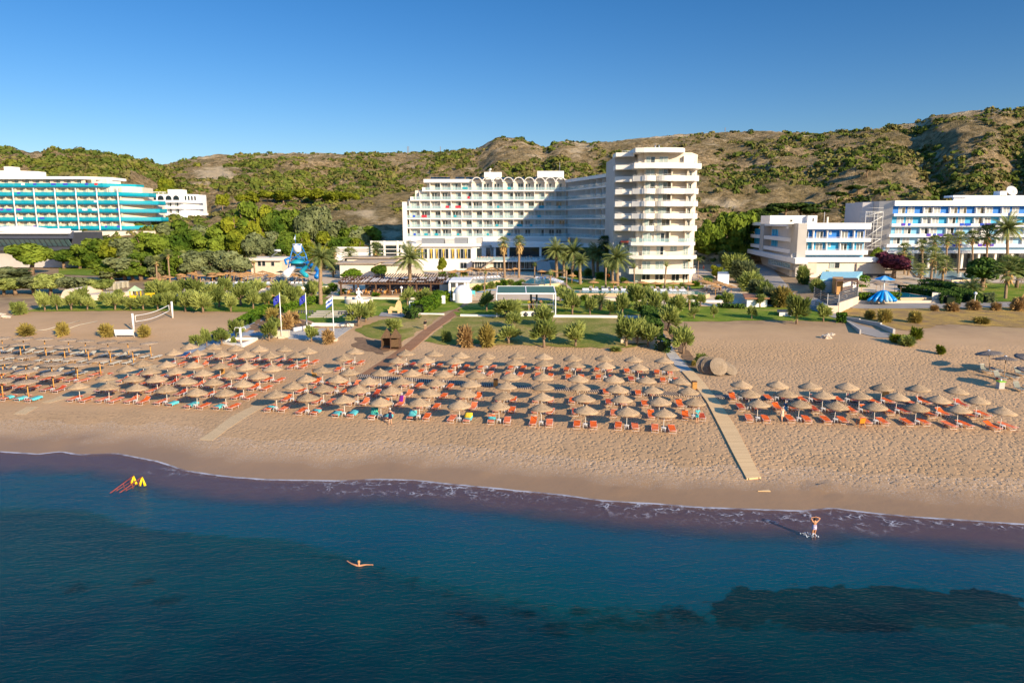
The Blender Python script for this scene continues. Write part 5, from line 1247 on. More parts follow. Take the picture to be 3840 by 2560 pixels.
def fence(pts, h, z0, mat, label):
    P = gpoly(pts); g0 = T(*P[0]); root = empty('fence', (*P[0], g0), label, 'fence')
    for a, b in zip(P, P[1:]):
        z = max(T(*a), T(*b))+z0; mb = MB()
        for k in range(6): mb.wallline([a, b], .05, z+h*k/6, z+h*(k+.8)/6)
        mb.build('board_panel', mat, root)
    for a in P: z = T(*a)+z0; MB().tube([(a[0],a[1],z-.6),(a[0],a[1],z+h)], .06, 4).build('post', ALU, root)
    return root
fence([(3050,1140),(3074,1155),(3100,1170),(3142,1172),(3214,1138)], 1.9, 1.4, DARKG, 'dark slatted fence on the corner wall by the ramp')
# --- restaurant wing (E)
YE = 212.0
def XE(px): return xat(px, YE)
re_ = bldg(1700, 1010, YE, 'white restaurant wing with yellow curtains behind tall windows', name='restaurant_building')
zf, zt_, zw0, zw1, zg = zat(914,YE), zat(925,YE), zat(969,YE), zat(933,YE), zat(1016,YE)
MB().prism([(XE(1500),YE+.3),(XE(1768),YE+.3),(XE(1846),YE+14),(XE(1846),YE+24),(XE(1500),YE+20)], zg, zt_).build('wall', WHITE, re_)
MB().prism([(XE(1520),YE-.6),(XE(1776),YE-.6),(XE(1836),YE+11),(XE(2100),YE+14),(XE(2100),YE+25),(XE(1520),YE+24)], zt_, zf).build('roof_slab', WHITE, re_)
CURY = M('yellow_curtain', (.62,.42,.08), .8, .2, 4)
for px, w_, n_ in ((1576,4.0,4),(1616,1.1,1),(1656,4.0,4),(1697,1.1,1),(1739,4.2,4)):
    x = XE(px); mb = MB(); ww = w_; mb.box(x-ww/2, x+ww/2, YE+.2, YE+.24, zw0, zw1, 0)
    for k in range(n_+1): q = x-ww/2+ww*k/n_; mb.box(q-.06, q+.06, YE+.1, YE+.24, zw0, zw1, 1)
    mb.box(x-ww/2, x+ww/2, YE+.1, YE+.24, zw0-.08, zw0, 1)
    for k in range(0, n_, 2 if n_ > 1 else 1):
        q = x-ww/2+ww*(k+.5)/n_; hh = zw1-zw0; mb.add([(q-.35,YE+.17,zw1),(q+.35,YE+.17,zw1),(q+.12,YE+.17,zw0+hh*.4),(q+.28,YE+.17,zw0),(q-.1,YE+.17,zw0),(q-.12,YE+.17,zw0+hh*.4)],[(0,5,2,1),(5,4,3,2)],2)
    mb.build('window', [GLASSD, ALU, CURY], re_)
for px in (1790, 1822): mb = MB(); q = (px-1768)/78; x = XE(px); mb.box(x-1.1, x+1.1, YE+14*q-.6, YE+14*q-.5, zw0-.4, zw1, 0); mb.build('window', [GLASSD], re_)
window(re_, XE(1737), YE+.1, zat(1007,YE), 1.9, 1.8, 2)
mb = MB(); mb.prism([(XE(1390),YE+.5),(XE(1520),YE+.5),(XE(1520),YE+12),(XE(1390),YE+12)], zat(959,YE), zat(904,YE)); mb.build('glass_hall', GLASSD, re_)
mb = MB()
for px in (1392, 1440, 1490, 1518): mb.box(XE(px)-.3, XE(px)+.3, YE+.1, YE+.6, zat(980,YE), zat(903,YE))
for py in (904, 918, 933, 948): mb.box(XE(1392), XE(1518), YE+.2, YE+.52, zat(py+2.5,YE), zat(py,YE))
mb.box(XE(1390), XE(1518), YE+.3, YE+.55, zat(917,YE), zat(906,YE)); mb.build('hall_frame', WHITE, re_)
MB().box(XE(1250), XE(1390), YE+1, YE+3, zat(978,YE), zat(927,YE)).build('screen_wall', WHITE, re_)
MB().box(XE(1262), XE(1385), YE+.9, YE+1.05, zat(945,YE), zat(931,YE)).build('lattice', GREYW, re_)
for (a_, b_, t_) in ((1553,1574,904),(1574,1660,894),(1665,1700,898),(1700,1750,892),(1752,1785,894),(1786,1806,892)):
    root = MB().box(XE(a_), XE(b_), YE+4, YE+8, zf+.01, zat(t_,YE+3)).build('air_unit', random.Random(a_).choice([ALU, STEEL, GREYW])); tag(root, f'grey air handling unit on the restaurant roof, {ordn([1553,1574,1665,1700,1752,1786].index(a_))} from the glass hall', 'air unit', 'air units on the restaurant roof')
# lobby terrace
tr = bldg(1900, 1005, 208, 'raised dining terrace with glass rail under the white hotel', name='dining_terrace', cat='terrace')
def XQ(px): return xat(px, 208)
MB().prism([(XQ(1770),208),(XQ(2018),208),(XQ(2070),222),(XQ(1780),226)], zat(982,208), zat(976.5,208)).build('deck', WHITE, tr)
MB().box(XQ(1776), XQ(2012), 209.5, 224, zat(1012,208), zat(982,208)).build('wall', CREAM, tr)
for px, w_ in ((1792,2.0),(1812,1.4),(1870,3.2),(1915,3.6),(1960,3.6),(1995,3.0)): window(tr, XQ(px), 209.4, zat(1009,208), w_, 2.1, bw.choice([1,2]), nf=3)
g1, g2 = MB(), MB(); railing(g1, g2, [(XQ(1772),208.1),(XQ(2016),208.1),(XQ(2066),221)], zat(976.5,208), 1.0, 3); g1.build('glass_panel', GRAIL, tr); g2.build('railing', ALU, tr)
MB().prism([(XQ(1842),226),(XQ(2260),226),(XQ(2300),212),(XQ(2300),238),(XQ(1842),238)], zat(976,220), zat(928,222)).build('lobby_glazing', GLASSD, tr)
MB().prism([(XQ(1838),223),(XQ(2210),223),(XQ(2310),205),(XQ(2318),206),(XQ(2240),236),(XQ(1838),236)], zat(927,223), zat(913,223)).build('lobby_roof', WHITE, tr)
for px in (1850, 1905, 2035, 2118, 2190): MB().box(XQ(px)-.35, XQ(px)+.35, 223.5, 224.2, zat(985,223), zat(926,223)).build('column', WHITE, tr)
MB().prism([(XQ(2062),214),(XQ(2330),200),(XQ(2330),206),(XQ(2062),222)], zat(1020,208), zat(982,212)).build('retaining_wall', GREYW, tr)
st = MB(); P0 = at(2010, 1010, 196); n = 22
for k in range(n): st.box(XQ(2018)-.4, XQ(2062), 198+k*.55, 198.6+k*.55, zat(1016,200), zat(1012,200)+ (zat(978,212)-zat(1012,200))*(k+1)/n)
single(st, 'staircase', GREYW, 'broad grey staircase climbing to the hotel lobby', 'stairs')
st = MB(); zt0 = zat(1009,207)
for k in range(16): st.box(XQ(1800)+k*.27, XQ(1800)+(k+1)*.27, 205.4, 206.9, zt0+k*.2-.3, zt0+k*.2)
single(st, 'staircase', M('tan_stair', (.40,.33,.25), .8, .1, 2), 'narrow side staircase at the end of the dining terrace', 'stairs')
# terrace furniture
def dining():
    root = empty('dining_set', (0,0,0)); MB().lathe([(.0,.72),(.45,.72),(.45,.75),(0,.75)], 12).tube([(0,0,0),(0,0,.73)], .05, 6).build('table', PLASTW, root)
    for k in range(3):
        a = k*2.1+.4; mb = MB(); mb.frame((.75*cos(a), .75*sin(a), 0), a-pi/2); mb.box(-.21,.21,-.21,.21,.42,.46); mb.box(-.21,.21,.17,.21,.46,.88)
        for sx_ in (-.18,.18):
            for sy_ in (-.18,.18): mb.tube([(sx_,sy_,0),(sx_,sy_,.44)], .02, 4)
        mb.build('chair', M('orange_wood_chair', (.55,.26,.07), .6, .15, 4), root)
    return Proto(root)
DS = dining(); rq = random.Random(5)
zz = zat(976.5,208)
for k in range(17):
    px = 1800 + k*12.5; DS.put((XQ(px), 210+rq.uniform(0,7), zz), rq.uniform(0,6), .95, f'small table with chairs on the raised terrace, {ordn(k)} from the yellow curtained wing', 'table set', 'tables with chairs on the raised terrace')
# --- pergola restaurant
YP = 149.5
pg = bldg(1480, 1105, 149.5, 'long brown timber pergola restaurant with slatted roof', name='pergola_restaurant')
def XP(px, Y=YP): return xat(px, Y)
z0, z1 = zat(1108,YP), zat(1060,YP)
MB().box(XP(1268), XP(1692), YP-.8, YP+14, z0-1.2, z0+.05).build('floor_deck', WOODP, pg)
mb = MB()
for px in (1271, 1336, 1404, 1457, 1558, 1612, 1688): MB().box(XP(px)-.16, XP(px)+.16, YP-.1, YP+.2, z0, z1).build('post', WOODD, pg)
for px in (1296, 1360, 1425, 1480, 1630): MB().box(XP(px)-.16, XP(px)+.16, YP+6, YP+6.3, z0, z1+.3).build('post', WOODD, pg)
mb.box(XP(1264), XP(1694), YP-.2, YP+.1, z1-.35, z1); mb.box(XP(1264), XP(1694), YP+6, YP+6.3, z1-.0, z1+.35)
mb.box(XP(1262), XP(1262)+.3, YP-.2, YP+12, z1-.1, z1+.3)
mb.build('beam', WOODD, pg)
k = 0; x = XP(1264)
while x < XP(1692):
    yb_ = YP+13 if x > XP(1355) else YP+7.5
    MB().add([(x,YP-.5,z1+.02),(x+.14,YP-.5,z1+.02),(x+.14,yb_,z1+.8),(x,yb_,z1+.8),(x,YP-.5,z1+.2),(x+.14,YP-.5,z1+.2),(x+.14,yb_,z1+.98),(x,yb_,z1+.98)],[(0,3,2,1),(4,5,6,7),(0,1,5,4),(1,2,6,5),(2,3,7,6),(3,0,4,7)]).build('rafter', WOODD, pg)
    x += .62; k += 1
SHD = M('white_shade_cloth', (.75,.70,.66), .8, .05, 1)
x = XP(1270); rq = random.Random(8)
while x < XP(1685):
    for row in range(5):
        if rq.random() < .62:
            y = YP + .3 + row*1.45; zz_ = z1+.22+ (y-YP)*.058; MB().add([(x,y,zz_),(x+1.5,y,zz_),(x+1.5,y+1.0,zz_+.06),(x,y+1.0,zz_+.06),(x,y,zz_-.03),(x+1.5,y,zz_-.03),(x+1.5,y+1.0,zz_+.03),(x,y+1.0,zz_+.03)],[(0,1,2,3),(7,6,5,4),(0,4,5,1),(1,5,6,2),(2,6,7,3),(3,7,4,0)]).build('shade_cloth', SHD, pg)
    x += 2.0
MB().box(XP(1330), XP(1640), YP+9, YP+10, z0, z1+.3).build('back_wall', DARKG, pg)
MB().box(XP(1642), XP(1690), YP+2, YP+9, z0, z1-.3).build('kitchen', CREAM, pg)
rq = random.Random(9)
for k in range(26):
    px = 1285 + (k % 13)*29 + rq.uniform(-6, 6); yy = YP+1.2 + (k//13)*3.4 + rq.uniform(0, 1)
    if 1465 < px < 1535 and k < 13: continue
    DS.put((XP(px), yy, z0+.05), rq.uniform(0,6), 1, f'orange chairs round a table under the pergola, {["front","back"][k//13]} row, {ordn(k%13)} along', 'table set', 'tables with chairs under the pergola')
def vault(px0, px1, Y, py_base, py_top, depth, label, mat, axis='x', end=True):
    x0_, x1_ = xat(px0,Y), xat(px1,Y); zb_, zt2 = zat(py_base,Y), zat(py_top,Y); root = empty('vaulted_building', ((x0_+x1_)/2, Y, zb_), label, 'building')
    n = 14; mb = MB()
    if axis == 'x':
        h = zt2-zb_; pts = [(Y+depth/2 - depth/2*cos(pi*j/n), zb_+h*.35+h*.65*sin(pi*j/n)) for j in range(n+1)]; pts = [(Y,zb_-1)]+pts+[(Y+depth,zb_-1)]
        vs = [(x0_,a,b) for a,b in pts]+[(x1_,a,b) for a,b in pts]; m = len(pts)
        mb.add(vs, [(i,i+1,m+i+1,m+i)[::-1] for i in range(m-1)]+[tuple(range(m)), tuple(range(2*m-1,m-1,-1))], 0, False)
    else:
        w_ = x1_-x0_; h = zt2-zb_; pts = [((x0_+x1_)/2-w_/2*cos(pi*j/n), zb_+h*.4+h*.6*sin(pi*j/n)) for j in range(n+1)]; pts = [(x0_,zb_-1)]+pts+[(x1_,zb_-1)]
        vs = [(a,Y,b) for a,b in pts]+[(a,Y+depth,b) for a,b in pts]; m = len(pts)
        mb.add(vs, [(i,m+i,m+i+1,i+1)[::-1] for i in range(m-1)]+[tuple(range(m))[::-1], tuple(range(m,2*m))], 0, False)
    mb.build('shell', mat, root); return root, x0_, x1_, zb_, zt2
va = vault(1457, 1662, 170, 1052, 993, 9, 'cream barrel vaulted bar behind the pergola', BEIGE)
vroot = va[0]; r_ = 3.0; cx = xat(1536,169); zc = zat(1046,169)
mb = MB(); n = 14; pts = [(cx-r_*cos(pi*j/n), zc+r_*1.0*sin(pi*j/n)) for j in range(n+1)]
mb.add([(a,168.2,b) for a,b in pts]+[(a,172,b) for a,b in pts], [(i,n+1+i,n+2+i,i+1)[::-1] for i in range(n)]+[tuple(range(n+1))[::-1]], 0); mb.build('cross_vault', BEIGE, vroot)
MB().lathe([(.0,0),(.38,0),(.38,.05)], 14, c=(0,0,0)).build('porthole', GLASSD, vroot).rotation_euler = (pi/2,0,0)
vroot.children[-1].location = Vector((cx+.1, 168.15, zat(1019,168))) - WL[vroot.name]; vroot.children[-1].data.transform(Matrix.Translation(WL[vroot.name]))
# green cafe canopies
GRN = M('green_canvas', (.09,.16,.085), .8, .08, 1)
def marquee():
    root = empty('cafe_canopy', (0,0,0)); MB().add([(-2.6,-2.2,2.5),(2.6,-2.2,2.5),(2.6,2.2,2.5),(-2.6,2.2,2.5),(0,0,3.5),(-2.6,-2.2,2.3),(2.6,-2.2,2.3),(2.6,2.2,2.3),(-2.6,2.2,2.3)],[(0,1,4),(1,2,4),(2,3,4),(3,0,4),(0,5,6,1),(1,6,7,2),(2,7,8,3),(3,8,5,0)]).build('canopy', GRN, root)
    MB().tube([(0,0,0),(0,0,3.4)], .07, 6).build('pole', WOODP, root); return Proto(root)
MQ = marquee()
for px, Y, s, lb in ((1463,164,1.35,'green square canopy nearest the cream vault end'),(1538,162,1.55,'largest green canopy in the middle behind the pergola'),(1640,165,1.1,'small green canopy at the kiosk end of the pergola')):
    MQ.put((xat(px,Y), Y, zat(1052,Y)-3.2), 0, s*.85, lb, 'canopy', 'green canopies behind the pergola')
# beige vaulted hut on the left and service hut
v2 = vault(205, 262, 146, 1146, 1084, 10, 'pale vaulted hut end facing the beach on the left', BEIGE, 'y')
MB().prism([(v2[1]-.5,145.6),(v2[2]+4.5,149),(v2[2]+6.5,156),(v2[1]-.5,156)], v2[3]-1, v2[3]+2.0).build('annex', BEIGE, v2[0])
sh = bldg(985, 1022, 200, 'small tan service hut with solar heater on its flat roof', name='service_hut')
def XS(px): return xat(px, 200)
MB().box(XS(935), XS(1052), 200, 208, zat(1030,200), zat(977,200)).build('wall', BEIGE, sh)
MB().box(XS(920), XS(1054), 199, 208.5, zat(977,200), zat(967,200)).build('roof', CREAM, sh)
for px in (968, 984, 1018): window(sh, XS(px), 199.9, zat(998,200), 1.0, 1.8 if px < 1000 else 1.2, 2, nf=1)
sw_ = empty('solar_heater', (XS(1025), 203, zat(967,200)), 'white tank and slanted panel on the tan hut roof', 'solar heater')
s0 = WL[sw_.name]; MB().frame(s0).tube([(-.9,0,1.9),(.9,0,1.9)], .32, 10).build('tank', ALU, sw_); MB().frame(s0).add([(-2.2,-.8,.1),(-2.2,.8,.1),(.1,.8,1.7),(.1,-.8,1.7),(-2.2,-.8,0),(-2.2,.8,0),(.1,.8,1.6),(.1,-.8,1.6)],[(0,1,2,3),(7,6,5,4),(0,4,5,1),(2,6,7,3),(0,3,7,4),(1,5,6,2)]).build('panel', GLASSD, sw_)
lr = bldg(1400, 1000, 190, 'cluster of low cream flat roofs behind the round bushes', name='low_building')
for (a_, b_, Y, t_, b2) in ((1300,1540,196,964,1010),(1335,1465,190,978,1020),(1270,1400,184,985,1040),(1440,1500,181,988,1040)):
    MB().box(xat(a_,Y), xat(b_,Y), Y, Y+7, zat(b2,Y), zat(t_+4,Y)).build('wall', CREAM, lr); MB().box(xat(a_,Y)-.8, xat(b_,Y)+.8, Y-.8, Y+7.5, zat(t_+4,Y), zat(t_,Y)).build('roof', M('brown_grey_roofing', (.42,.34,.26), .9, .1, .8), lr)
# white kiosk
kk = bldg(1730, 1115, 145, 'small white domed kiosk with columns beside the pools', name='kiosk')
def XK(px): return xat(px, 145)
MB().box(XK(1688), XK(1742), 147, 153, zat(1122,145), zat(1058,145)).build('wall', CREAM, kk)
MB().box(XK(1682), XK(1762), 144.5, 154, zat(1058,145), zat(1052,145)).build('roof', BWHITE, kk)
for px in (1684, 1711, 1742, 1754): MB().box(XK(px)-.22, XK(px)+.22, 144.8, 145.3, zat(1120,145), zat(1057,145)).build('column', BWHITE, kk)
MB().lathe([(1.9,-2.3),(1.9,0),(1.75,.7),(1.3,1.3),(.6,1.7),(0,1.8)], 18, c=(XK(1735),143.2,zat(1098,145))).build('dome', BWHITE, kk)
MB().box(XK(1700), XK(1722), 142, 144, zat(1120,145), zat(1094,145)).build('counter', BWHITE, kk)
single(MB().box(XK(1763), XK(1781), 144, 144.15, zat(1101,145), zat(1088,145)).box(XK(1763), XK(1765), 144.02, 144.12, zat(1110,145), zat(1101,145)).box(XK(1779), XK(1781), 144.02, 144.12, zat(1110,145), zat(1101,145)), 'notice_board', TEALT, 'turquoise notice board beside the white kiosk', 'sign')
# gym pavilion
gy = bldg(1975, 1190, 125.5, 'white framed open gym pavilion with green canvas roof', name='gym_pavilion')
YY = 125.5
def XY(px, Y=YY): return xat(px, Y)
zb_, zt2 = zat(1186,YY), zat(1100,YY)
xa_, xb2 = XY(1862), XY(2086)
for x in (xa_, xb2):
    for y in (YY, YY+7): MB().box(x-.09, x+.09, y-.09, y+.09, zb_-.3, zt2+.05).build('post', BWHITE, gy)
MB().box(xa_, xb2, YY-.1, YY+.1, zt2-.14, zt2+.08).build('beam', BWHITE, gy); MB().box(xa_, xb2, YY+6.9, YY+7.1, zt2+.5, zt2+.7).build('beam', BWHITE, gy)
for x in (xa_, (xa_+xb2)/2, xb2): MB().add([(x-.08,YY,zt2+.08),(x+.08,YY,zt2+.08),(x+.08,YY+7,zt2+.7),(x-.08,YY+7,zt2+.7),(x-.08,YY,zt2-.08),(x+.08,YY,zt2-.08),(x+.08,YY+7,zt2+.54),(x-.08,YY+7,zt2+.54)],[(0,1,2,3),(7,6,5,4),(0,4,5,1),(2,6,7,3),(0,3,7,4),(1,5,6,2)]).build('rafter', BWHITE, gy)
for (a_, b_) in ((xa_+.1, (xa_+xb2)/2-.1), ((xa_+xb2)/2+.1, xb2-.1)): MB().add([(a_,YY+.1,zt2+.04),(b_,YY+.1,zt2+.04),(b_,YY+6.9,zt2+.62),(a_,YY+6.9,zt2+.62),(a_,YY+.1,zt2+.0),(b_,YY+.1,zt2+.0),(b_,YY+6.9,zt2+.58),(a_,YY+6.9,zt2+.58)],[(0,1,2,3),(7,6,5,4)]).build('canvas', M('dark_green_canvas', (.06,.15,.12), .8, .08, 1), gy)
MB().box(xa_+2.6, xb2-.3, YY+.2, YY+7, zb_-.4, zb_+.9).build('plinth', WHITE, gy)
MB().box(xa_+2.65, xb2-.35, YY+.25, YY+6.95, zb_+.9, zb_+.93).build('turf', LAWN, gy)
for px in (1943, 2004): o = MB().lathe([(.0,0),(.46,0),(.46,.06),(0,.06)], 16).build('porthole', DARKG, gy); o.data.transform(Matrix.Translation(WL[gy.name])); o.location = Vector((XY(px), YY+.17, zat(1179,YY))) - WL[gy.name]; o.rotation_euler = (pi/2,0,0)
o = MB().lathe([(.0,0),(.5,0),(.5,.06),(0,.06)], 4).build('diamond_vent', DARKG, gy); o.data.transform(Matrix.Translation(WL[gy.name])); o.location = Vector((XY(1973), YY+.17, zat(1179,YY))) - WL[gy.name]; o.rotation_euler = (pi/2,0,0)
g1, g2 = MB(), MB(); railing(g1, g2, [(XY(1938),YY+.3),(xb2-.4,YY+.3)], zb_+.9, 1.2, 1.7, False); g2.build('railing', ALU, gy)
def bike():
    root = empty('exercise_bike', (0,0,0)); MB().tube([(0,-.5,.1),(0,.1,.45),(0,.5,.15)], .05, 6).tube([(0,.1,.4),(0,.35,1.15)], .035, 6).tube([(-.25,.35,1.15),(.25,.35,1.15)], .03, 6).build('frame', DARKG, root)
    MB().lathe([(0,-.03),(.24,-.03),(.24,.03),(0,.03)], 14).build('flywheel', STEEL, root).rotation_euler = (0, pi/2, 0); MB().box(-.12,.12,-.35,-.05,.85,.93).tube([(0,-.2,.4),(0,-.2,.86)], .03, 6).build('saddle', DARKG, root); root.children[1].location = (0,.4,.3)
    return Proto(root)
BK = bike(); GYMZ = zb_+.93
for px, lb in ((1884,'exercise bike behind the small tree in the pavilion'),(1986,'exercise bike under the yellow shirted rider'),(2003,'exercise bike in the middle of the pavilion'),(2032,'exercise bike under the shirtless rider'),(2068,'unused exercise bike at the right end of the pavilion')): BK.put((XY(px), YY+2.5, GYMZ if px > 1900 else zb_+.2), pi, 1, lb, 'exercise bike', 'exercise bikes in the pavilion')
single(MB().box(XY(1991), XY(1999), YY+4.6, YY+5.2, GYMZ, zt2+.3).box(XY(2014), XY(2021), YY+4.6, YY+5.2, GYMZ, zt2+.3).box(XY(1991), XY(2021), YY+4.7, YY+5.1, zt2+.0, zt2+.2), 'weight_rack', DARKG, 'tall black weight rack at the back of the pavilion', 'gym rack')
# fountain
fp_ = gp(1346, 1134); ft_ = empty('fountain', fp_, 'round white fountain with a seated white statue on the lawn', 'fountain'); f0 = WL[ft_.name]; r = 52*mpp(fp_)
MB().frame(f0).lathe([(r,-.2),(r,.75),(r-.1,.85),(r-.35,.85),(r-.4,.55)], 40).build('basin', CREAM, ft_); MB().frame(f0).lathe([(0,.58),(r-.36,.58)], 40).build('water', POOLD, ft_)
MB().frame(f0).lathe([(.9,.5),(.75,.75),(.35,.95),(.3,1.2),(0,1.25)], 16).build('pedestal', BWHITE, ft_)
mb = MB().frame(f0); mb.tube([(0,0,1.15),(0,.05,1.6),(.02,0,2.2),(.0,0,2.55)], [.36,.30,.33,.12], 10); mb.ball((0,0,2.78), .2, n=8, sz=1.15)
mb.tube([(-.15,-.1,1.3),(-.3,-.6,1.25),(-.3,-.65,.8)], [.2,.16,.1], 8); mb.tube([(.15,-.1,1.3),(.35,-.55,1.3),(.4,-.6,.85)], [.2,.16,.1], 8)
mb.tube([(.3,0,2.35),(.55,-.1,2.0),(.75,-.3,1.95)], [.11,.09,.07], 8); mb.tube([(-.3,0,2.35),(-.45,-.15,2.0),(-.3,-.4,1.8)], [.11,.09,.07], 8); mb.build('statue', BWHITE, ft_)
# stone bench, low slabs, bins, signs
bn = empty('stone_bench', onto(1482,1175), 'yellow stone bench with a carved pointed back on the lawn', 'bench'); b0 = WL[bn.name]; YST = M('yellow_sandstone', (.66,.46,.22), .9, .12, 2)
MB().frame(b0).box(-1.3,1.3,-.4,.4,.55,.75).build('seat', YST, bn); MB().frame(b0).box(-1.2,-.6,-.35,.35,0,.55).build('leg', YST, bn); MB().frame(b0).box(.5,1.2,-.35,.35,0,.55).build('leg', YST, bn)
pts = [(-1.1,.75),(-1.0,1.15),(-.7,1.3),(-.3,1.1),(0,1.15),(.2,1.9),(.6,2.45),(.95,2.3),(1.15,1.6),(1.2,.75)]; m = len(pts)
MB().frame(b0).add([(a,.1,b) for a,b in pts]+[(a,.4,b) for a,b in pts], [tuple(range(m))[::-1], tuple(range(m,2*m))]+[(i,(i+1)%m,m+(i+1)%m,m+i) for i in range(m)]).build('back', YST, bn)
drape_patch('stone_terrace', [(1430,1172),(1520,1174),(1510,1192),(1420,1186)], M('grey_flagstones', (.30,.28,.26), .9, .2, 1.5), .08)
SLB = M('grey_stone_slab', (.40,.36,.32), .85, .1, 1.2); k = 0
for r_ in range(4):
    for c_ in range(3):
        p = onto(1185+c_*60+r_*10+ (0 if c_ < 2 else 8), 1190-r_*7); o = MB().box(-1.35,1.35,-.35,.35,0,.22).build('stone_slab', SLB); o.location = p; tag(o, f'grey stone slab seat on the lawn, {["front","second","third","back"][r_]} row, {["left","middle","right"][c_]} one', 'slab', 'stone slabs in rows on the lawn')
def flagpole(px, py, pyt, label, flag, fl):
    p = gp(px, py); top = p.z + (py-pyt)*mpp(p); root = empty('flagpole', p, label, 'flagpole', 'three flagpoles by the paved court')
    x = p.x; MB().tube([(x,p.y,p.z),(x,p.y,top)], [.09,.06], 8).build('pole', BWHITE, root); MB().box(x-.5,x+.5,p.y-.3,p.y+.5,p.z-.1,p.z+.35).build('base', BEIGE, root)
    mb = MB(); n = 8; vs = []; fw, fh = 1.5, 1.25
    for i in range(n+1):
        q = i/n
        for j in range(5): vs.append((x-.08-fw*q*.62, p.y+.1*sin(q*9+j), top-.15-fh*j/4-q*.75-.05*sin(q*7)))
    fs = [(i*5+j, i*5+j+1, i*5+j+6, i*5+j+5) for i in range(n) for j in range(4)]
    if flag == 'gr': mb.add(vs, fs, 0, True); mb.m = [(j % 2) for i in range(n) for j in range(4)]; mats = [BWHITE, M('flag_blue', (.02,.10,.45), .8, .05, 2)]
    else:
        mb.add(vs, fs, 0, True); mats = [M('deep_flag_blue', (.015,.03,.35), .8, .05, 2), M('flag_star_white', (.7,.7,.75), .8, .05, 2)]
        for k in range(8):
            a = k*pi/4; c = Vector((x-.55+.24*cos(a), p.y-.14, top-1.15+.28*sin(a))); mb.add([tuple(c+Vector((.05*cos(b), 0, .05*sin(b)))) for b in (pi/2, pi/2+2.5, pi/2+5)], [(0,1,2)], 1)
    o = mb.build('flag', mats, root)
flagpole(1057,1268,1098,'leftmost flagpole with a drooping deep blue flag','eu',1); flagpole(1152,1242,1098,'middle flagpole with a dark blue flag marked in white','eu',1); flagpole(1253,1278,1108,'rightmost flagpole with a blue and white striped flag','gr',1)
def lightstand(px, py, pyt, label):
    p = gp(px, py); h = (py-pyt)*mpp(p); root = empty('light_stand', p, label, 'light stand'); q = WL[root.name]
    MB().frame(q).tube([(0,0,.2),(0,0,h)], .07, 6).build('mast', DARKG, root)
    for k in range(3): MB().frame(q).tube([(0,0,1.1),(.95*cos(k*2.1),.95*sin(k*2.1),0)], .045, 5).build('leg', DARKG, root)
    mb = MB().frame(q); mb.tube([(-1.3,0,h),(1.3,0,h)], .06, 5); mb.build('crossbar', DARKG, root)
    for k in range(6): MB().frame(q).tube([(-1.15+k*.46,0,h-.05),(-1.15+k*.46,-.35,h-.35)], [.10,.16], 8).build('lamp', DARKG, root)
lightstand(1300,1230,1168,'black tripod light stand right of the striped flag'); lightstand(1150,1226,1164,'black tripod light stand behind the middle flagpole')
# beach shower
p = gp(904,1288); sh_ = empty('beach_shower', p, 'white mushroom shaped beach shower with curved arms', 'shower'); q = WL[sh_.name]; h = 58*mpp(p)
MB().frame(q).tube([(0,0,0),(0,0,h)], .16, 10).build('column', BWHITE, sh_)
for a in (0, pi/2, pi, 3*pi/2):
    MB().frame(q).tube([(0,0,h-.15),(.25*cos(a+.3),.25*sin(a+.3),h+.12),(.7*cos(a+.3),.7*sin(a+.3),h+.15),(.85*cos(a+.3),.85*sin(a+.3),h-.25)], .045, 6).build('shower_arm', BWHITE, sh_)
MB().frame(q).lathe([(0,0),(1.3,0),(1.3,.06),(0,.06)], 20).build('drain_pad', GREYW, sh_)
# changing cabins: twin pyramid roofs
p = gp(1465, 1312); cb = empty('changing_cabin', p, 'twin brown changing cabin with two pyramid roofs by the boardwalk', 'changing cabin'); q = WL[cb.name]; m = mpp(p); W_ = 66*m; Hh = 60*m
SLT = M('brown_reed_panel', (.13,.075,.035), .85, .3, 5)
MB().frame(q).box(-W_/2,W_/2,0,1.7,.05,.2).build('floor', WOODD, cb)
for i in range(3):
    for y in (0.05, 1.65): MB().frame(q).box(-W_/2+i*W_/2-.06, -W_/2+i*W_/2+.06, y-.06, y+.06, 0, Hh*.78).build('post', WOODD, cb)
for i in range(2):
    x0_ = -W_/2+i*W_/2; cx = x0_+W_/4; e = W_/4+.12; zz_ = Hh*.76; yc = .85
    MB().frame(q).add([(cx-e,-.15,zz_),(cx+e,-.15,zz_),(cx+e,1.85,zz_),(cx-e,1.85,zz_),(cx,yc,Hh+.75)], [(0,1,4),(1,2,4),(2,3,4),(3,0,4),(3,2,1,0)]).build('roof', SLT, cb)
MB().frame(q).box(.05, W_/2-.05, .0, .06, .45, Hh*.66).build('front_panel', SLT, cb); MB().frame(q).box(-W_/2, -W_/2+.06, .1, 1.6, .45, Hh*.66).build('side_panel', SLT, cb)
MB().frame(q).box(W_/2-.05, W_/2+.02, .1, 1.6, .45, Hh*.66).build('side_panel', SLT, cb); MB().frame(q).box(-W_/2+.05, W_/2-.05, 1.6, 1.66, .3, Hh*.66).build('back_panel', SLT, cb); MB().frame(q).box(-.03,.03,.1,1.6,.4,Hh*.66).build('divider', SLT, cb)
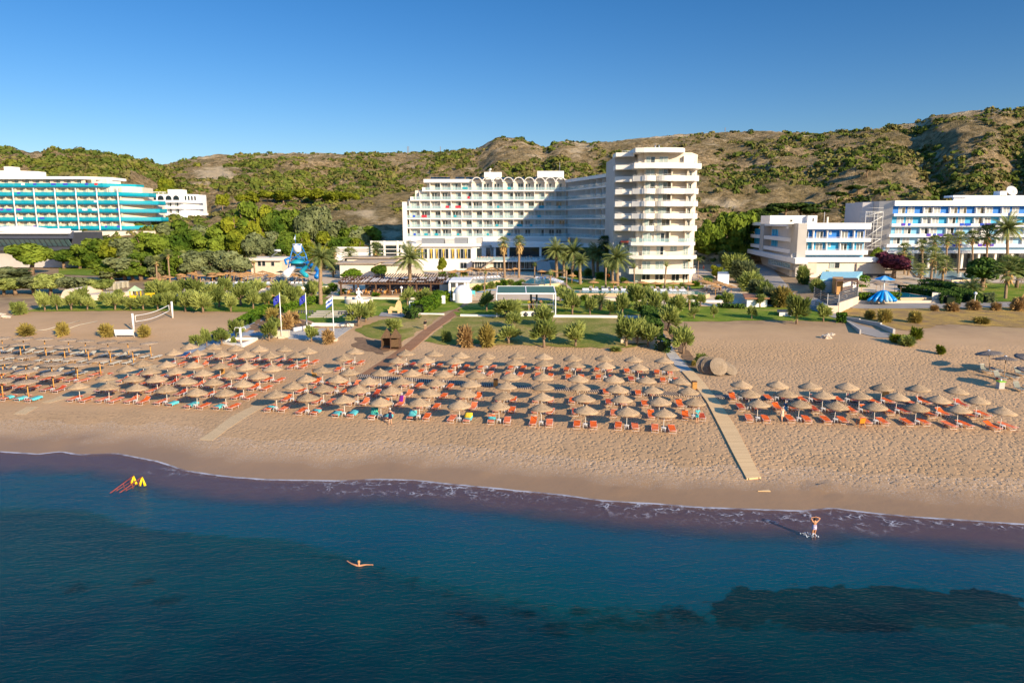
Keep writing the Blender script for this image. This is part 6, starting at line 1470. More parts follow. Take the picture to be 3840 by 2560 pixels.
# volleyball net and posts
A_, B_ = gp(502,1242), gp(648,1192); h = 2.6
for pnt, lb in ((A_,'nearer white volleyball post beside the white banner'),(B_,'farther white volleyball post under the small trees')):
    o = MB().tube([(0,0,0),(0,0,h+.4)], .17, 8).build('net_post', BWHITE); o.location = pnt; tag(o, lb, 'net post', 'volleyball posts')
a_ = A_.lerp(B_, .06)+Vector((0,0,h-.1)); b_ = A_.lerp(B_, .92)+Vector((0,0,h-.1)); mb = MB(); P = [a_.lerp(b_, t/10)-Vector((0,0,.35*sin(pi*t/10))) for t in range(11)]; Q = [x-Vector((0,0,1.0)) for x in P]
nt_ = empty('volleyball_net', a_, 'sagging volleyball net with white borders on the beach', 'net'); MB().tube(P, .055, 5).build('top_band', BWHITE, nt_); MB().tube(Q, .055, 5).build('bottom_band', BWHITE, nt_); MB().tube([P[0],Q[0]], .05, 5).build('side_band', BWHITE, nt_); MB().tube([P[-1],Q[-1]], .05, 5).build('side_band', BWHITE, nt_)
mb = MB()
for k in range(1, 20): t = k/20*10; i = min(9, int(t)); u_ = t-i; mb.tube([P[i].lerp(P[i+1],u_), Q[i].lerp(Q[i+1],u_)], .008, 3)
mb.build('mesh', DARKG, nt_)
p = gp(468, 1264); bnr = empty('banner_frame', p, 'white cloth banner stretched on a low frame beside the net', 'banner'); q = WL[bnr.name]; m = mpp(p)
MB().frame(q).add([(-36*m,0,.35),(35*m,0,.35),(33*m,0,1.25),(-38*m,0,1.25),(-36*m,.04,.35),(35*m,.04,.35),(33*m,.04,1.25),(-38*m,.04,1.25)],[(0,1,2,3),(7,6,5,4),(2,1,5,6),(3,2,6,7),(0,3,7,4)]).build('cloth', PLASTW, bnr)
for x in (-32, 36): MB().frame(q).tube([(x*m,0,0),((x-5)*m,0,1.3)], .05, 5).build('post', BWHITE, bnr)
for k, (pp, lb) in enumerate((([(140,1242),(175,1238),(216,1226),(300,1205)],'pale court boundary rope on the sand, nearer line'),([(255,1235),(300,1220),(365,1207)],'pale court boundary rope on the sand, shorter line'))):
    single(MB().tube([gp(*x)+Vector((0,0,.12)) for x in pp], .05, 4), 'boundary_rope', CREAMF, lb, 'rope', 'court boundary ropes')
# lamp posts, water play tower, slides, playground
def globe(px, py, pyt, label):
    p = gp(px, py); h = (py-pyt)*mpp(p); root = empty('lamp_post', p, label, 'lamp post', 'white globe lamp posts'); q = WL[root.name]
    MB().frame(q).tube([(0,0,0),(0,0,h)], .07, 8).build('pole', BWHITE, root); MB().frame(q).ball((0,0,h+.2), .30).build('globe', BWHITE, root)
globe(1506,1118,1082,'globe lamp in front of the pergola steps'); globe(3169,1152,1114,'globe lamp at the corner of the slatted fence'); globe(3654,1140,1104,'globe lamp beside the curved hedges on the right'); globe(2446,1176,1154,'short globe lamp at the top of the stone path')
lp = MB().tube([(0,0,0),(0,0,2.0)], .12, 8).build('bollard', BWHITE); lp.location = onto(2974,1138); tag(lp, 'white bollard behind the stout tree by the ramp', 'bollard')
YW = 176.0
wp = bldg(1125, 1030, YW, 'blue steel water play tower with tipping white bucket', 'water play tower', 'water_play_tower')
def W(px, py, dy=0): return at(px, py, YW+dy)
for (a_, b_) in (((1102,917),(1080,1010)),((1128,917),(1160,1010))):
    for dy in (0, 4): MB().tube([W(*a_,dy*.4+1), W((a_[0]+b_[0])/2-(0 if a_[0] < 1115 else -3),955,dy), W(*b_,dy)], .16, 6).build('leg', BLUEP, wp)
mb = MB(); mb.tube([W(1102,917), W(1128,917)], .14, 6); mb.tube([W(1098,942), W(1144,975)], .12, 5); mb.tube([W(1134,942), W(1092,975)], .12, 5)
for py in (965, 985, 1005): mb.tube([W(1090,py), W(1150,py)], .14, 6); mb.tube([W(1090,py), W(1090,py,4)], .12, 5); mb.tube([W(1150,py), W(1150,py,4)], .12, 5)
mb.build('brace', BLUEP, wp)
p = W(1116, 945, 1); MB().lathe([(0,0),(.9,0),(1.15,2.0),(1.05,2.0),(.8,.1)], 16, c=(p.x,p.y,p.z)).build('bucket', BWHITE, wp)
MB().prism([tuple(W(1088,1003)[:2]),tuple(W(1152,1003)[:2]),tuple(W(1152,1003,4)[:2]),tuple(W(1088,1003,4)[:2])], zat(1003,YW)-.2, zat(1003,YW)).build('deck', M('aqua_plastic', (.02,.35,.42), .4, .1, 2), wp)
MB().lathe([(0,1.2),(1.3,.7),(2.6,0),(2.5,-.1)], 14, c=tuple(W(1120,985,2))).build('roof', M('aqua_plastic', (0,0,0)), wp)
MB().tube([W(1108,917,1), W(1108,880,1)], .05, 5).build('mast', BLUEP, wp); MB().add([tuple(W(1108,881,1)),tuple(W(1101,897,1)),tuple(W(1108,900,1)),tuple(W(1108,881,1.1)),tuple(W(1101,897,1.1)),tuple(W(1108,900,1.1))],[(0,1,2),(5,4,3),(0,3,4,1),(1,4,5,2)]).build('pennant', BWHITE, wp)
MB().tube([W(1090,965), W(1068,975), W(1074,990,-2)], .3, 8).build('chute', BLUEP, wp); MB().tube([W(1150,985), W(1178,1000), W(1196,1020,-3), W(1186,1040,-5)], .6, 8).build('slide_tube', BLUEP, wp)
MB().tube([W(1150,1000), W(1130,1020,-3), W(1150,1034,-6)], .55, 8).build('slide_tube', M('aqua_plastic', (0,0,0)), wp); MB().tube([W(1100,1004), W(1085,1016,-3), W(1072,1030,-6)], [.7,.8,.9], 8).build('slide_tube', BWHITE, wp)
p = gp(3310, 1128, .6); ks = empty('water_slide', p, 'blue splash slide with a striped parasol top in the right pool', 'water slide'); q = WL[ks.name]; m = mpp(p)
BS = [M('slide_blue', (.0,.22,.62), .3, .1, 1), M('slide_pale_blue', (.25,.55,.80), .3, .1, 1)]
for k, (ex, ey, c_) in enumerate([(-62,-4,0),(-48,-9,0),(-30,-13,0),(-10,-15,1),(8,-15,1),(24,-13,0),(38,-8,0),(44,2,1)]):
    e = (ex*m, ey*m*3, .1); MB().frame(q).tube([(0,0,1.8),(e[0]*.3,e[1]*.35,1.65),(e[0]*.6,e[1]*.7,.85+.25*(k % 2)),(e[0]*.85,e[1]*.95,.4),e], [.2,.3,.36,.34,.3], 7).build('slide_arm', BS[c_], ks)
MB().frame(q).lathe([(0,2.1),(.6,2.0),(.8,1.7),(.7,.2)], 12).build('platform', BS[0], ks)
MB().frame(q).tube([(0,0,1.5),(0,0,4.4)], .12, 8).build('mast', BWHITE, ks)
for k in range(8):
    a = 2*pi*k/8; b = a+pi/4; MB().frame(q).add([(0,0,4.9),(1.9*cos(a),1.9*sin(a),4.2),(1.9*cos(b),1.9*sin(b),4.2),(1.9*cos(a),1.9*sin(a),4.1),(1.9*cos(b),1.9*sin(b),4.1)],[(0,1,2),(1,3,4,2)]).build('canopy_panel', BS[k % 2], ks)
p = gp(512, 1148); pl = empty('playground_tower', p, 'yellow play tower with pale green roof and slide among the trees', 'playground'); q = WL[pl.name]; YP_ = M('yellow_plastic', (.80,.55,.02), .4, .05, 1)
for x in (-.7,.7):
    for y in (-.7,.7): MB().frame(q).box(x-.08,x+.08,y-.08,y+.08,0,3.2).build('post', YP_, pl)
MB().frame(q).box(-.8,.8,-.8,.8,1.3,1.45).box(-.8,.8,-.82,-.76,1.45,2.2).build('deck', YP_, pl); MB().frame(q).add([(-1,-1,3.1),(1,-1,3.1),(1,1,3.1),(-1,1,3.1),(0,0,4.1)],[(0,1,4),(1,2,4),(2,3,4),(3,0,4)]).build('roof', M('pale_green_plastic', (.45,.62,.35), .4, .05, 1), pl)
MB().frame(q).tube([(.8,0,1.5),(1.8,-.1,1.2),(3.0,-.3,.5),(3.6,-.4,.25)], .28, 8).build('slide', YP_, pl); MB().frame(q).box(1.6,2.9,.6,1.9,2.2,2.5).box(1.7,1.85,.7,.85,0,2.2).box(2.6,2.75,.7,.85,0,2.2).build('side_roof', YP_, pl)
# other low objects
single(MB().frame(onto(2450,1124,0)).box(0,3,0,2,0,.8), 'planter_box', WHITE, 'white planter wall by the stone path', 'planter')
bb = block('pump_house', [(2800,1152),(2876,1152),(2868,1128),(2796,1128)], 1.6, BWHITE, 'low white hut with a brown roof right of the lawn', 'hut'); P = bb[1]; MB().prism([(x+(-.6 if i in (0,3) else .3), y+(-.5 if i < 2 else .3)) for i, (x, y) in enumerate(P)], bb[2]+1.6, bb[2]+1.85).build('roof', M('red_brown_roof', (.33,.15,.08), .8, .1, 1), bb[0])
bb = block('sun_bench', [(2922,1186),(2968,1186),(2968,1174),(2922,1174)], .7, WHITE, 'white block bench with a dark top on the right lawn', 'bench'); MB().prism([(x+(-.4 if i in (0,3) else .2), y) for i, (x, y) in enumerate(bb[1])], bb[2]+.7, bb[2]+.82).build('top', DARKG, bb[0])
bb = block('utility_cabinet', [(3493,1134),(3553,1133),(3553,1128),(3493,1129)], 1.8, CREAM, 'cream utility cabinet at the end of the right pool', 'cabinet')
bb = block('towel_hut', [(3136,1108),(3158,1108),(3158,1092),(3118,1092),(3118,1102)], 3.4, M('light_wood_cladding', (.50,.27,.10), .8, .15, 2), 'small timber hut behind the dark fence', 'hut')
bb = block('pool_bar', [(3070,1096),(3200,1096),(3230,1070),(3080,1070)], 2.4, BWHITE, 'pool bar with pale blue canvas roof', 'building'); MB().prism([(x, y) for x, y in bb[1]], bb[2]+2.4, lambda x, y: bb[2]+3.6 if y > bb[1][0][1]+2 else bb[2]+2.8).build('canvas_roof', M('pale_blue_canvas', (.30,.60,.68), .7, .05, 1), bb[0])
pp = empty('brown_pergola', onto(3170,1110), 'dark brown flat pergola at the poolside by the timber hut', 'pergola'); P = gpoly([(3132,1116),(3212,1114),(3212,1098),(3132,1098)]); zt2 = T(*P[0])+3.3
MB().prism(P, zt2, zt2+.2).build('roof', WOODD, pp)
for x, y in P: MB().box(x-.12,x+.12,y-.12,y+.12,T(x,y),zt2).build('post', WOODD, pp)
bb = block('massage_tent', [(2690,1066),(2733,1066),(2731,1052),(2690,1052)], 2.3, PLASTW, 'white cloth cabana behind the right hand pool parasols', 'cabana')
o = MB().lathe([(.28,-.08),(.36,0),(.28,.08)], 16).build('lifebuoy', ORANGE); o.location = onto(2280,1056,1.5); o.rotation_euler = (pi/2,0,0); tag(o, 'orange lifebuoy hung by the date palms', 'lifebuoy')
single(MB().frame(onto(1545,1163)).box(-.5,.5,-.2,.2,.9,1.7).tube([(-.4,0,0),(-.4,0,1)], .04, 4).tube([(.4,0,0),(.4,0,1)], .04, 4), 'notice_sign', BWHITE, 'small white sign in front of the round hedge', 'sign')
single(MB().frame(onto(1653,1142)).box(-.9,-.05,-.1,.1,.2,1.7).box(.05,.9,-.1,.1,.2,1.8), 'notice_board', BWHITE, 'double white board at the end of the long hedge', 'sign')
single(MB().frame(onto(1048,1264)).box(-1.4,1.6,-.5,.5,0,1.1), 'storage_box', CREAMF, 'cream storage trunk beside the left flagpole', 'storage box')
# cars in the shade
def car(px, py, col, rz, label):
    p = onto(px, py); root = empty('parked_car', p, label, 'car', 'cars parked in the shade of the trees', rz); q = Vector((0,0,0)); WL[root.name] = q
    pr = [(-2.1,.35),(-2.15,.8),(-1.3,.92),(-.7,1.42),(.8,1.45),(1.5,.95),(2.1,.85),(2.15,.35)]; m = len(pr)
    def ext(pts, w_, nm, mat): mm = len(pts); MB().add([(a,-w_,b) for a,b in pts]+[(a,w_,b) for a,b in pts], [tuple(range(mm)), tuple(range(2*mm-1,mm-1,-1))]+[(i,mm+i,mm+(i+1)%mm,(i+1)%mm) for i in range(mm)]).build(nm, mat, root)
    ext([(-2.1,.35),(-2.15,.8),(-1.3,.92),(1.5,.95),(2.1,.85),(2.15,.35)], .86, 'body', col); ext([(-1.3,.92),(-.7,1.40),(.8,1.43),(1.5,.95)], .76, 'window', GLASSD); ext([(-.72,1.40),(.82,1.43),(.75,1.47),(-.65,1.46)], .74, 'roof', col)
    for x in (-1.3, 1.3):
        for y in (-.8, .8): o = MB().lathe([(0,-.1),(.32,-.1),(.32,.1),(0,.1)], 14).build('wheel', DARKG, root); o.rotation_euler = (pi/2,0,0); o.location = (x,y,.32)
SIL = M('silver_car_paint', (.45,.47,.50), .25, .03, 1, metal=.3); WCP = M('white_car_paint', (.75,.76,.78), .2, .03, 1); DKP = M('dark_blue_car_paint', (.02,.03,.06), .2, .05, 1)
car(2634,962,WCP,.15,'white car parked beside the tower, rear one'); car(2645,974,SIL,.15,'silver car parked beside the tower, front one'); car(2672,986,DKP,.6,'dark car half hidden by the hedge beside the tower'); car(2786,950,WCP,1.2,'white van like car under the trees by the blue hotel')
# ================================================================== VEGETATION
L_TAM = leafmat('tamarisk_green', (.15,.195,.045), (.42,.46,.13), .35, .3)
L_BIG = leafmat('broadleaf_green', (0.06,0.115,0.016), (0.25,0.32,0.042), .16, .25)
L_YEL = leafmat('yellow_green_leaf', (.10,.14,.015), (.29,.31,.03), .3, .25)
L_OLV = leafmat('olive_grey_leaf', (0.102,0.128,0.0551), (0.272,0.304,0.136), .2, .25)
L_PIN = leafmat('dark_pine', (0.0261,0.0493,0.0145), (0.096,0.136,0.0256), .25, .12)
L_PINL = leafmat('sunny_pine', (0.102,0.138,0.0145), (0.304,0.32,0.0288), .2, .2)  # yellow-green foliage of the hill foot pines
L_DRY = leafmat('dry_orange_twigs', (.30,.19,.08), (.50,.33,.14), .5, .2)
L_HALF = leafmat('half_dry_twigs', (0.232,0.189,0.0508), (0.448,0.352,0.096), .5, .25)
L_HEDG = leafmat('hedge_green', (0.0508,0.116,0.0145), (0.176,0.272,0.024), .6, .2)
L_HEDGD = leafmat('dark_hedge_green', (0.0319,0.0725,0.0174), (0.096,0.16,0.032), .6, .15)
L_PALM = leafmat('palm_green', (0.102,0.145,0.0435), (0.352,0.384,0.128), .6, .25)
L_PALMD = leafmat('dark_palm_green', (0.029,0.058,0.0217), (0.112,0.16,0.048), .6, .2)
L_SKIRT = leafmat('dead_palm_skirt', (0.377,0.246,0.102), (0.672,0.464,0.192), .6, .15)
L_BOUG = leafmat('purple_bougainvillea', (0.0725,0.0261,0.0362), (0.224,0.056,0.096), .8, .2)
def blob_points(rg, lobes, n, inner=.35):
    "points spread through several overlapping lobes; each lobe = (cx,cy,cz,rx,ry,rz)"
    W = [l[3]*l[4]*l[5] for l in lobes]; tot = sum(W)
    for _ in range(n):
        q = rg.random()*tot; k = 0
        while k < len(W)-1 and q > W[k]: q -= W[k]; k += 1
        l = lobes[k]
        while 1:
            d = Vector((rg.uniform(-1,1), rg.uniform(-1,1), rg.uniform(-1,1)))
            if .05 < d.length < 1: break
        r = (1 - (1-inner)*rg.random()**2.2); d.normalize()
        yield Vector((l[0]+d.x*r*l[3], l[1]+d.y*r*l[4], l[2]+d.z*r*l[5])), d
def crownmesh(kind, seed, n, leaf):
    rg = random.Random(seed); lobes = []
    if kind == 'round':
        lobes = [(0,0,.62,.30,.30,.26)]
        for k in range(11): a = rg.uniform(0, 6.28); r = rg.uniform(.14,.33); z = rg.uniform(.42,.84); s = rg.uniform(.12,.2); lobes.append((r*cos(a), r*sin(a), z, s, s, s*rg.uniform(.6,.9)))
    elif kind == 'tall':
        for k in range(17): z = rg.uniform(.22,.9); a = rg.uniform(0, 6.28); w_ = .34*(1-abs(z-.55)*1.1); r = rg.uniform(.05, w_); s = rg.uniform(.11,.19); lobes.append((r*cos(a), r*sin(a), z, s, s, s*rg.uniform(.55,.9)))
    elif kind == 'pine':
        for k in range(12): a = rg.uniform(0, 6.28); r = rg.uniform(.05,.38); lobes.append((r*cos(a), r*sin(a), .82+rg.uniform(-.12,.08)-r*.3, .16, .16, .075))
    elif kind == 'pollard':
        ox, oy = rg.uniform(-.05,.05), rg.uniform(-.05,.05); lobes = [(ox,oy,.66,.27,.27,.22)]
        for k in range(13): a = rg.uniform(0, 6.28); r = rg.uniform(.16,.36); z = rg.uniform(.42,.88); q_ = rg.uniform(.09,.17); lobes.append((ox+r*cos(a), oy+r*sin(a), z, q_, q_, q_*rg.uniform(.8,1.4)))
    elif kind == 'bush':
        lobes = [(0,0,.42,.36,.36,.36)]
        for k in range(8): a = rg.uniform(0, 6.28); r = rg.uniform(.15,.36); z = rg.uniform(.15,.78); lobes.append((r*cos(a), r*sin(a), z, .14, .14, .17))
    elif kind == 'dome':
        lobes = [(0,0,.45,.48,.40,.48)]
        for k in range(6): a = rg.uniform(0, 6.28); lobes.append((.38*cos(a), .3*sin(a), .45, .12, .12, .25))
    vs = []; fs = []
    spiky = kind in ('pollard', 'bush'); c0 = Vector((0, 0, .35))
    for p, d in blob_points(rg, lobes, n, .3 if kind != 'dome' else .75):
        if p.z < .02: p.z = .03
        q = leaf*rg.uniform(.6, 1.35)
        if spiky:
            out = ((p-c0).normalized()*1.2 + d*.4 + Vector((rg.uniform(-.6,.6), rg.uniform(-.6,.6), rg.uniform(-.1,.8)))).normalized(); q *= 1 + (rg.random()**3)*.9
            s = out.orthogonal().normalized(); k = rg.uniform(0, 6.3); t = out.cross(s); s = s*cos(k)+t*sin(k)
            i = len(vs); vs += [tuple(p-s*q*.3), tuple(p+s*q*.3), tuple(p+out*q*1.5+s*q*.06), tuple(p+out*q*1.5-s*q*.06)]; fs.append((i,i+1,i+2,i+3))
        else:
            nn = (d + Vector((rg.uniform(-.9,.9), rg.uniform(-.9,.9), rg.uniform(-.4,1.0)))).normalized(); a = nn.orthogonal().normalized(); b = nn.cross(a); k = rg.uniform(0, 6.3); a, b = a*cos(k)+b*sin(k), b*cos(k)-a*sin(k)
            i = len(vs); vs += [tuple(p-a*q*.9-b*q*.25), tuple(p-a*q*.1-b*q*.55), tuple(p+a*q*.95), tuple(p-a*q*.05+b*q*.55+nn*q*.2)]; fs.append((i,i+1,i+2,i+3))
    return vs, fs
def make_tree(kind, seed, mat, n, leaf, name='tree', trunk=True, tr=.045, fork=True):
    root = empty(name, (0,0,0)); vs, fs = crownmesh(kind, seed, n, leaf)
    MB().add(vs, fs).build('crown', mat, root)
    if trunk:
        rg = random.Random(seed+50); mb = MB(); top = {'pine': .72, 'tall': .7, 'round': .55, 'pollard': .42, 'bush': .3, 'dome': .3}[kind]; lean = rg.uniform(-.05,.05)
        mb.tube([(0,0,-.06),(lean*.3,0,top*.35),(lean,rg.uniform(-.02,.02),top*.7)], [tr*1.3, tr, tr*.85], 7)
        for k in range(4 if fork else 2):
            a = k*1.6+rg.uniform(-.4,.4); r = rg.uniform(.12,.24); mb.tube([(lean,0,top*.62),(lean+r*.5*cos(a), r*.5*sin(a), top*.9),(lean+r*cos(a), r*sin(a), top+.16)], [tr*.6, tr*.4, tr*.15], 5)
        mb.build('trunk', TRUNK, root)
    return Proto(root)
TP = {}
def tree(kind, px, py, w, h, label, cat='tree', group=None, mat=None, n=None, leaf=None, name='tree', var=4, Y=None, z=None, trunk=True, tr=.045):
    p = gp(px, py) if Y is None else at(px, py, Y)
    if z is not None: p.z = z
    m = mpp(p); sz = (w*m, w*m, h*m); k = (kind, mat.name, name, rnd.randrange(var))
    if k not in TP: TP[k] = make_tree(kind, hash((kind, k[3], len(mat.name))) % 1000 + k[3]*17, mat, n, leaf, name, trunk, tr)
    TP[k].put(p, rnd.uniform(0, 6.28), sz, label, cat, group)
rnd = random.Random(21)
# tamarisk rows in the gardens ------------------------------------------------
def plist(lst, kind, mat, n, leaf, where, name='tamarisk_tree', cat='tree', grp='small pollarded trees in the gardens', tr=.05):
    for i, (x, y, w, h) in enumerate(sorted(lst)):
        tree(kind, x, y, w*rnd.uniform(1.2,1.5), h*rnd.uniform(1.0,1.18), ' '.join(f'{where}, {ordn(i)} from the left'.split()[:16]), cat, grp, mat, n, leaf, name, tr=tr)
plist([(169,1166,48,60),(215,1164,36,50),(268,1163,50,55),(305,1145,55,60),(328,1163,38,46),(398,1146,40,46),(432,1162,44,50),(491,1162,38,46),(538,1162,44,50),(592,1162,44,50),(640,1166,40,60),(696,1169,46,60),(762,1172,66,66),(866,1168,44,64)], 'pollard', L_TAM, 1500, .085, 'small round tree in the front row along the left beach lawn')
plist([(446,1135,36,48),(600,1132,62,66),(575,1120,50,50),(650,1122,46,56),(693,1115,50,60),(735,1118,52,60),(718,1140,46,50),(785,1128,42,52),(822,1152,52,66),(843,1112,52,62),(903,1146,60,72),(950,1158,44,60),(963,1122,58,60),(996,1152,40,48),(1058,1122,64,62),(1062,1164,36,55),(1090,1152,50,62),(1112,1138,46,55),(1168,1125,40,55),(1180,1106,44,50),(1030,1140,44,52),(920,1112,50,46)], 'pollard', L_TAM, 1500, .085, 'round headed tree in the thick second row on the left lawn')
plist([(886,1268,40,60),(739,1300,36,44),(776,1298,30,56),(832,1292,44,50),(1010,1278,46,62),(1036,1250,40,54),(1168,1280,40,48)], 'pollard', L_TAM, 1500, .085, 'small pollarded tree around the beach shower and flagpoles')
plist([(1345,1222,66,76),(1372,1206,56,62),(1476,1242,40,42),(1528,1144,44,52),(1594,1142,56,48)], 'pollard', L_TAM, 1500, .085, 'round tree between the fountain and the boardwalk')
plist([(1825,1167,42,56),(1900,1194,74,64),(2125,1150,52,60),(2146,1178,50,66),(2212,1180,42,62),(2286,1182,30,50),(2333,1182,44,76),(2388,1152,54,72),(2403,1186,44,52),(2455,1182,46,78),(2100,1132,40,50)], 'pollard', L_TAM, 1500, .085, 'round tree on the lawn beside the gym pavilion')
plist([(1928,1230,40,48),(2037,1222,62,64),(2040,1302,80,94),(2158,1298,64,84),(2348,1298,78,102),(2390,1292,44,86),(2430,1300,56,74),(1908,1288,62,60)], 'pollard', L_TAM, 2000, .075, 'stout trunked tree on the lower lawn behind the parasols')
plist([(2490,1148,28,46),(2532,1178,46,62),(2552,1166,36,46),(2627,1148,30,44),(2730,1152,36,50),(2850,1152,40,46),(2602,1194,30,38),(2676,1192,26,46),(2818,1196,28,42),(2918,1154,30,44),(3087,1206,40,52),(2988,1214,68,92)], 'pollard', L_TAM, 1500, .085, 'small tree on the right hand lawn')
plist([(2505,1240,62,86),(2562,1326,64,92),(2548,1292,30,50),(2522,1262,20,34),(2535,1280,20,36)], 'pollard', L_TAM, 1500, .085, 'slender tree along the right edge of the stone path')
DB = 'shrubs on the sand'
for x, y, w, h, lb, mt in [(100,1258,58,46,'half dry shrub on the left sand, westernmost',L_HALF),(237,1258,44,52,'half dry shrub between the two court ropes',L_HALF),(400,1262,50,54,'half dry shrub left of the white banner',L_HALF),(541,1264,42,52,'green and brown shrub under the volleyball net',L_HALF),(1020,1204,46,56,'olive dry shrub behind the left flagpole',L_HALF),(1077,1232,52,60,'brown dry shrub right of the left flagpole',L_DRY),(1100,1214,44,52,'brown dry shrub behind the middle flagpole',L_DRY),(1232,1288,44,60,'dry shrub at the foot of the striped flag',L_DRY),(1675,1280,36,46,'small green shrub right of the boardwalk',L_TAM),(1745,1300,56,90,'tall orange brown dry shrub right of the boardwalk',L_DRY),(1825,1300,62,90,'tall half green dry shrub beside the orange one',L_HALF),(2630,1367,46,44,'green bush behind the pile of straw canopies',L_TAM),(2600,1372,16,22,'tiny dry shrub beside the green bush',L_HALF),(876,1292,20,32,'tiny green bush in front of the shower',L_TAM),
  (3261,1196,36,38,'dry shrub on the bank above the ramp, first',L_HALF),(3318,1208,46,52,'dry shrub on the bank above the ramp, second',L_HALF),(3430,1210,44,48,'shrub with a green top on the dry bank',L_HALF),(3503,1166,30,26,'small orange shrub along the right road, first',L_DRY),(3567,1166,50,34,'wide orange shrub along the right road, second',L_DRY),(3650,1162,46,40,'orange shrub by the globe lamp',L_DRY),(3733,1164,34,34,'small orange shrub along the right road, fourth',L_DRY),(3818,1164,54,54,'large orange shrub at the frame edge by the road',L_DRY),(3680,1212,56,26,'low olive dry shrub on the golden grass',L_HALF),(75,1178,50,52,'green bush at the left end of the beach lawn',L_TAM),(3360,1284,50,34,'green reeds at the ramp foot, left tuft',L_YEL),(3400,1294,56,40,'green reeds at the ramp foot, middle tuft',L_TAM),(3435,1272,44,46,'green reeds at the ramp foot, right tuft',L_YEL),(3527,1328,30,34,'lone yellow green weed on the right sand',L_YEL),(1480,1244,30,24,'low tuft behind the changing cabins',L_TAM),(2308,1316,40,20,'low green tuft at the lawn edge behind the parasols',L_TAM)]:
    tree('bush', x, y, w*1.05, h, lb, 'shrub', DB, mt, 1500, .095, 'shrub', 3, trunk=False)
for i, (x, y, w_, h_) in enumerate(sorted([(1790,1092,26,20),(1815,1086,22,18),(1842,1082,26,22),(1868,1078,22,18),(1890,1074,24,22),(1915,1068,22,18),(1925,1090,24,20),(1940,1080,26,22),(1958,1068,22,18),(1965,1092,22,16),(2108,1092,24,22),(2130,1106,26,20),(2142,1128,24,18),(2190,1128,26,20),(2236,1129,28,20),(2362,1132,30,22),(2440,1128,24,20),(2100,1036,22,20),(2130,1034,24,22),(2165,1040,26,22),(2205,1034,28,24),(2250,1046,24,22),(2290,1048,28,26),(2340,1062,22,18),(2420,1076,20,16),(2470,1078,18,14),(2560,1078,20,16),(2610,1074,24,20),(2650,1066,26,22),(2710,1050,34,30),(2600,1128,26,18),(2700,1130,28,20),(1700,1050,26,24),(1740,1040,24,20),(1660,1044,26,22),(1590,1056,26,20),(1250,1092,30,26),(1290,1108,28,22),(1225,1104,26,24),(1330,1116,24,18),(1410,1117,26,18),(1560,1118,26,18)])):
    tree('bush', x, y, w_*1.3, h_*1.25, f'low green shrub in the terrace planting beds, {ordn(i)} from the left', 'shrub', 'low shrubs in the terrace beds', L_HEDG if i % 3 else L_TAM, 900, .11, 'shrub', 3, trunk=False)
# hedges -------------------------------------------------------------------------
def hedge(pts, w, h, label, mat=L_HEDG, dens=60, z0=0):
    P = [gp(*p) for p in pts]; rg = random.Random(len(label)); vs = []; fs = []
    for a, b in zip(P, P[1:]):
        L = (b-a).length; d = (b-a)/L; s = Vector((-d.y, d.x, 0))
        for _ in range(int(L*dens*(w+2*h)/2.4)):
            t = rg.uniform(-.02, 1.02); u = rg.uniform(-1, 1); v_ = rg.random()
            if rg.random() < .5: v_ = 1
            else: u = 1 if u > 0 else -1
            p = a + d*L*t + s*u*w/2; g0 = T(p.x, p.y)
            hh = h*(1 + .12*noise.noise(Vector((p.x*.6, p.y*.6, 0)))); p.z = g0+z0 + v_*hh - (.15*abs(u)**4*hh if v_ == 1 else 0); p += Vector((rg.uniform(-.1,.1), rg.uniform(-.1,.1), rg.uniform(-.1,.08)))
            nn = Vector((rg.uniform(-1,1), rg.uniform(-1,1), rg.uniform(-.3,1))).normalized(); A = nn.orthogonal().normalized(); B = nn.cross(A); q = rg.uniform(.10,.22)
            i = len(vs); vs += [tuple(p-A*q-B*q*.6), tuple(p+A*q-B*q*.7), tuple(p+A*q*.8+B*q*.7), tuple(p-A*q+B*q*.6)]; fs.append((i,i+1,i+2,i+3))
    c = P[0]; root = empty('hedge', c, label, 'hedge'); MB().add(vs, fs).build('foliage', mat, root)
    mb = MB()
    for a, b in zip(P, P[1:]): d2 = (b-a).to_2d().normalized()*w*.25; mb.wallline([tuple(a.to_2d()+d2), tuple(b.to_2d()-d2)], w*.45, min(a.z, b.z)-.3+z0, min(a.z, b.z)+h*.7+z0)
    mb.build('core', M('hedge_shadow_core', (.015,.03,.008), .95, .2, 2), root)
hedge([(905,1222),(950,1198),(992,1170)], 1.8, 1.3, 'bright clipped hedge climbing beside the left paved path'); hedge([(800,1272),(842,1262)], 1.6, 1.1, 'short low hedge left of the beach shower'); hedge([(1050,1174),(1110,1152),(1195,1134)], 1.8, 1.3, 'long clipped hedge behind the left flagpoles')
hedge([(1566,1176),(1610,1158),(1648,1128)], 2.6, 2.0, 'thick rounded hedge left of the white boards'); hedge([(1528,1196),(1562,1190)], 2.4, 1.7, 'round hedge clump at the stone bench', L_HEDGD); hedge([(1655,1136),(1688,1118)], 1.8, 1.6, 'short hedge beside the white kiosk')
hedge([(2428,1192),(2440,1226),(2456,1264)], 2.2, 2.1, 'dark tall hedge along the left side of the stone path', L_HEDGD, 80); hedge([(2474,1318),(2494,1314)], 2.0, 1.9, 'dark clipped bush block where the hedge ends at the sand', L_HEDGD, 100)
hedge([(3214,1134),(3290,1134),(3366,1132)], 1.6, 1.5, 'bright square hedge in front of the blue slide', L_HEDG, 70, .3); hedge([(3380,1100),(3450,1108),(3530,1120),(3566,1142)], 3.0, 1.9, 'long curved dark hedge right of the slide pool', L_HEDGD); hedge([(3460,1078),(3560,1092),(3640,1134)], 3.0, 1.8, 'second curved dark hedge behind the first', L_HEDGD)
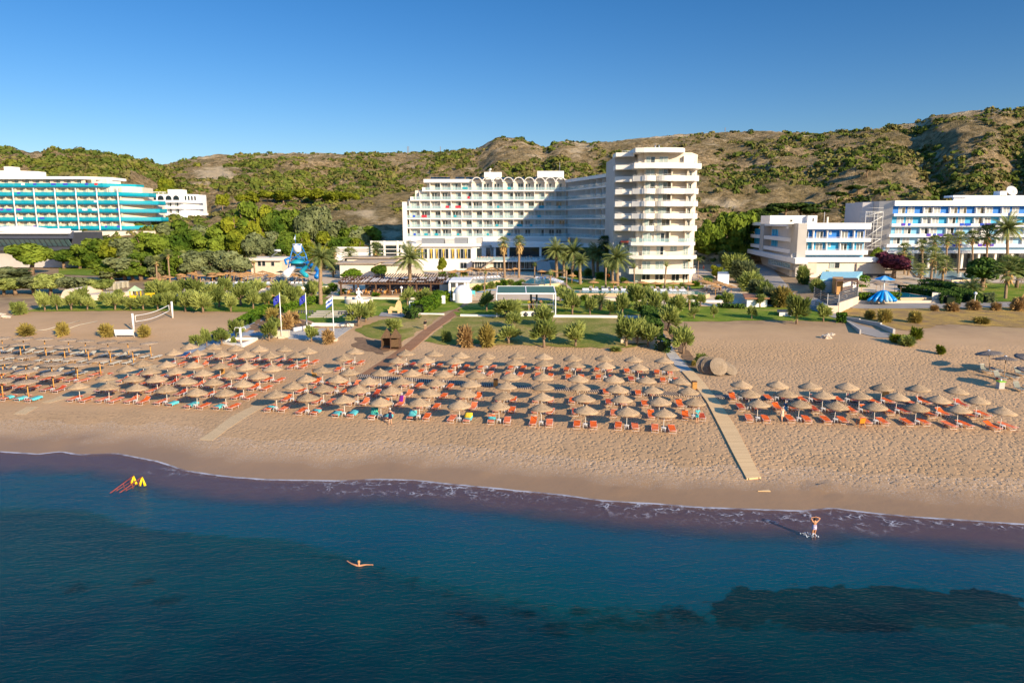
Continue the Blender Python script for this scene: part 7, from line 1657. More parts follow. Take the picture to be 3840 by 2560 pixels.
hedge([(3630,1136),(3668,1136)], 2.2, 1.9, 'squared dark hedge block beside the globe lamp', L_HEDGD); hedge([(3690,1134),(3725,1134)], 2.0, 1.7, 'pale olive clipped hedge block on the right', L_OLV); hedge([(3130,1078),(3240,1074)], 3.2, 2.4, 'loose green hedge under the blinds of the blue hotel', L_HEDG)
hedge([(2500,1150),(2620,1152)], 1.0, .8, 'low planted strip beneath the long pool, near half', L_HEDGD); hedge([(2690,1154),(2790,1158)], 1.0, .8, 'low planted strip beneath the long pool, far half', L_HEDGD); hedge([(3136,1206),(3172,1208)], 1.8, 1.4, 'round green bush at the top of the concrete ramp', L_HEDG, 110)
for k, (x, y, w_, h_) in enumerate([(2735,1004,70,66),(2760,1034,86,92),(2790,1062,90,96),(2815,1092,84,86),(2850,1116,80,76),(2775,1012,70,70)]): tree('bush', x, y, w_*1.2, h_, f'tall rounded shrub mass along the shaded road, {ordn(k)} from the back', 'tree', 'rounded shrub masses along the shaded road', L_TAM if k % 2 else L_OLV, 2600, .07, 'tamarisk_tree', 2)
tree('round', 1316, 1062, 92, 56, 'wide dome shaped clipped tree left of the pergola', 'tree', None, L_HEDG, 3000, .06, 'dome_tree', 1); tree('round', 1427, 1052, 80, 66, 'dense dark green round tree behind the pergola', 'tree', None, L_BIG, 3000, .06, 'round_tree', 1)
tree('round', 1660, 1030, 50, 66, 'fresh green tree at the corner of the white restaurant', 'tree', None, L_YEL, 1500, .08, 'young_tree', 1); tree('round', 2687, 1050, 50, 56, 'yellow green citrus tree behind the tower pool', 'tree', None, L_YEL, 1500, .08, 'young_tree', 1)
tree('bush', 3010, 1066, 52, 80, 'tall yellowing tamarisk by the corner of the compact blue hotel', 'tree', None, L_TAM, 2200, .08, 'tamarisk_tree', 2); tree('bush', 3060, 1096, 54, 60, 'round tamarisk beside the timber hut', 'tree', None, L_TAM, 2200, .08, 'tamarisk_tree', 2); tree('bush', 3098, 1062, 58, 46, 'olive tamarisk under the beige blinds', 'tree', None, L_OLV, 2200, .08, 'tamarisk_tree', 2)
tree('bush', 2930, 1152, 84, 90, 'big browning tamarisk mass above the right lawn', 'tree', None, L_HALF, 3000, .07, 'tamarisk_tree', 1); tree('bush', 2868, 1130, 70, 84, 'green tamarisk mass left of the browning one', 'tree', None, L_TAM, 2400, .08, 'tamarisk_tree', 2); tree('bush', 2890, 1140, 60, 70, 'green tamarisk between the two larger masses', 'tree', None, L_OLV, 2400, .08, 'tamarisk_tree', 2)
tree('round', 3680, 1090, 180, 138, 'large dark glossy tree before the long blue hotel', 'tree', None, L_HEDGD, 4500, .045, 'fig_tree', 1); tree('round', 3812, 1080, 130, 125, 'second large dark tree at the frame edge beside the big fan palm', 'tree', None, L_HEDGD, 4500, .045, 'fig_tree', 1)
tree('round', 3350, 1044, 165, 100, 'dark purple bougainvillea tree between the blue hotels', 'tree', None, L_BOUG, 3500, .05, 'bougainvillea', 1); tree('round', 3284, 1030, 70, 112, 'round green tree at the foot of the fire escape', 'tree', None, L_BIG, 1800, .07, 'round_tree', 1); tree('round', 3740, 1046, 80, 60, 'dark small tree behind the large glossy tree', 'tree', None, L_BIG, 3000, .06, 'round_tree', 1)
# the wood on the left ---------------------------------------------------------------
MG = [L_BIG, L_BIG, L_BIG, L_BIG, L_OLV, L_OLV, L_YEL]
def wood(lst, base, where, kinds=('tall','round'), mats=None, wmul=1.5, grp='trees of the wood between the hotels'):
    for i, (x, ty, w) in enumerate(sorted(lst)):
        m_ = (mats or MG)[rnd.randrange(len(mats or MG))]; h = (base-ty)*1.08
        tree(rnd.choice(kinds), x, base, w*wmul, h, ' '.join(f'{ {"broadleaf_green":"mid green","olive_grey_leaf":"grey olive","yellow_green_leaf":"yellow green","dark_pine":"dark","sunny_pine":"sunlit","tamarisk_green":"feathery"}[m_.name]} tree in the {where}, {ordn(i)} from the left'.split()[:16]), 'tree', grp, m_, 3600, .062, 'broadleaf_tree', 3)
wood([(60,845+90,90),(400,848,80),(450,842,80),(510,850,90),(570,855,80),(640,848,90),(700,838,90),(760,842,90),(830,845,100),(890,808,90),(940,775,100),(990,795,90),(1050,788,90),(1110,805,90),(1170,778,100),(1220,795,80),(1262,832,80),(1305,852,90),(1350,850,90),(1400,858,80),(350,868,70),(300,862,60)], 975, 'back row of the left wood')
wood([(240,935,80),(300,925,80),(370,905,90),(430,892,90),(490,888,90),(550,882,90),(620,880,95),(690,870,95),(760,875,95),(830,868,95),(900,862,95),(960,870,90),(1020,880,90),(1085,872,90),(1150,885,80),(1215,880,80),(1280,893,80),(1340,900,76),(345,930,60)], 1008, 'middle row of the left wood')
wood([(20,1000,90),(75,1010,100),(405,985,90),(470,965,100),(530,955,100),(600,960,90),(670,950,95),(735,945,95),(800,950,95),(860,945,90),(905,965,80),(500,1000,90),(420,1010,90)], 1052, 'front row of the left wood', mats=[L_BIG, L_OLV, L_OLV])
tree('round', 120, 1030, 175, 130, 'large spreading tree in front of the grey restaurant', 'tree', None, L_BIG, 5000, .045, 'broadleaf_tree', 1)
tree('round', 345, 1000, 66, 84, 'small bright tree with a pale trunk on the hotel lawn', 'tree', None, L_YEL, 1800, .07, 'young_tree', 1)
wood([(60,1045,110),(130,1035,110),(190,1030,100),(255,1035,100),(320,1040,100),(385,1045,90),(15,1050,90)], 1106, 'feathery thicket behind the vaulted hut', ('round','bush'), [L_TAM, L_OLV, L_OLV], 1.3, 'tamarisk thicket behind the vaulted hut')
wood([(1380,862,80),(1430,845,100),(1478,850,90),(1500,880,60)], 960, 'dark clump beside the white hotel', ('round',), [L_PIN], 1.1, 'dark trees beside the white hotel')
# right-hand trees behind the blue hotels
wood([(2632,845,80),(2670,830,90),(2712,815,100),(2762,800,110),(2805,835,80),(2640,905,80),(2690,900,90),(2740,895,90),(2790,890,90)], 985, 'clump between the tower and the blue hotel', ('tall','round'), [L_BIG, L_YEL, L_PIN, L_BIG], 1.2, 'trees between the tower and the blue hotel')
for i, (x, ty, w, Y) in enumerate([(2880,770,110,275),(2950,752,120,280),(3010,755,110,282),(3060,772,80,280),(3135,745,60,300),(3215,735,70,310),(3245,720,60,330),(2850,790,70,270),(1240,712,70,340),(1180,706,80,345),(1120,704,80,345),(1060,712,70,342),(1000,712,70,345),(945,716,60,345),(905,724,50,340),(1290,725,50,340),(620,660,60,360),(590,700,70,345),(540,705,80,345),(830,722,50,330),(1330,738,40,340)]):
    z = hillz(x, Y); zt3 = zat(ty, Y, x); h = max(5, zt3 - z); m = Y/F; k = ('pine', L_PINL.name if x < 2000 else 'p', i % 3); mt = L_PINL if x < 2000 else L_PIN
    if k not in TP: TP[k] = make_tree('round' if x < 2000 else 'pine', 300+i, mt, 2600, .062 if x < 2000 else .055, 'pine_tree', True, .03)
    TP[k].put((xat(x, Y, ty), Y, z-.3), i*1.3, (w*m*1.25, w*m*1.25, h*1.05), f'{"sunlit" if x < 2000 else "dark umbrella"} pine on the {"left" if x < 2000 else "right"} hill foot, {ordn(i if i < 8 else i-8)} planted', 'tree', 'pines on the hill foot')
# ------------------------------------------------------------------ palms
def frond(mb, base, az, el, L, droop, w, nl, mi=0, rg=None, vee=.5):
    P = []; d = Vector((cos(az)*cos(el), sin(az)*cos(el), sin(el))); p = Vector(base); k = 10
    for i in range(k+1): P.append(p.copy()); p = p + d*(L/k); d = (d + Vector((0,0,-droop/k))).normalized()
    side = Vector((-sin(az), cos(az), 0)); vs = []; fs = []
    for i in range(nl):
        t = (i+.6)/nl; q = t*k; j = min(k-1, int(q)); c = P[j].lerp(P[j+1], q-j); dd = (P[j+1]-P[j]).normalized(); up = side.cross(dd)
        l = w*sin(pi*(.12+.84*t))**.6
        for s in (-1, 1):
            tip = c + (side*s*.8 + dd*.75 + up*(-.15 if vee < 0 else vee*.3)).normalized()*l*(rg.uniform(.85,1.1)); tip.z -= l*.25; b0 = c - dd*L*.02; b1 = c + dd*L*.018; n = len(vs); vs += [tuple(b0), tuple(b1), tuple(tip)]; fs.append((n,n+1,n+2))
    mb.add(vs, fs, mi); mb.tube([P[0], P[4], P[8]], [.05,.03,.012], 3, mi)
def make_palm(kind, seed):
    "unit: height 1 to the crown heart, crown radius given by kind; scaled in metres"
    rg = random.Random(seed); nm = {'D':'date_palm','F':'fan_palm','T':'slender_palm','Y':'young_palm','S':'fan_palm'}[kind]; root = empty(nm, (0,0,0)); cr = MB()
    if kind in 'DTY':
        n, el0, el1, dr = {'D': (46,-.35,1.35,1.25), 'T': (14,.1,1.35,1.3), 'Y': (16,.55,1.45,.8)}[kind]
        for i in range(n):
            e = el0 + (el1-el0)*((i+.5)/n); frond(cr, (0,0,.0), i*2.4+rg.uniform(-.2,.2), e+rg.uniform(-.1,.1), 1.0*rg.uniform(.85,1.08), dr*rg.uniform(.8,1.2), .26 if kind != 'T' else .2, 22 if kind == 'D' else 16, 0, rg)
    else:
        for i in range(42):
            e = -.5 + 1.9*((i+.5)/42); a = i*2.4; d = Vector((cos(a)*cos(e), sin(a)*cos(e), sin(e))); c = d*.62; side = Vector((-sin(a), cos(a), 0)); up = side.cross(d); vs = []; fs = []
            for k in range(11):
                b = -1.25 + 2.5*k/10; t = c + (d*cos(b) + side*sin(b))*.42*rg.uniform(.85,1.1) + Vector((0,0,-.10)); s_ = (d*-sin(b)+side*cos(b))*.035; n = len(vs); vs += [tuple(c+(d*cos(b)+side*sin(b))*.05-s_), tuple(c+(d*cos(b)+side*sin(b))*.05+s_), tuple(t)]; fs.append((n,n+1,n+2))
            cr.add(vs, fs, 0); cr.tube([(0,0,0), tuple(c)], .018, 3, 0)
        if kind == 'S':
            for i in range(150):
                a = rg.uniform(0, 6.28); r = rg.uniform(.12,.5); z = rg.uniform(-1.15,-.05); p = Vector((r*cos(a)*(1+z*.35), r*sin(a)*(1+z*.35), z)); t = p+Vector((.2*cos(a),.2*sin(a),-.38)); s_ = Vector((-sin(a),cos(a),0))*.09; cr.add([tuple(p-s_), tuple(p+s_), tuple(t)], [(0,1,2)], 1)
        else:
            for i in range(40):
                a = rg.uniform(0, 6.28); z = rg.uniform(-.6,-.05); r = .3; p = Vector((r*cos(a)*.6, r*sin(a)*.6, z)); t = p+Vector((.2*cos(a),.2*sin(a),-.3)); s_ = Vector((-sin(a),cos(a),0))*.06; cr.add([tuple(p-s_), tuple(p+s_), tuple(t)], [(0,1,2)], 1)
    return root, cr
PALMM = {}
def palm(kind, cx, cy, bx, by, w, label, dark=False, idx=[0], grp='palms around the pools'):
    idx[0] += 1; k = (kind, dark, idx[0] % 2); by = max(by, 1042) if 1880 < bx < 2330 else max(by, 1028); w = w*(1.18 if kind in 'DF' else 1); b = gp(bx, by); m = mpp(b); top = at(cx, cy, b.y); Rr = w*m/2*1.12; hh = max(1.0, top.z-b.z)
    nm = {'D':'date_palm','F':'fan_palm','T':'slender_palm','Y':'young_palm','S':'fan_palm'}[kind]
    if k not in PALMM:
        root, cr = make_palm(kind, 5+idx[0]); o = cr.build('crown', [L_PALMD if dark else L_PALM, L_SKIRT], root); PALMM[k] = o.data; bpy.data.objects.remove(o); bpy.data.objects.remove(root)
    root = empty(nm, b, label, 'palm tree', grp)
    o = bpy.data.objects.new('crown', PALMM[k]); COL.objects.link(o); o.parent = root; o.location = (top.x-b.x, 0, hh); o.scale = (Rr, Rr, Rr*(1.0 if kind != 'Y' else 1.35)); o.rotation_euler = (0,0,idx[0]*1.7)
    tr = {'D': .27, 'F': .20, 'S': .26, 'T': .09, 'Y': .19}[kind]*max(.6, min(1.3, w/80+.35)); rg = random.Random(idx[0]); P = [Vector((0,0,-.3)), Vector(((top.x-b.x)*.3+rg.uniform(-.1,.1),0,hh*.4)), Vector((top.x-b.x,0,hh))]
    mb = MB(); n = 10; pts = []; rad = []
    for i in range(n+1):
        q = i/n; a = P[0].lerp(P[1], min(1, q*2)) if q < .5 else P[1].lerp(P[2], q*2-1); pts.append(a); rad.append(tr*(1.15-.25*q + (.12 if i % 2 else 0)) * (1.25 if i >= n-1 and kind in 'DY' else 1))
    mb.tube([tuple(a + b) for a in pts], rad, 8); mb.build('trunk', PTRUNK, root)
for a in [('D',1203,968,1203,1142,104,'tall date palm rising left of the pergola'),('D',1536,972,1536,1108,112,'tall date palm in front of the pergola and cream vault'),
 ('S',1312,960,1312,1024,72,'shaggy fan palm behind the dome shaped tree'),('F',1410,940,1410,985,62,'golden fan palm before the glass hall'),('F',1250,1000,1250,1040,56,'low fan palm beside the tall date palm'),('F',1256,945,1252,1010,38,'small fan palm left of the shaggy one'),
 ('S',1888,912,1893,1012,54,'left one of two shaggy fan palms at the dining terrace'),('S',1948,908,1946,1018,56,'right one of two shaggy fan palms at the dining terrace'),
 ('D',2085,942,2088,1014,86,'date palm left end of the cluster before the lobby'),('D',2113,964,2115,1018,58,'short date palm second in the lobby cluster'),('D',2150,948,2146,1014,92,'broad date palm third in the lobby cluster'),('D',2173,980,2176,1066,62,'date palm standing forward in the lobby cluster'),('D',2222,950,2227,1036,62,'date palm behind the broad ones near the small dark pool'),('D',2242,954,2242,1042,90,'broad date palm beside the small dark pool'),('D',2280,954,2281,1034,80,'date palm just left of the largest one'),('D',2312,970,2316,1072,104,'largest date palm nearest the tower'),('D',2296,1000,2297,1062,50,'small date palm under the largest one'),
 ('D',2255,1128,2251,1162,56,'low squat date palm on the pavilion lawn'),('F',2585,1122,2584,1162,30,'little fan palm below the long pool')]: palm(*a)
palm('F',2268,914,2268,1010,58,'dark fan palm in the shade of the curved wing', True)
for a in [('Y',2272,1003,2272,1086,40,'young upright palm by the lifebuoy'),('Y',2005,1000,2003,1040,26,'thin young palm at the head of the central lane'),('Y',2124,1014,2122,1092,36,'young palm at the wedge shaped pool, right one'),('Y',2065,1034,2062,1090,36,'young palm at the wedge shaped pool, left one'),('Y',1820,1028,1816,1118,22,'thin dying palm beside the kiosk'),('T',2402,960,2404,1054,30,'slender palm left of the tower doors'),('T',2524,960,2518,1056,36,'slender palm right of the tower doors'),('Y',2378,1006,2380,1083,34,'young thick trunked palm left of the tower'),('Y',2498,1001,2491,1092,38,'young thick trunked palm before the tower doors'),('T',2584,980,2581,1060,38,'slender palm at the right corner of the tower'),('T',2620,976,2618,1042,42,'slender palm beyond the tower corner'),('T',2347,995,2347,1048,26,'slender dark palm left behind the tower corner')]: palm(*a)
for a in [('D',3778,858,3775,966,104,'tall date palm before the long blue hotel, rightmost'),('F',3647,892,3645,958,54,'fan palm fourth in the row before the long blue hotel'),('F',3598,898,3592,992,58,'fan palm third in the row before the long blue hotel'),('F',3552,904,3546,978,52,'fan palm second in the row before the long blue hotel'),('F',3457,926,3459,990,50,'fan palm first in the row before the long blue hotel'),('F',3506,908,3508,978,50,'fan palm half hidden behind the first of the row'),('F',3392,938,3392,1002,52,'fan palm above the purple bougainvillea'),('F',3500,963,3490,1058,72,'thick fan palm in front of the row'),('F',3537,996,3534,1070,72,'stocky fan palm by the large pool'),('F',3454,1014,3452,1050,52,'low fan palm by the loungers of the blue hotel pool'),('F',3782,1012,3770,1120,104,'big fan palm at the edge of the right lawn'),('D',3640,1084,3638,1112,84,'low spreading palm on the right lawn'),('F',3690,1054,3690,1080,54,'low fan palm behind the curved hedges'),('F',3408,988,3405,1032,58,'fan palm beside the bougainvillea')]: palm(*a, grp='palms before the long blue hotel')
palm('F',3705,884,3696,954,82,'dark headed fan palm fifth in the row before the long blue hotel', True, grp='palms before the long blue hotel')
for a in [('F',586,978,589,1058,38,'thin fan palm at the edge of the left wood, first'),('F',629,953,639,1058,36,'thin fan palm at the edge of the left wood, second'),('F',687,958,691,1028,36,'thin fan palm at the edge of the left wood, third'),('F',881,974,880,1012,28,'small fan palm behind the left pool terrace'),('F',950,974,955,1022,34,'small fan palm before the tan hut')]: palm(*a, grp='thin palms by the left wood')
# ------------------------------------------------------------------ pool terraces: parasols and beds
PP_, PQ_ = make_parasol('P'), make_parasol('Q')
GF = FAB['g'][0]; PBED = make_lounger('tilt', M('taupe_sling', (.36,.30,.24), .7, .1, 2), 'pool_lounger', ALU); WBED = make_lounger('tilt', PLASTW, 'pool_lounger', PLASTW); BBED = make_lounger('flat', M('pale_blue_fabric', (.25,.50,.60), .8, .1, 2), 'pool_lounger', ALU)
def pparas(lst, Z, where, grp, proto=None):
    for i, (x, y) in enumerate(sorted(lst)):
        p = gp(x, y, 2.4); p.z = T(p.x, p.y); (proto or PP_).put(p, i*.7, .95, ' '.join(f'thatched pool parasol {where}, {ordn(i)} from the left'.split()[:16]), 'pool umbrella', grp)
r2 = lambda l: [(560+a/3.675, 900+b/3.675) for a, b in l]
pparas(r2([(40,505),(160,515),(225,480),(270,490),(430,455),(480,480),(580,435),(635,455),(700,470),(780,430),(865,440),(865,475),(975,455),(1010,415),(1080,400),(970,440),(1060,440),(1165,430),(1160,460),(1260,445),(1265,475),(1330,380),(1270,400),(1355,430),(1350,460),(1480,475),(1560,420),(1460,450),(1530,460),(1645,440),(1670,480),(1700,460),(1795,340),(1810,420),(1880,450),(1890,480),(2060,415),(2040,470),(2110,490),(2000,455),(2185,450)]), 0, 'in the crowd on the left pool terrace', 'parasols on the left pool terrace')
pparas(r2([(345,610),(880,615),(1400,620),(1630,615),(1640,735),(700,735)]), 0, 'at the near edge of the left pools', 'parasols on the left pool terrace')
r4 = lambda l: [(1700+a/3.675, 900+b/3.675) for a, b in l]
pparas(r4([(30,405),(-20,420),(110,410),(205,395),(250,370),(340,380),(360,365),(455,385),(530,370),(610,385),(665,375),(780,385),(845,375)]), 0, 'behind the slim pool near the terrace', 'parasols around the central pools')
pparas(r4([(1215,410),(1370,410),(1490,425),(1635,465),(1930,555),(2210,560)]), 0, 'on the golden lawn around the date palms', 'parasols around the central pools')
r5 = lambda l: [(2200+a/3.675, 940+b/3.675) for a, b in l]
pparas(r5([(370,410),(550,410),(770,415),(950,425),(1195,425),(1400,430)]), 0, 'in the row behind the long pool', 'parasols behind the long pool')
pparas(r5([(1600,395),(1660,410),(1720,430),(1800,410),(1780,465),(1850,430),(1920,450),(1995,475)]), 0, 'in the cluster right of the tower', 'parasols right of the tower')
pparas([(3216,1053),(3232,1060),(3288,1056),(3303,1062),(3358,1055),(3380,1062),(3570,1036),(3602,1042),(3831,1046)], 0, 'with pale canopy around the right pools', 'parasols around the right pools', PQ_)
def beds(lst, proto, rz, where, grp, sc=1.0, dz=0):
    for i, (x, y) in enumerate(lst):
        p = onto(x, y, dz); proto.put(p, rz + rnd.uniform(-.12,.12), sc, ' '.join(f'{where}, {ordn(i)} counted from the left'.split()[:16]), 'pool lounger', grp)
beds([(x, 1063+((i*7) % 3)*2) for i, x in enumerate(range(665, 1190, 15))], PBED, .3, 'taupe bed on the left pool terrace front line', 'taupe beds on the left terrace')
beds([(x, 1050+((i*5) % 3)*2) for i, x in enumerate(range(690, 1180, 18))], PBED, .3, 'taupe bed on the left pool terrace second line', 'taupe beds on the left terrace')
beds([(x, 1037+((i*5) % 3)*2) for i, x in enumerate(range(720, 1110, 20))], PBED, .3, 'taupe bed on the left pool terrace back line', 'taupe beds on the left terrace')
beds([(x, 1072) for x in [790,812,836,860,884,905,930,955,980,1005]+[1096,1112,1128,1150,1166]], WBED, .1, 'white bed standing in the left pool water', 'white beds in the left pools', 1, .3)
beds([(1705+i*13.5, 1046-i*.4) for i in range(15)], PBED, .25, 'taupe bed by the slim pool front line', 'taupe beds by the slim pool')
beds([(1710+i*14, 1034-i*.3) for i in range(14)], PBED, .25, 'taupe bed by the slim pool back line', 'taupe beds by the slim pool')
beds([(1768+i*13, 1053-i*.8) for i in range(9)], WBED, .25, 'white bed along the slim pool edge', 'white beds at the slim pool', 1, .2)
beds([(2010,1053),(2025,1053),(2040,1054)] + [(2062+i*6.0, 1057+i*1.8) for i in range(8)], WBED, -.5, 'white bed round the wedge shaped pool', 'white beds at the wedge pool', 1, .35)
beds([(2105+i*9, 1042+i*2.6) for i in range(9)], BBED, -.5, 'pale blue bed on the golden lawn', 'blue beds on the golden lawn')
beds([x for i in range(11) for x in ((2190+i*36.5, 1099+i*.4), (2203+i*36.5, 1099+i*.4))], WBED, .0, 'white bed standing in the long pool', 'white beds in the long pool', 1, .35)
beds([(2216+i*23, 1085+(i % 2)*2) for i in range(17)], PBED, .0, 'taupe bed in the row behind the long pool', 'taupe beds behind the long pool')
beds([(2640+(i % 6)*14+(i//6)*6, 1084+(i//6)*8) for i in range(18)], PBED, -.9, 'taupe bed in the block right of the tower', 'taupe beds right of the tower')
beds([(3400+i*13, 1046+i*1.6) for i in range(9)], BBED, .4, 'blue bed beside the pool of the long blue hotel', 'beds by the right hotel pool')
beds([(3510+i*20, 1062+i*1.0) for i in range(6)], PBED, .1, 'taupe bed at the near edge of the right hotel pool', 'beds by the right hotel pool')
# closed blue parasols on the left hotel lawn, stacked white beds
for i, (x, y, h) in enumerate([(267,990,18),(307,997,20),(316,1006,18),(345,994,16),(243,1008,14)]):
    p = gp(x, y); m = mpp(p); root = empty('closed_parasol', p, f'closed dark blue parasol on the hotel lawn, {ordn(i)} one', 'umbrella', 'closed blue parasols on the left lawn'); q = WL[root.name]
    MB().frame(q).tube([(0,0,0),(0,0,h*m)], .04, 6).build('pole', BWHITE, root); MB().frame(q).lathe([(.28,.45*h*m),(.2,.8*h*m),(.03,h*m*1.1)], 10).build('canopy', NAVY, root)
for i, (x, y) in enumerate([(416,1087),(433,1086),(450,1080),(468,1078)]):
    mb = MB(); 
    for k in range(9): mb.box(-.95,.95,-.32,.32,.1+k*.17,.17+k*.17); mb.box(-.85,-.75,-.3,.3,.0+k*.17,.1+k*.17); mb.box(.75,.85,-.3,.3,.0+k*.17,.1+k*.17)
    o = mb.build('lounger_stack', CREAMF); o.location = onto(x, y); tag(o, f'stack of white slatted loungers by the thicket, {ordn(i)} stack', 'lounger stack', 'stacked white loungers')
# telephone poles on the ridge
for i, (x, y, t) in enumerate([(1536,580,551),(1541,580,551),(1657,578,551),(2699,500,480)]):
    Y = slerp(RIDGE, x); o = MB().tube([(0,0,-1),(0,0,(y-t)*Y/F)], .22, 5).build('utility_pole', TRUNK); o.location = (xat(x, Y), Y, zat(y, Y, x)); tag(o, f'thin wooden pole on the skyline, {ordn(i)} from the left', 'pole', 'poles on the skyline')
# ================================================================== PEOPLE
def figure(loc, rz, label, pose=None, skin=SKIN, hair=HAIR, hairlen=0, clothes=(), h=1.7, sub=None):
    s = h/1.7
    J = {'pel':(0,0,.93),'wai':(0,0,1.08),'che':(0,0,1.27),'nec':(0,0,1.45),'hb':(0,-.01,1.52),'hm':(0,-.02,1.60),'ht':(0,-.01,1.67),
         'sL':(-.17,0,1.39),'eL':(-.23,.02,1.12),'wL':(-.25,-.05,.89),'sR':(.17,0,1.39),'eR':(.23,.02,1.12),'wR':(.25,-.05,.89),
         'hL':(-.09,0,.88),'kL':(-.10,-.02,.49),'aL':(-.10,.02,.08),'hR':(.09,0,.88),'kR':(.10,-.02,.49),'aR':(.10,.02,.08)}
    J.update(pose or {}); J = {k: Vector(v)*s for k, v in J.items()}
    Rd = {'pel':(.15,.11),'wai':(.125,.095),'che':(.155,.11),'nec':.052,'hb':.062,'hm':(.078,.098),'ht':.055,'sL':.062,'eL':.043,'wL':.03,'sR':.062,'eR':.043,'wR':.03,'hL':.092,'kL':.058,'aL':.038,'hR':.092,'kR':.058,'aR':.038}
    E = [('pel','wai'),('wai','che'),('che','nec'),('nec','hb'),('hb','hm'),('hm','ht'),('che','sL'),('sL','eL'),('eL','wL'),('che','sR'),('sR','eR'),('eR','wR'),('pel','hL'),('hL','kL'),('kL','aL'),('pel','hR'),('hR','kR'),('kR','aR')]
    vs = []; rr_ = []; ix = {}
    for k, v in J.items(): ix[k] = len(vs); vs.append(v); rr_.append(Rd[k])
    es = [(ix[a], ix[b]) for a, b in E]
    def add(p, r, par): vs.append(p); rr_.append(r); es.append((par, len(vs)-1)); return len(vs)-1
    for sd_ in 'LR':
        d = (J['w'+sd_]-J['e'+sd_]).normalized(); q = J['w'+sd_]; si = d.cross(Vector((0,-1,.3))).normalized(); pa = add(q+d*.05*s, (.034,.02), ix['w'+sd_]); pb = add(q+d*.09*s, (.036,.016), pa)
        for i, (o_, L) in enumerate(((-.03,.062),(-.01,.075),(.011,.07),(.03,.055))):
            f = add(q+d*(.09+L*.5)*s+si*o_*s, .0095, pb); add(q+d*(.09+L)*s+si*o_*s+Vector((0,-.012,-.008))*s, .008, f)
        t = add(q+d*.06*s+si*.045*s*(1 if sd_ == 'L' else -1), .011, pa); add(q+d*.1*s+si*.062*s*(1 if sd_ == 'L' else -1), .009, t)
        a = J['a'+sd_]; f = Vector((0,-1,0)); b = add(a+f*.10*s+Vector((0,0,-.045))*s, (.042,.026), ix['a'+sd_]); add(a+f*.18*s+Vector((0,0,-.055))*s, (.035,.015), b)
    add(J['hm']+Vector((0,-.10,-.015))*s, .014, ix['hm'])
    for e_ in (-1, 1): add(J['hm']+Vector((e_*.085,.01,-.01))*s, .014, ix['hm'])
    root = empty('person', loc, label, 'person', None, rz)
    me = bpy.data.meshes.new('body'); me.from_pydata([tuple(v) for v in vs], es, []); me.materials.append(skin)
    o = bpy.data.objects.new('body', me); COL.objects.link(o); o.parent = root
    sk_ = o.modifiers.new('skin', 'SKIN'); sk_.use_smooth_shade = True; sk_.branch_smoothing = .3
    if not me.skin_vertices: bpy.context.view_layer.objects.active = o; bpy.ops.object.modifier_add(type='SKIN') if False else None
    dat = me.skin_vertices[0].data
    for i, r in enumerate(rr_): r = (r, r) if not isinstance(r, tuple) else r; dat[i].radius = (r[0]*s, r[1]*s); dat[i].use_root = (i == 0)
    o.modifiers.new('sub', 'SUBSURF').levels = 1; o.modifiers['sub'].render_levels = 1
    WL[root.name] = Vector()
    hm = J['hm']; mb = MB(); mb.lathe([(.001,.115),(.06,.10),(.088,.06),(.098,.01),(.09,-.03)] if not hairlen else [(.001,.12),(.065,.10),(.095,.05),(.102,.0),(.10,-.06),(.085,-.06-hairlen)], 12, c=(hm.x, hm.y+.022*s, hm.z)); mb.build('hair', hair, root)
    for e_ in (-.03, .03): MB().ball((hm.x+e_, hm.y-.088*s, hm.z+.0), .009, n=5).build('eye', HAIR, root)
    def ringloft(L, n=14):
        m_ = MB(); v = []; f = []
        for (c, rx, ry) in L:
            for k in range(n): v.append((c[0]+rx*cos(2*pi*k/n), c[1]+ry*sin(2*pi*k/n), c[2]))
        for i in range(len(L)-1):
            for k in range(n): f.append((i*n+k, i*n+(k+1)%n, (i+1)*n+(k+1)%n, (i+1)*n+k))
        return m_.add(v, f, 0, True)
    P, W_, C_, N_ = J['pel'], J['wai'], J['che'], J['nec']
    for kind, mat in clothes:
        if kind in ('shirt', 'jacket'):
            g = 1.0 if kind == 'shirt' else 1.1
            ringloft([(P, .165*g*s, .125*g*s), (W_, .145*g*s, .115*g*s), (C_, .178*g*s, .128*g*s), (C_.lerp(N_, .55), .16*g*s, .11*g*s), (C_.lerp(N_, .85), .075*g*s, .07*g*s)]).build(kind, mat, root)
            for q in 'LR': e = J['s'+q].lerp(J['e'+q], .8 if kind == 'shirt' else 1); pts = [C_.lerp(J['s'+q], .8), J['s'+q], e] + ([J['w'+q]] if kind == 'jacket' else []); MB().tube(pts, [.07*s*g,.075*s*g,.058*s*g]+([.045*s] if kind == 'jacket' else []), 8).build('sleeve', mat, root)
        if kind in ('shorts', 'trousers', 'swimsuit'):
            w_ = 1.0 if kind != 'swimsuit' else .94
            ringloft([(P-Vector((0,0,.10))*s, .175*w_*s, .13*w_*s), (P, .178*w_*s, .132*w_*s), (W_ if kind != 'swimsuit' else W_+Vector((0,0,.10))*s, .148*w_*s, .118*w_*s)]).build(kind, mat, root)
            if kind != 'swimsuit':
                for q in 'LR': e = J['h'+q].lerp(J['k'+q], .75); pts = [J['h'+q]+Vector((0,0,.03)), e] + ([J['k'+q], J['a'+q]+Vector((0,0,.04))] if kind == 'trousers' else []); MB().tube(pts, [.105*s,.088*s]+([.075*s,.062*s] if kind == 'trousers' else []), 9).build('leg_cloth', mat, root)
        if kind == 'dress': k_ = (J['kL']+J['kR'])/2; ringloft([(k_+Vector((0,0,.12)), .21*s, .17*s), (P, .185*s, .14*s), (W_, .145*s, .115*s), (C_, .172*s, .128*s), (C_+Vector((0,0,.06))*s, .16*s, .115*s)]).build('dress', mat, root)
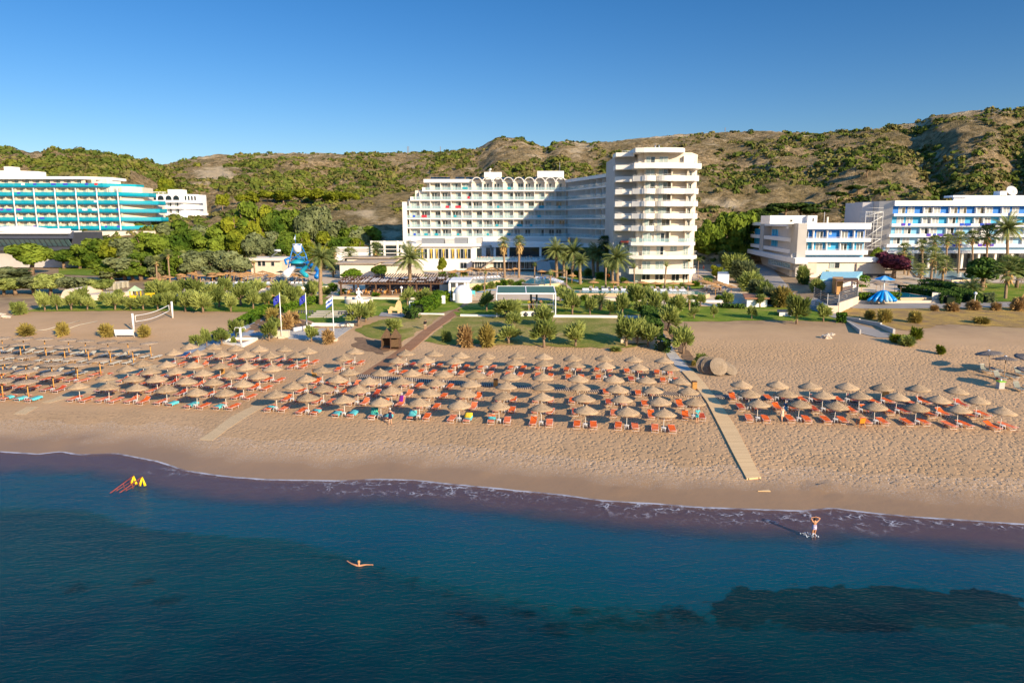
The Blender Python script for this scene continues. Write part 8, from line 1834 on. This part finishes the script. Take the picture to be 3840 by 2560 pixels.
        if kind == 'cap': MB().lathe([(.001,.13),(.07,.115),(.103,.06),(.105,.02)], 12, c=(hm.x, hm.y+.01, hm.z)).add([(hm.x-.07,hm.y-.09,hm.z+.03),(hm.x+.07,hm.y-.09,hm.z+.03),(hm.x+.05,hm.y-.19,hm.z+.01),(hm.x-.05,hm.y-.19,hm.z+.01)], [(0,1,2,3)]).build('cap', mat, root)
        if kind == 'sunhat': MB().lathe([(.001,.15),(.09,.13),(.11,.05),(.22,.02),(.22,.01),(.1,.03)], 14, c=(hm.x, hm.y+.01, hm.z)).build('sun_hat', mat, root)
    return root
WALK = {'kL':(-.10,-.14,.50),'aL':(-.10,-.20,.09),'kR':(.10,.05,.49),'aR':(.10,.24,.14),'eL':(-.23,.10,1.14),'wL':(-.24,.08,.90),'eR':(.23,-.06,1.14),'wR':(.22,-.20,.95)}
RIDE = {'pel':(0,.1,.98),'wai':(0,.06,1.12),'che':(0,-.02,1.32),'nec':(0,-.06,1.5),'hb':(0,-.08,1.57),'hm':(0,-.10,1.65),'ht':(0,-.09,1.72),'sL':(-.17,-.03,1.43),'sR':(.17,-.03,1.43),'eL':(-.24,-.2,1.22),'wL':(-.22,-.42,1.2),'eR':(.24,-.2,1.22),'wR':(.22,-.42,1.2),'hL':(-.09,.08,.93),'hR':(.09,.08,.93),'kL':(-.12,-.28,.78),'aL':(-.1,-.2,.36),'kR':(.12,-.22,.56),'aR':(.1,-.1,.18)}
PRINT = NT('floral_print'); vv = PRINT.pos(); PRINT.princ(PRINT.ramp(PRINT.noise(vv, 14, 3, .7), [(.42, (.75,.68,.55)), (.55, (.55,.22,.08)), (.62, (.75,.68,.58))]), .9); PRINT = PRINT.m
PRN2 = NT('violet_white_print'); vv = PRN2.pos(); PRN2.princ(PRN2.ramp(PRN2.noise(vv, 22, 2, .7), [(.42, (.72,.70,.74)), (.56, (.22,.16,.40))]), .8); PRN2 = PRN2.m
BLACKC = M('black_cloth', (.012,.012,.015), .85, .2, 3); TAUPE = M('beige_cotton', (.45,.34,.24), .85, .1, 3); WSH = M('white_cotton', (.72,.70,.68), .85, .05, 3); REDC = M('red_cotton', (.65,.07,.03), .85, .08, 3); TEALC = M('teal_swim_shorts', (.02,.35,.42), .8, .15, 8); YELC = M('bright_yellow_vest', (.70,.62,.02), .8, .05, 3); GRNC = M('green_cotton', (.02,.28,.10), .8, .05, 3); BLUEC = M('blue_cotton', (.02,.12,.26), .85, .1, 4)
GREYH = M('grey_hair', (.40,.36,.32), .7, .1, 8)
# woman wading, arms raised, seen from behind
p = wpt(3052, 2004, 0); p.z = -.42
figure(p, pi, 'woman wading in the shallows in a patterned swimsuit with both hands behind her head', {'eL':(-.36,-.02,1.60),'wL':(-.13,.03,1.70),'eR':(.28,0,1.66),'wR':(.09,.03,1.70),'kL':(-.10,-.12,.50),'aL':(-.10,.05,.08)}, SKIN, HAIR, .05, [('swimsuit', PRN2)], 1.72)
MB_ = MB()
def splash(px, py, r, seed):
    rg = random.Random(seed); c = wpt(px, py, 0); mb = MB()
    for k in range(46):
        a = rg.uniform(0, 6.28); q = r*rg.uniform(.3,1.0); z = rg.uniform(0,.16)*(1.2-q/r); mb.ball((c.x+q*cos(a), c.y+q*sin(a)*.7, z), rg.uniform(.015,.05), n=4)
    o = mb.build('splash', M('water_spray', (.62,.66,.72), .3, .05, 3)); tag(o, kind='stuff')
splash(3035, 2006, .65, 4)
# swimmer with arms spread
p = wpt(1346, 2120, 0); p.z = -1.36
figure(p, pi, 'fair haired swimmer with head and both arms above the dark water', {'eL':(-.46,-.04,1.40),'wL':(-.74,-.02,1.40),'eR':(.46,-.12,1.41),'wR':(.70,-.28,1.46),'sL':(-.18,0,1.38),'sR':(.18,0,1.38),'kL':(-.1,.25,.6),'aL':(-.1,.5,.4),'kR':(.1,.25,.6),'aR':(.1,.5,.4)}, SKIN, M('sandy_hair', (.45,.26,.12), .7, .15, 8), 0, [], 1.72)
figure(onto(1464,1590), pi-.2, 'woman in a navy dress and white cap standing by the front loungers, seen from behind', {'eL':(-.24,-.05,1.14),'wL':(-.16,-.22,1.05),'eR':(.24,-.05,1.14),'wR':(.16,-.22,1.05),'aR':(.10,.16,.08)}, SKINP, HAIR, 0, [('dress', NAVY), ('cap', WSH)], 1.68)
figure(onto(2613,1586), .3, 'man in turquoise shorts with an open turquoise shirt drying himself by the walkway', {'che':(0,-.06,1.25),'nec':(0,-.12,1.41),'hb':(0,-.16,1.46),'hm':(0,-.19,1.52),'ht':(0,-.19,1.59),'sL':(-.17,-.06,1.36),'sR':(.17,-.06,1.36),'eL':(-.24,-.1,1.12),'wL':(-.1,-.26,1.02),'eR':(.24,-.1,1.12),'wR':(.1,-.26,1.02)}, SKINP, GREYH, 0, [('shorts', TEALC), ('shirt', TEALT)], 1.72)
figure(onto(2932,1582), pi+.1, 'woman in a cream floral dress walking between the loungers on the right', WALK, SKINP, GREYH, 0, [('dress', PRINT)], 1.62)
figure(onto(2946,1562), pi, 'man in a dark blue shirt beside the woman in the floral dress', WALK, SKINP, GREYH, 0, [('shirt', BLUEC), ('shorts', M('light_blue_shorts', (.05,.30,.55), .8, .05, 3))], 1.74)
figure(onto(1595,1237), .5, 'person in a black jacket and beige shorts standing alone by the brown boardwalk', {'hb':(0,-.03,1.51),'hm':(0,-.06,1.58),'ht':(0,-.06,1.65),'eR':(.22,-.05,1.15),'wR':(.08,-.2,1.38)}, SKINP, HAIR, 0, [('jacket', BLACKC), ('shorts', TAUPE)], 1.74)
sp = onto(1291, 1450); 
figure(sp + Vector((0,.15,-.42)), .6, 'person sitting on an orange lounger in the shade with knees drawn up', {'che':(0,.06,1.25),'nec':(0,.1,1.42),'hb':(0,.1,1.49),'hm':(0,.09,1.57),'ht':(0,.1,1.64),'kL':(-.14,-.36,1.20),'aL':(-.12,-.62,.86),'kR':(.14,-.36,1.16),'aR':(.14,-.66,.86),'eL':(-.26,-.05,1.15),'wL':(-.18,-.28,1.15),'eR':(.26,-.05,1.15),'wR':(.18,-.28,1.15)}, SKIN, HAIR, .05, [('swimsuit', BLACKC)], 1.66)
lounger('high', 'o').put(sp + Vector((0,.35,0)), .6, 1, 'orange lounger with its back raised under the seated person', 'sun lounger')
g0 = GYMZ
figure((XY(1913), YY+5.2, g0-.6), pi, 'person in a white top and shorts standing at the back of the gym pavilion', {}, SKINP, HAIR, 0, [('shirt', WSH), ('shorts', BLUEC)], 1.75)
figure((XY(1925), YY+3.2, g0-.9), 1.9, 'person in a red shirt bending inside the gym pavilion', {'che':(.1,-.2,1.2),'nec':(.12,-.33,1.32),'hb':(.12,-.38,1.36),'hm':(.12,-.44,1.4),'ht':(.12,-.5,1.43),'sL':(-.08,-.25,1.3),'sR':(.28,-.25,1.3),'eL':(-.12,-.35,1.05),'wL':(-.1,-.4,.85),'eR':(.3,-.35,1.05),'wR':(.3,-.4,.85)}, SKINP, HAIR, 0, [('shirt', REDC), ('shorts', BLACKC)], 1.7)
figure((XY(1986), YY+2.6, g0), 0, 'rider in a yellow vest on an exercise bike in the pavilion', RIDE, SKIN, HAIR, 0, [('shirt', YELC), ('shorts', BLACKC)], 1.7)
figure((XY(2003), YY+2.6, g0), 0, 'rider in a black top on the middle exercise bike', RIDE, SKIN, HAIR, 0, [('shirt', BLACKC), ('shorts', BLACKC)], 1.65)
figure((XY(2032), YY+2.6, g0), 0, 'shirtless rider in dark shorts on the right exercise bike', RIDE, SKIN, HAIR, 0, [('shorts', BLACKC)], 1.78)
figure(onto(1811,1090), 2.4, 'person in a green shirt bending over blue mats near the kiosk', {'che':(.0,-.22,1.15),'nec':(0,-.36,1.25),'hb':(0,-.42,1.27),'hm':(0,-.48,1.3),'ht':(0,-.54,1.31),'sL':(-.17,-.25,1.22),'sR':(.17,-.25,1.22),'eL':(-.2,-.32,.98),'wL':(-.16,-.36,.75),'eR':(.2,-.32,.98),'wR':(.16,-.36,.75)}, SKINP, HAIR, 0, [('shirt', GRNC), ('trousers', BLACKC)], 1.7)
figure(onto(2699,1098), 0, 'waiter in a white shirt and black trousers among the right pool loungers', {}, SKINP, HAIR, 0, [('shirt', WSH), ('trousers', BLACKC)], 1.75)
figure(onto(2638,1014), pi, 'bather in red trunks walking on the drive beside the tower', WALK, SKIN, HAIR, 0, [('shorts', REDC)], 1.75)
single(MB().frame(onto(1806,1095,.03)).box(-1.0,1.0,-.5,.5,0,.05), 'exercise_mat', M('blue_mat', (.02,.28,.60), .6, .05, 2), 'blue mat on the lawn beneath the person in green', 'mat', 'blue mats on the lawn'); single(MB().frame(onto(1840,1088,.03)).box(-1.2,1.2,-.35,.35,0,.05), 'exercise_mat', M('blue_mat', (0,0,0)), 'longer blue mat right of the person in green', 'mat', 'blue mats on the lawn')
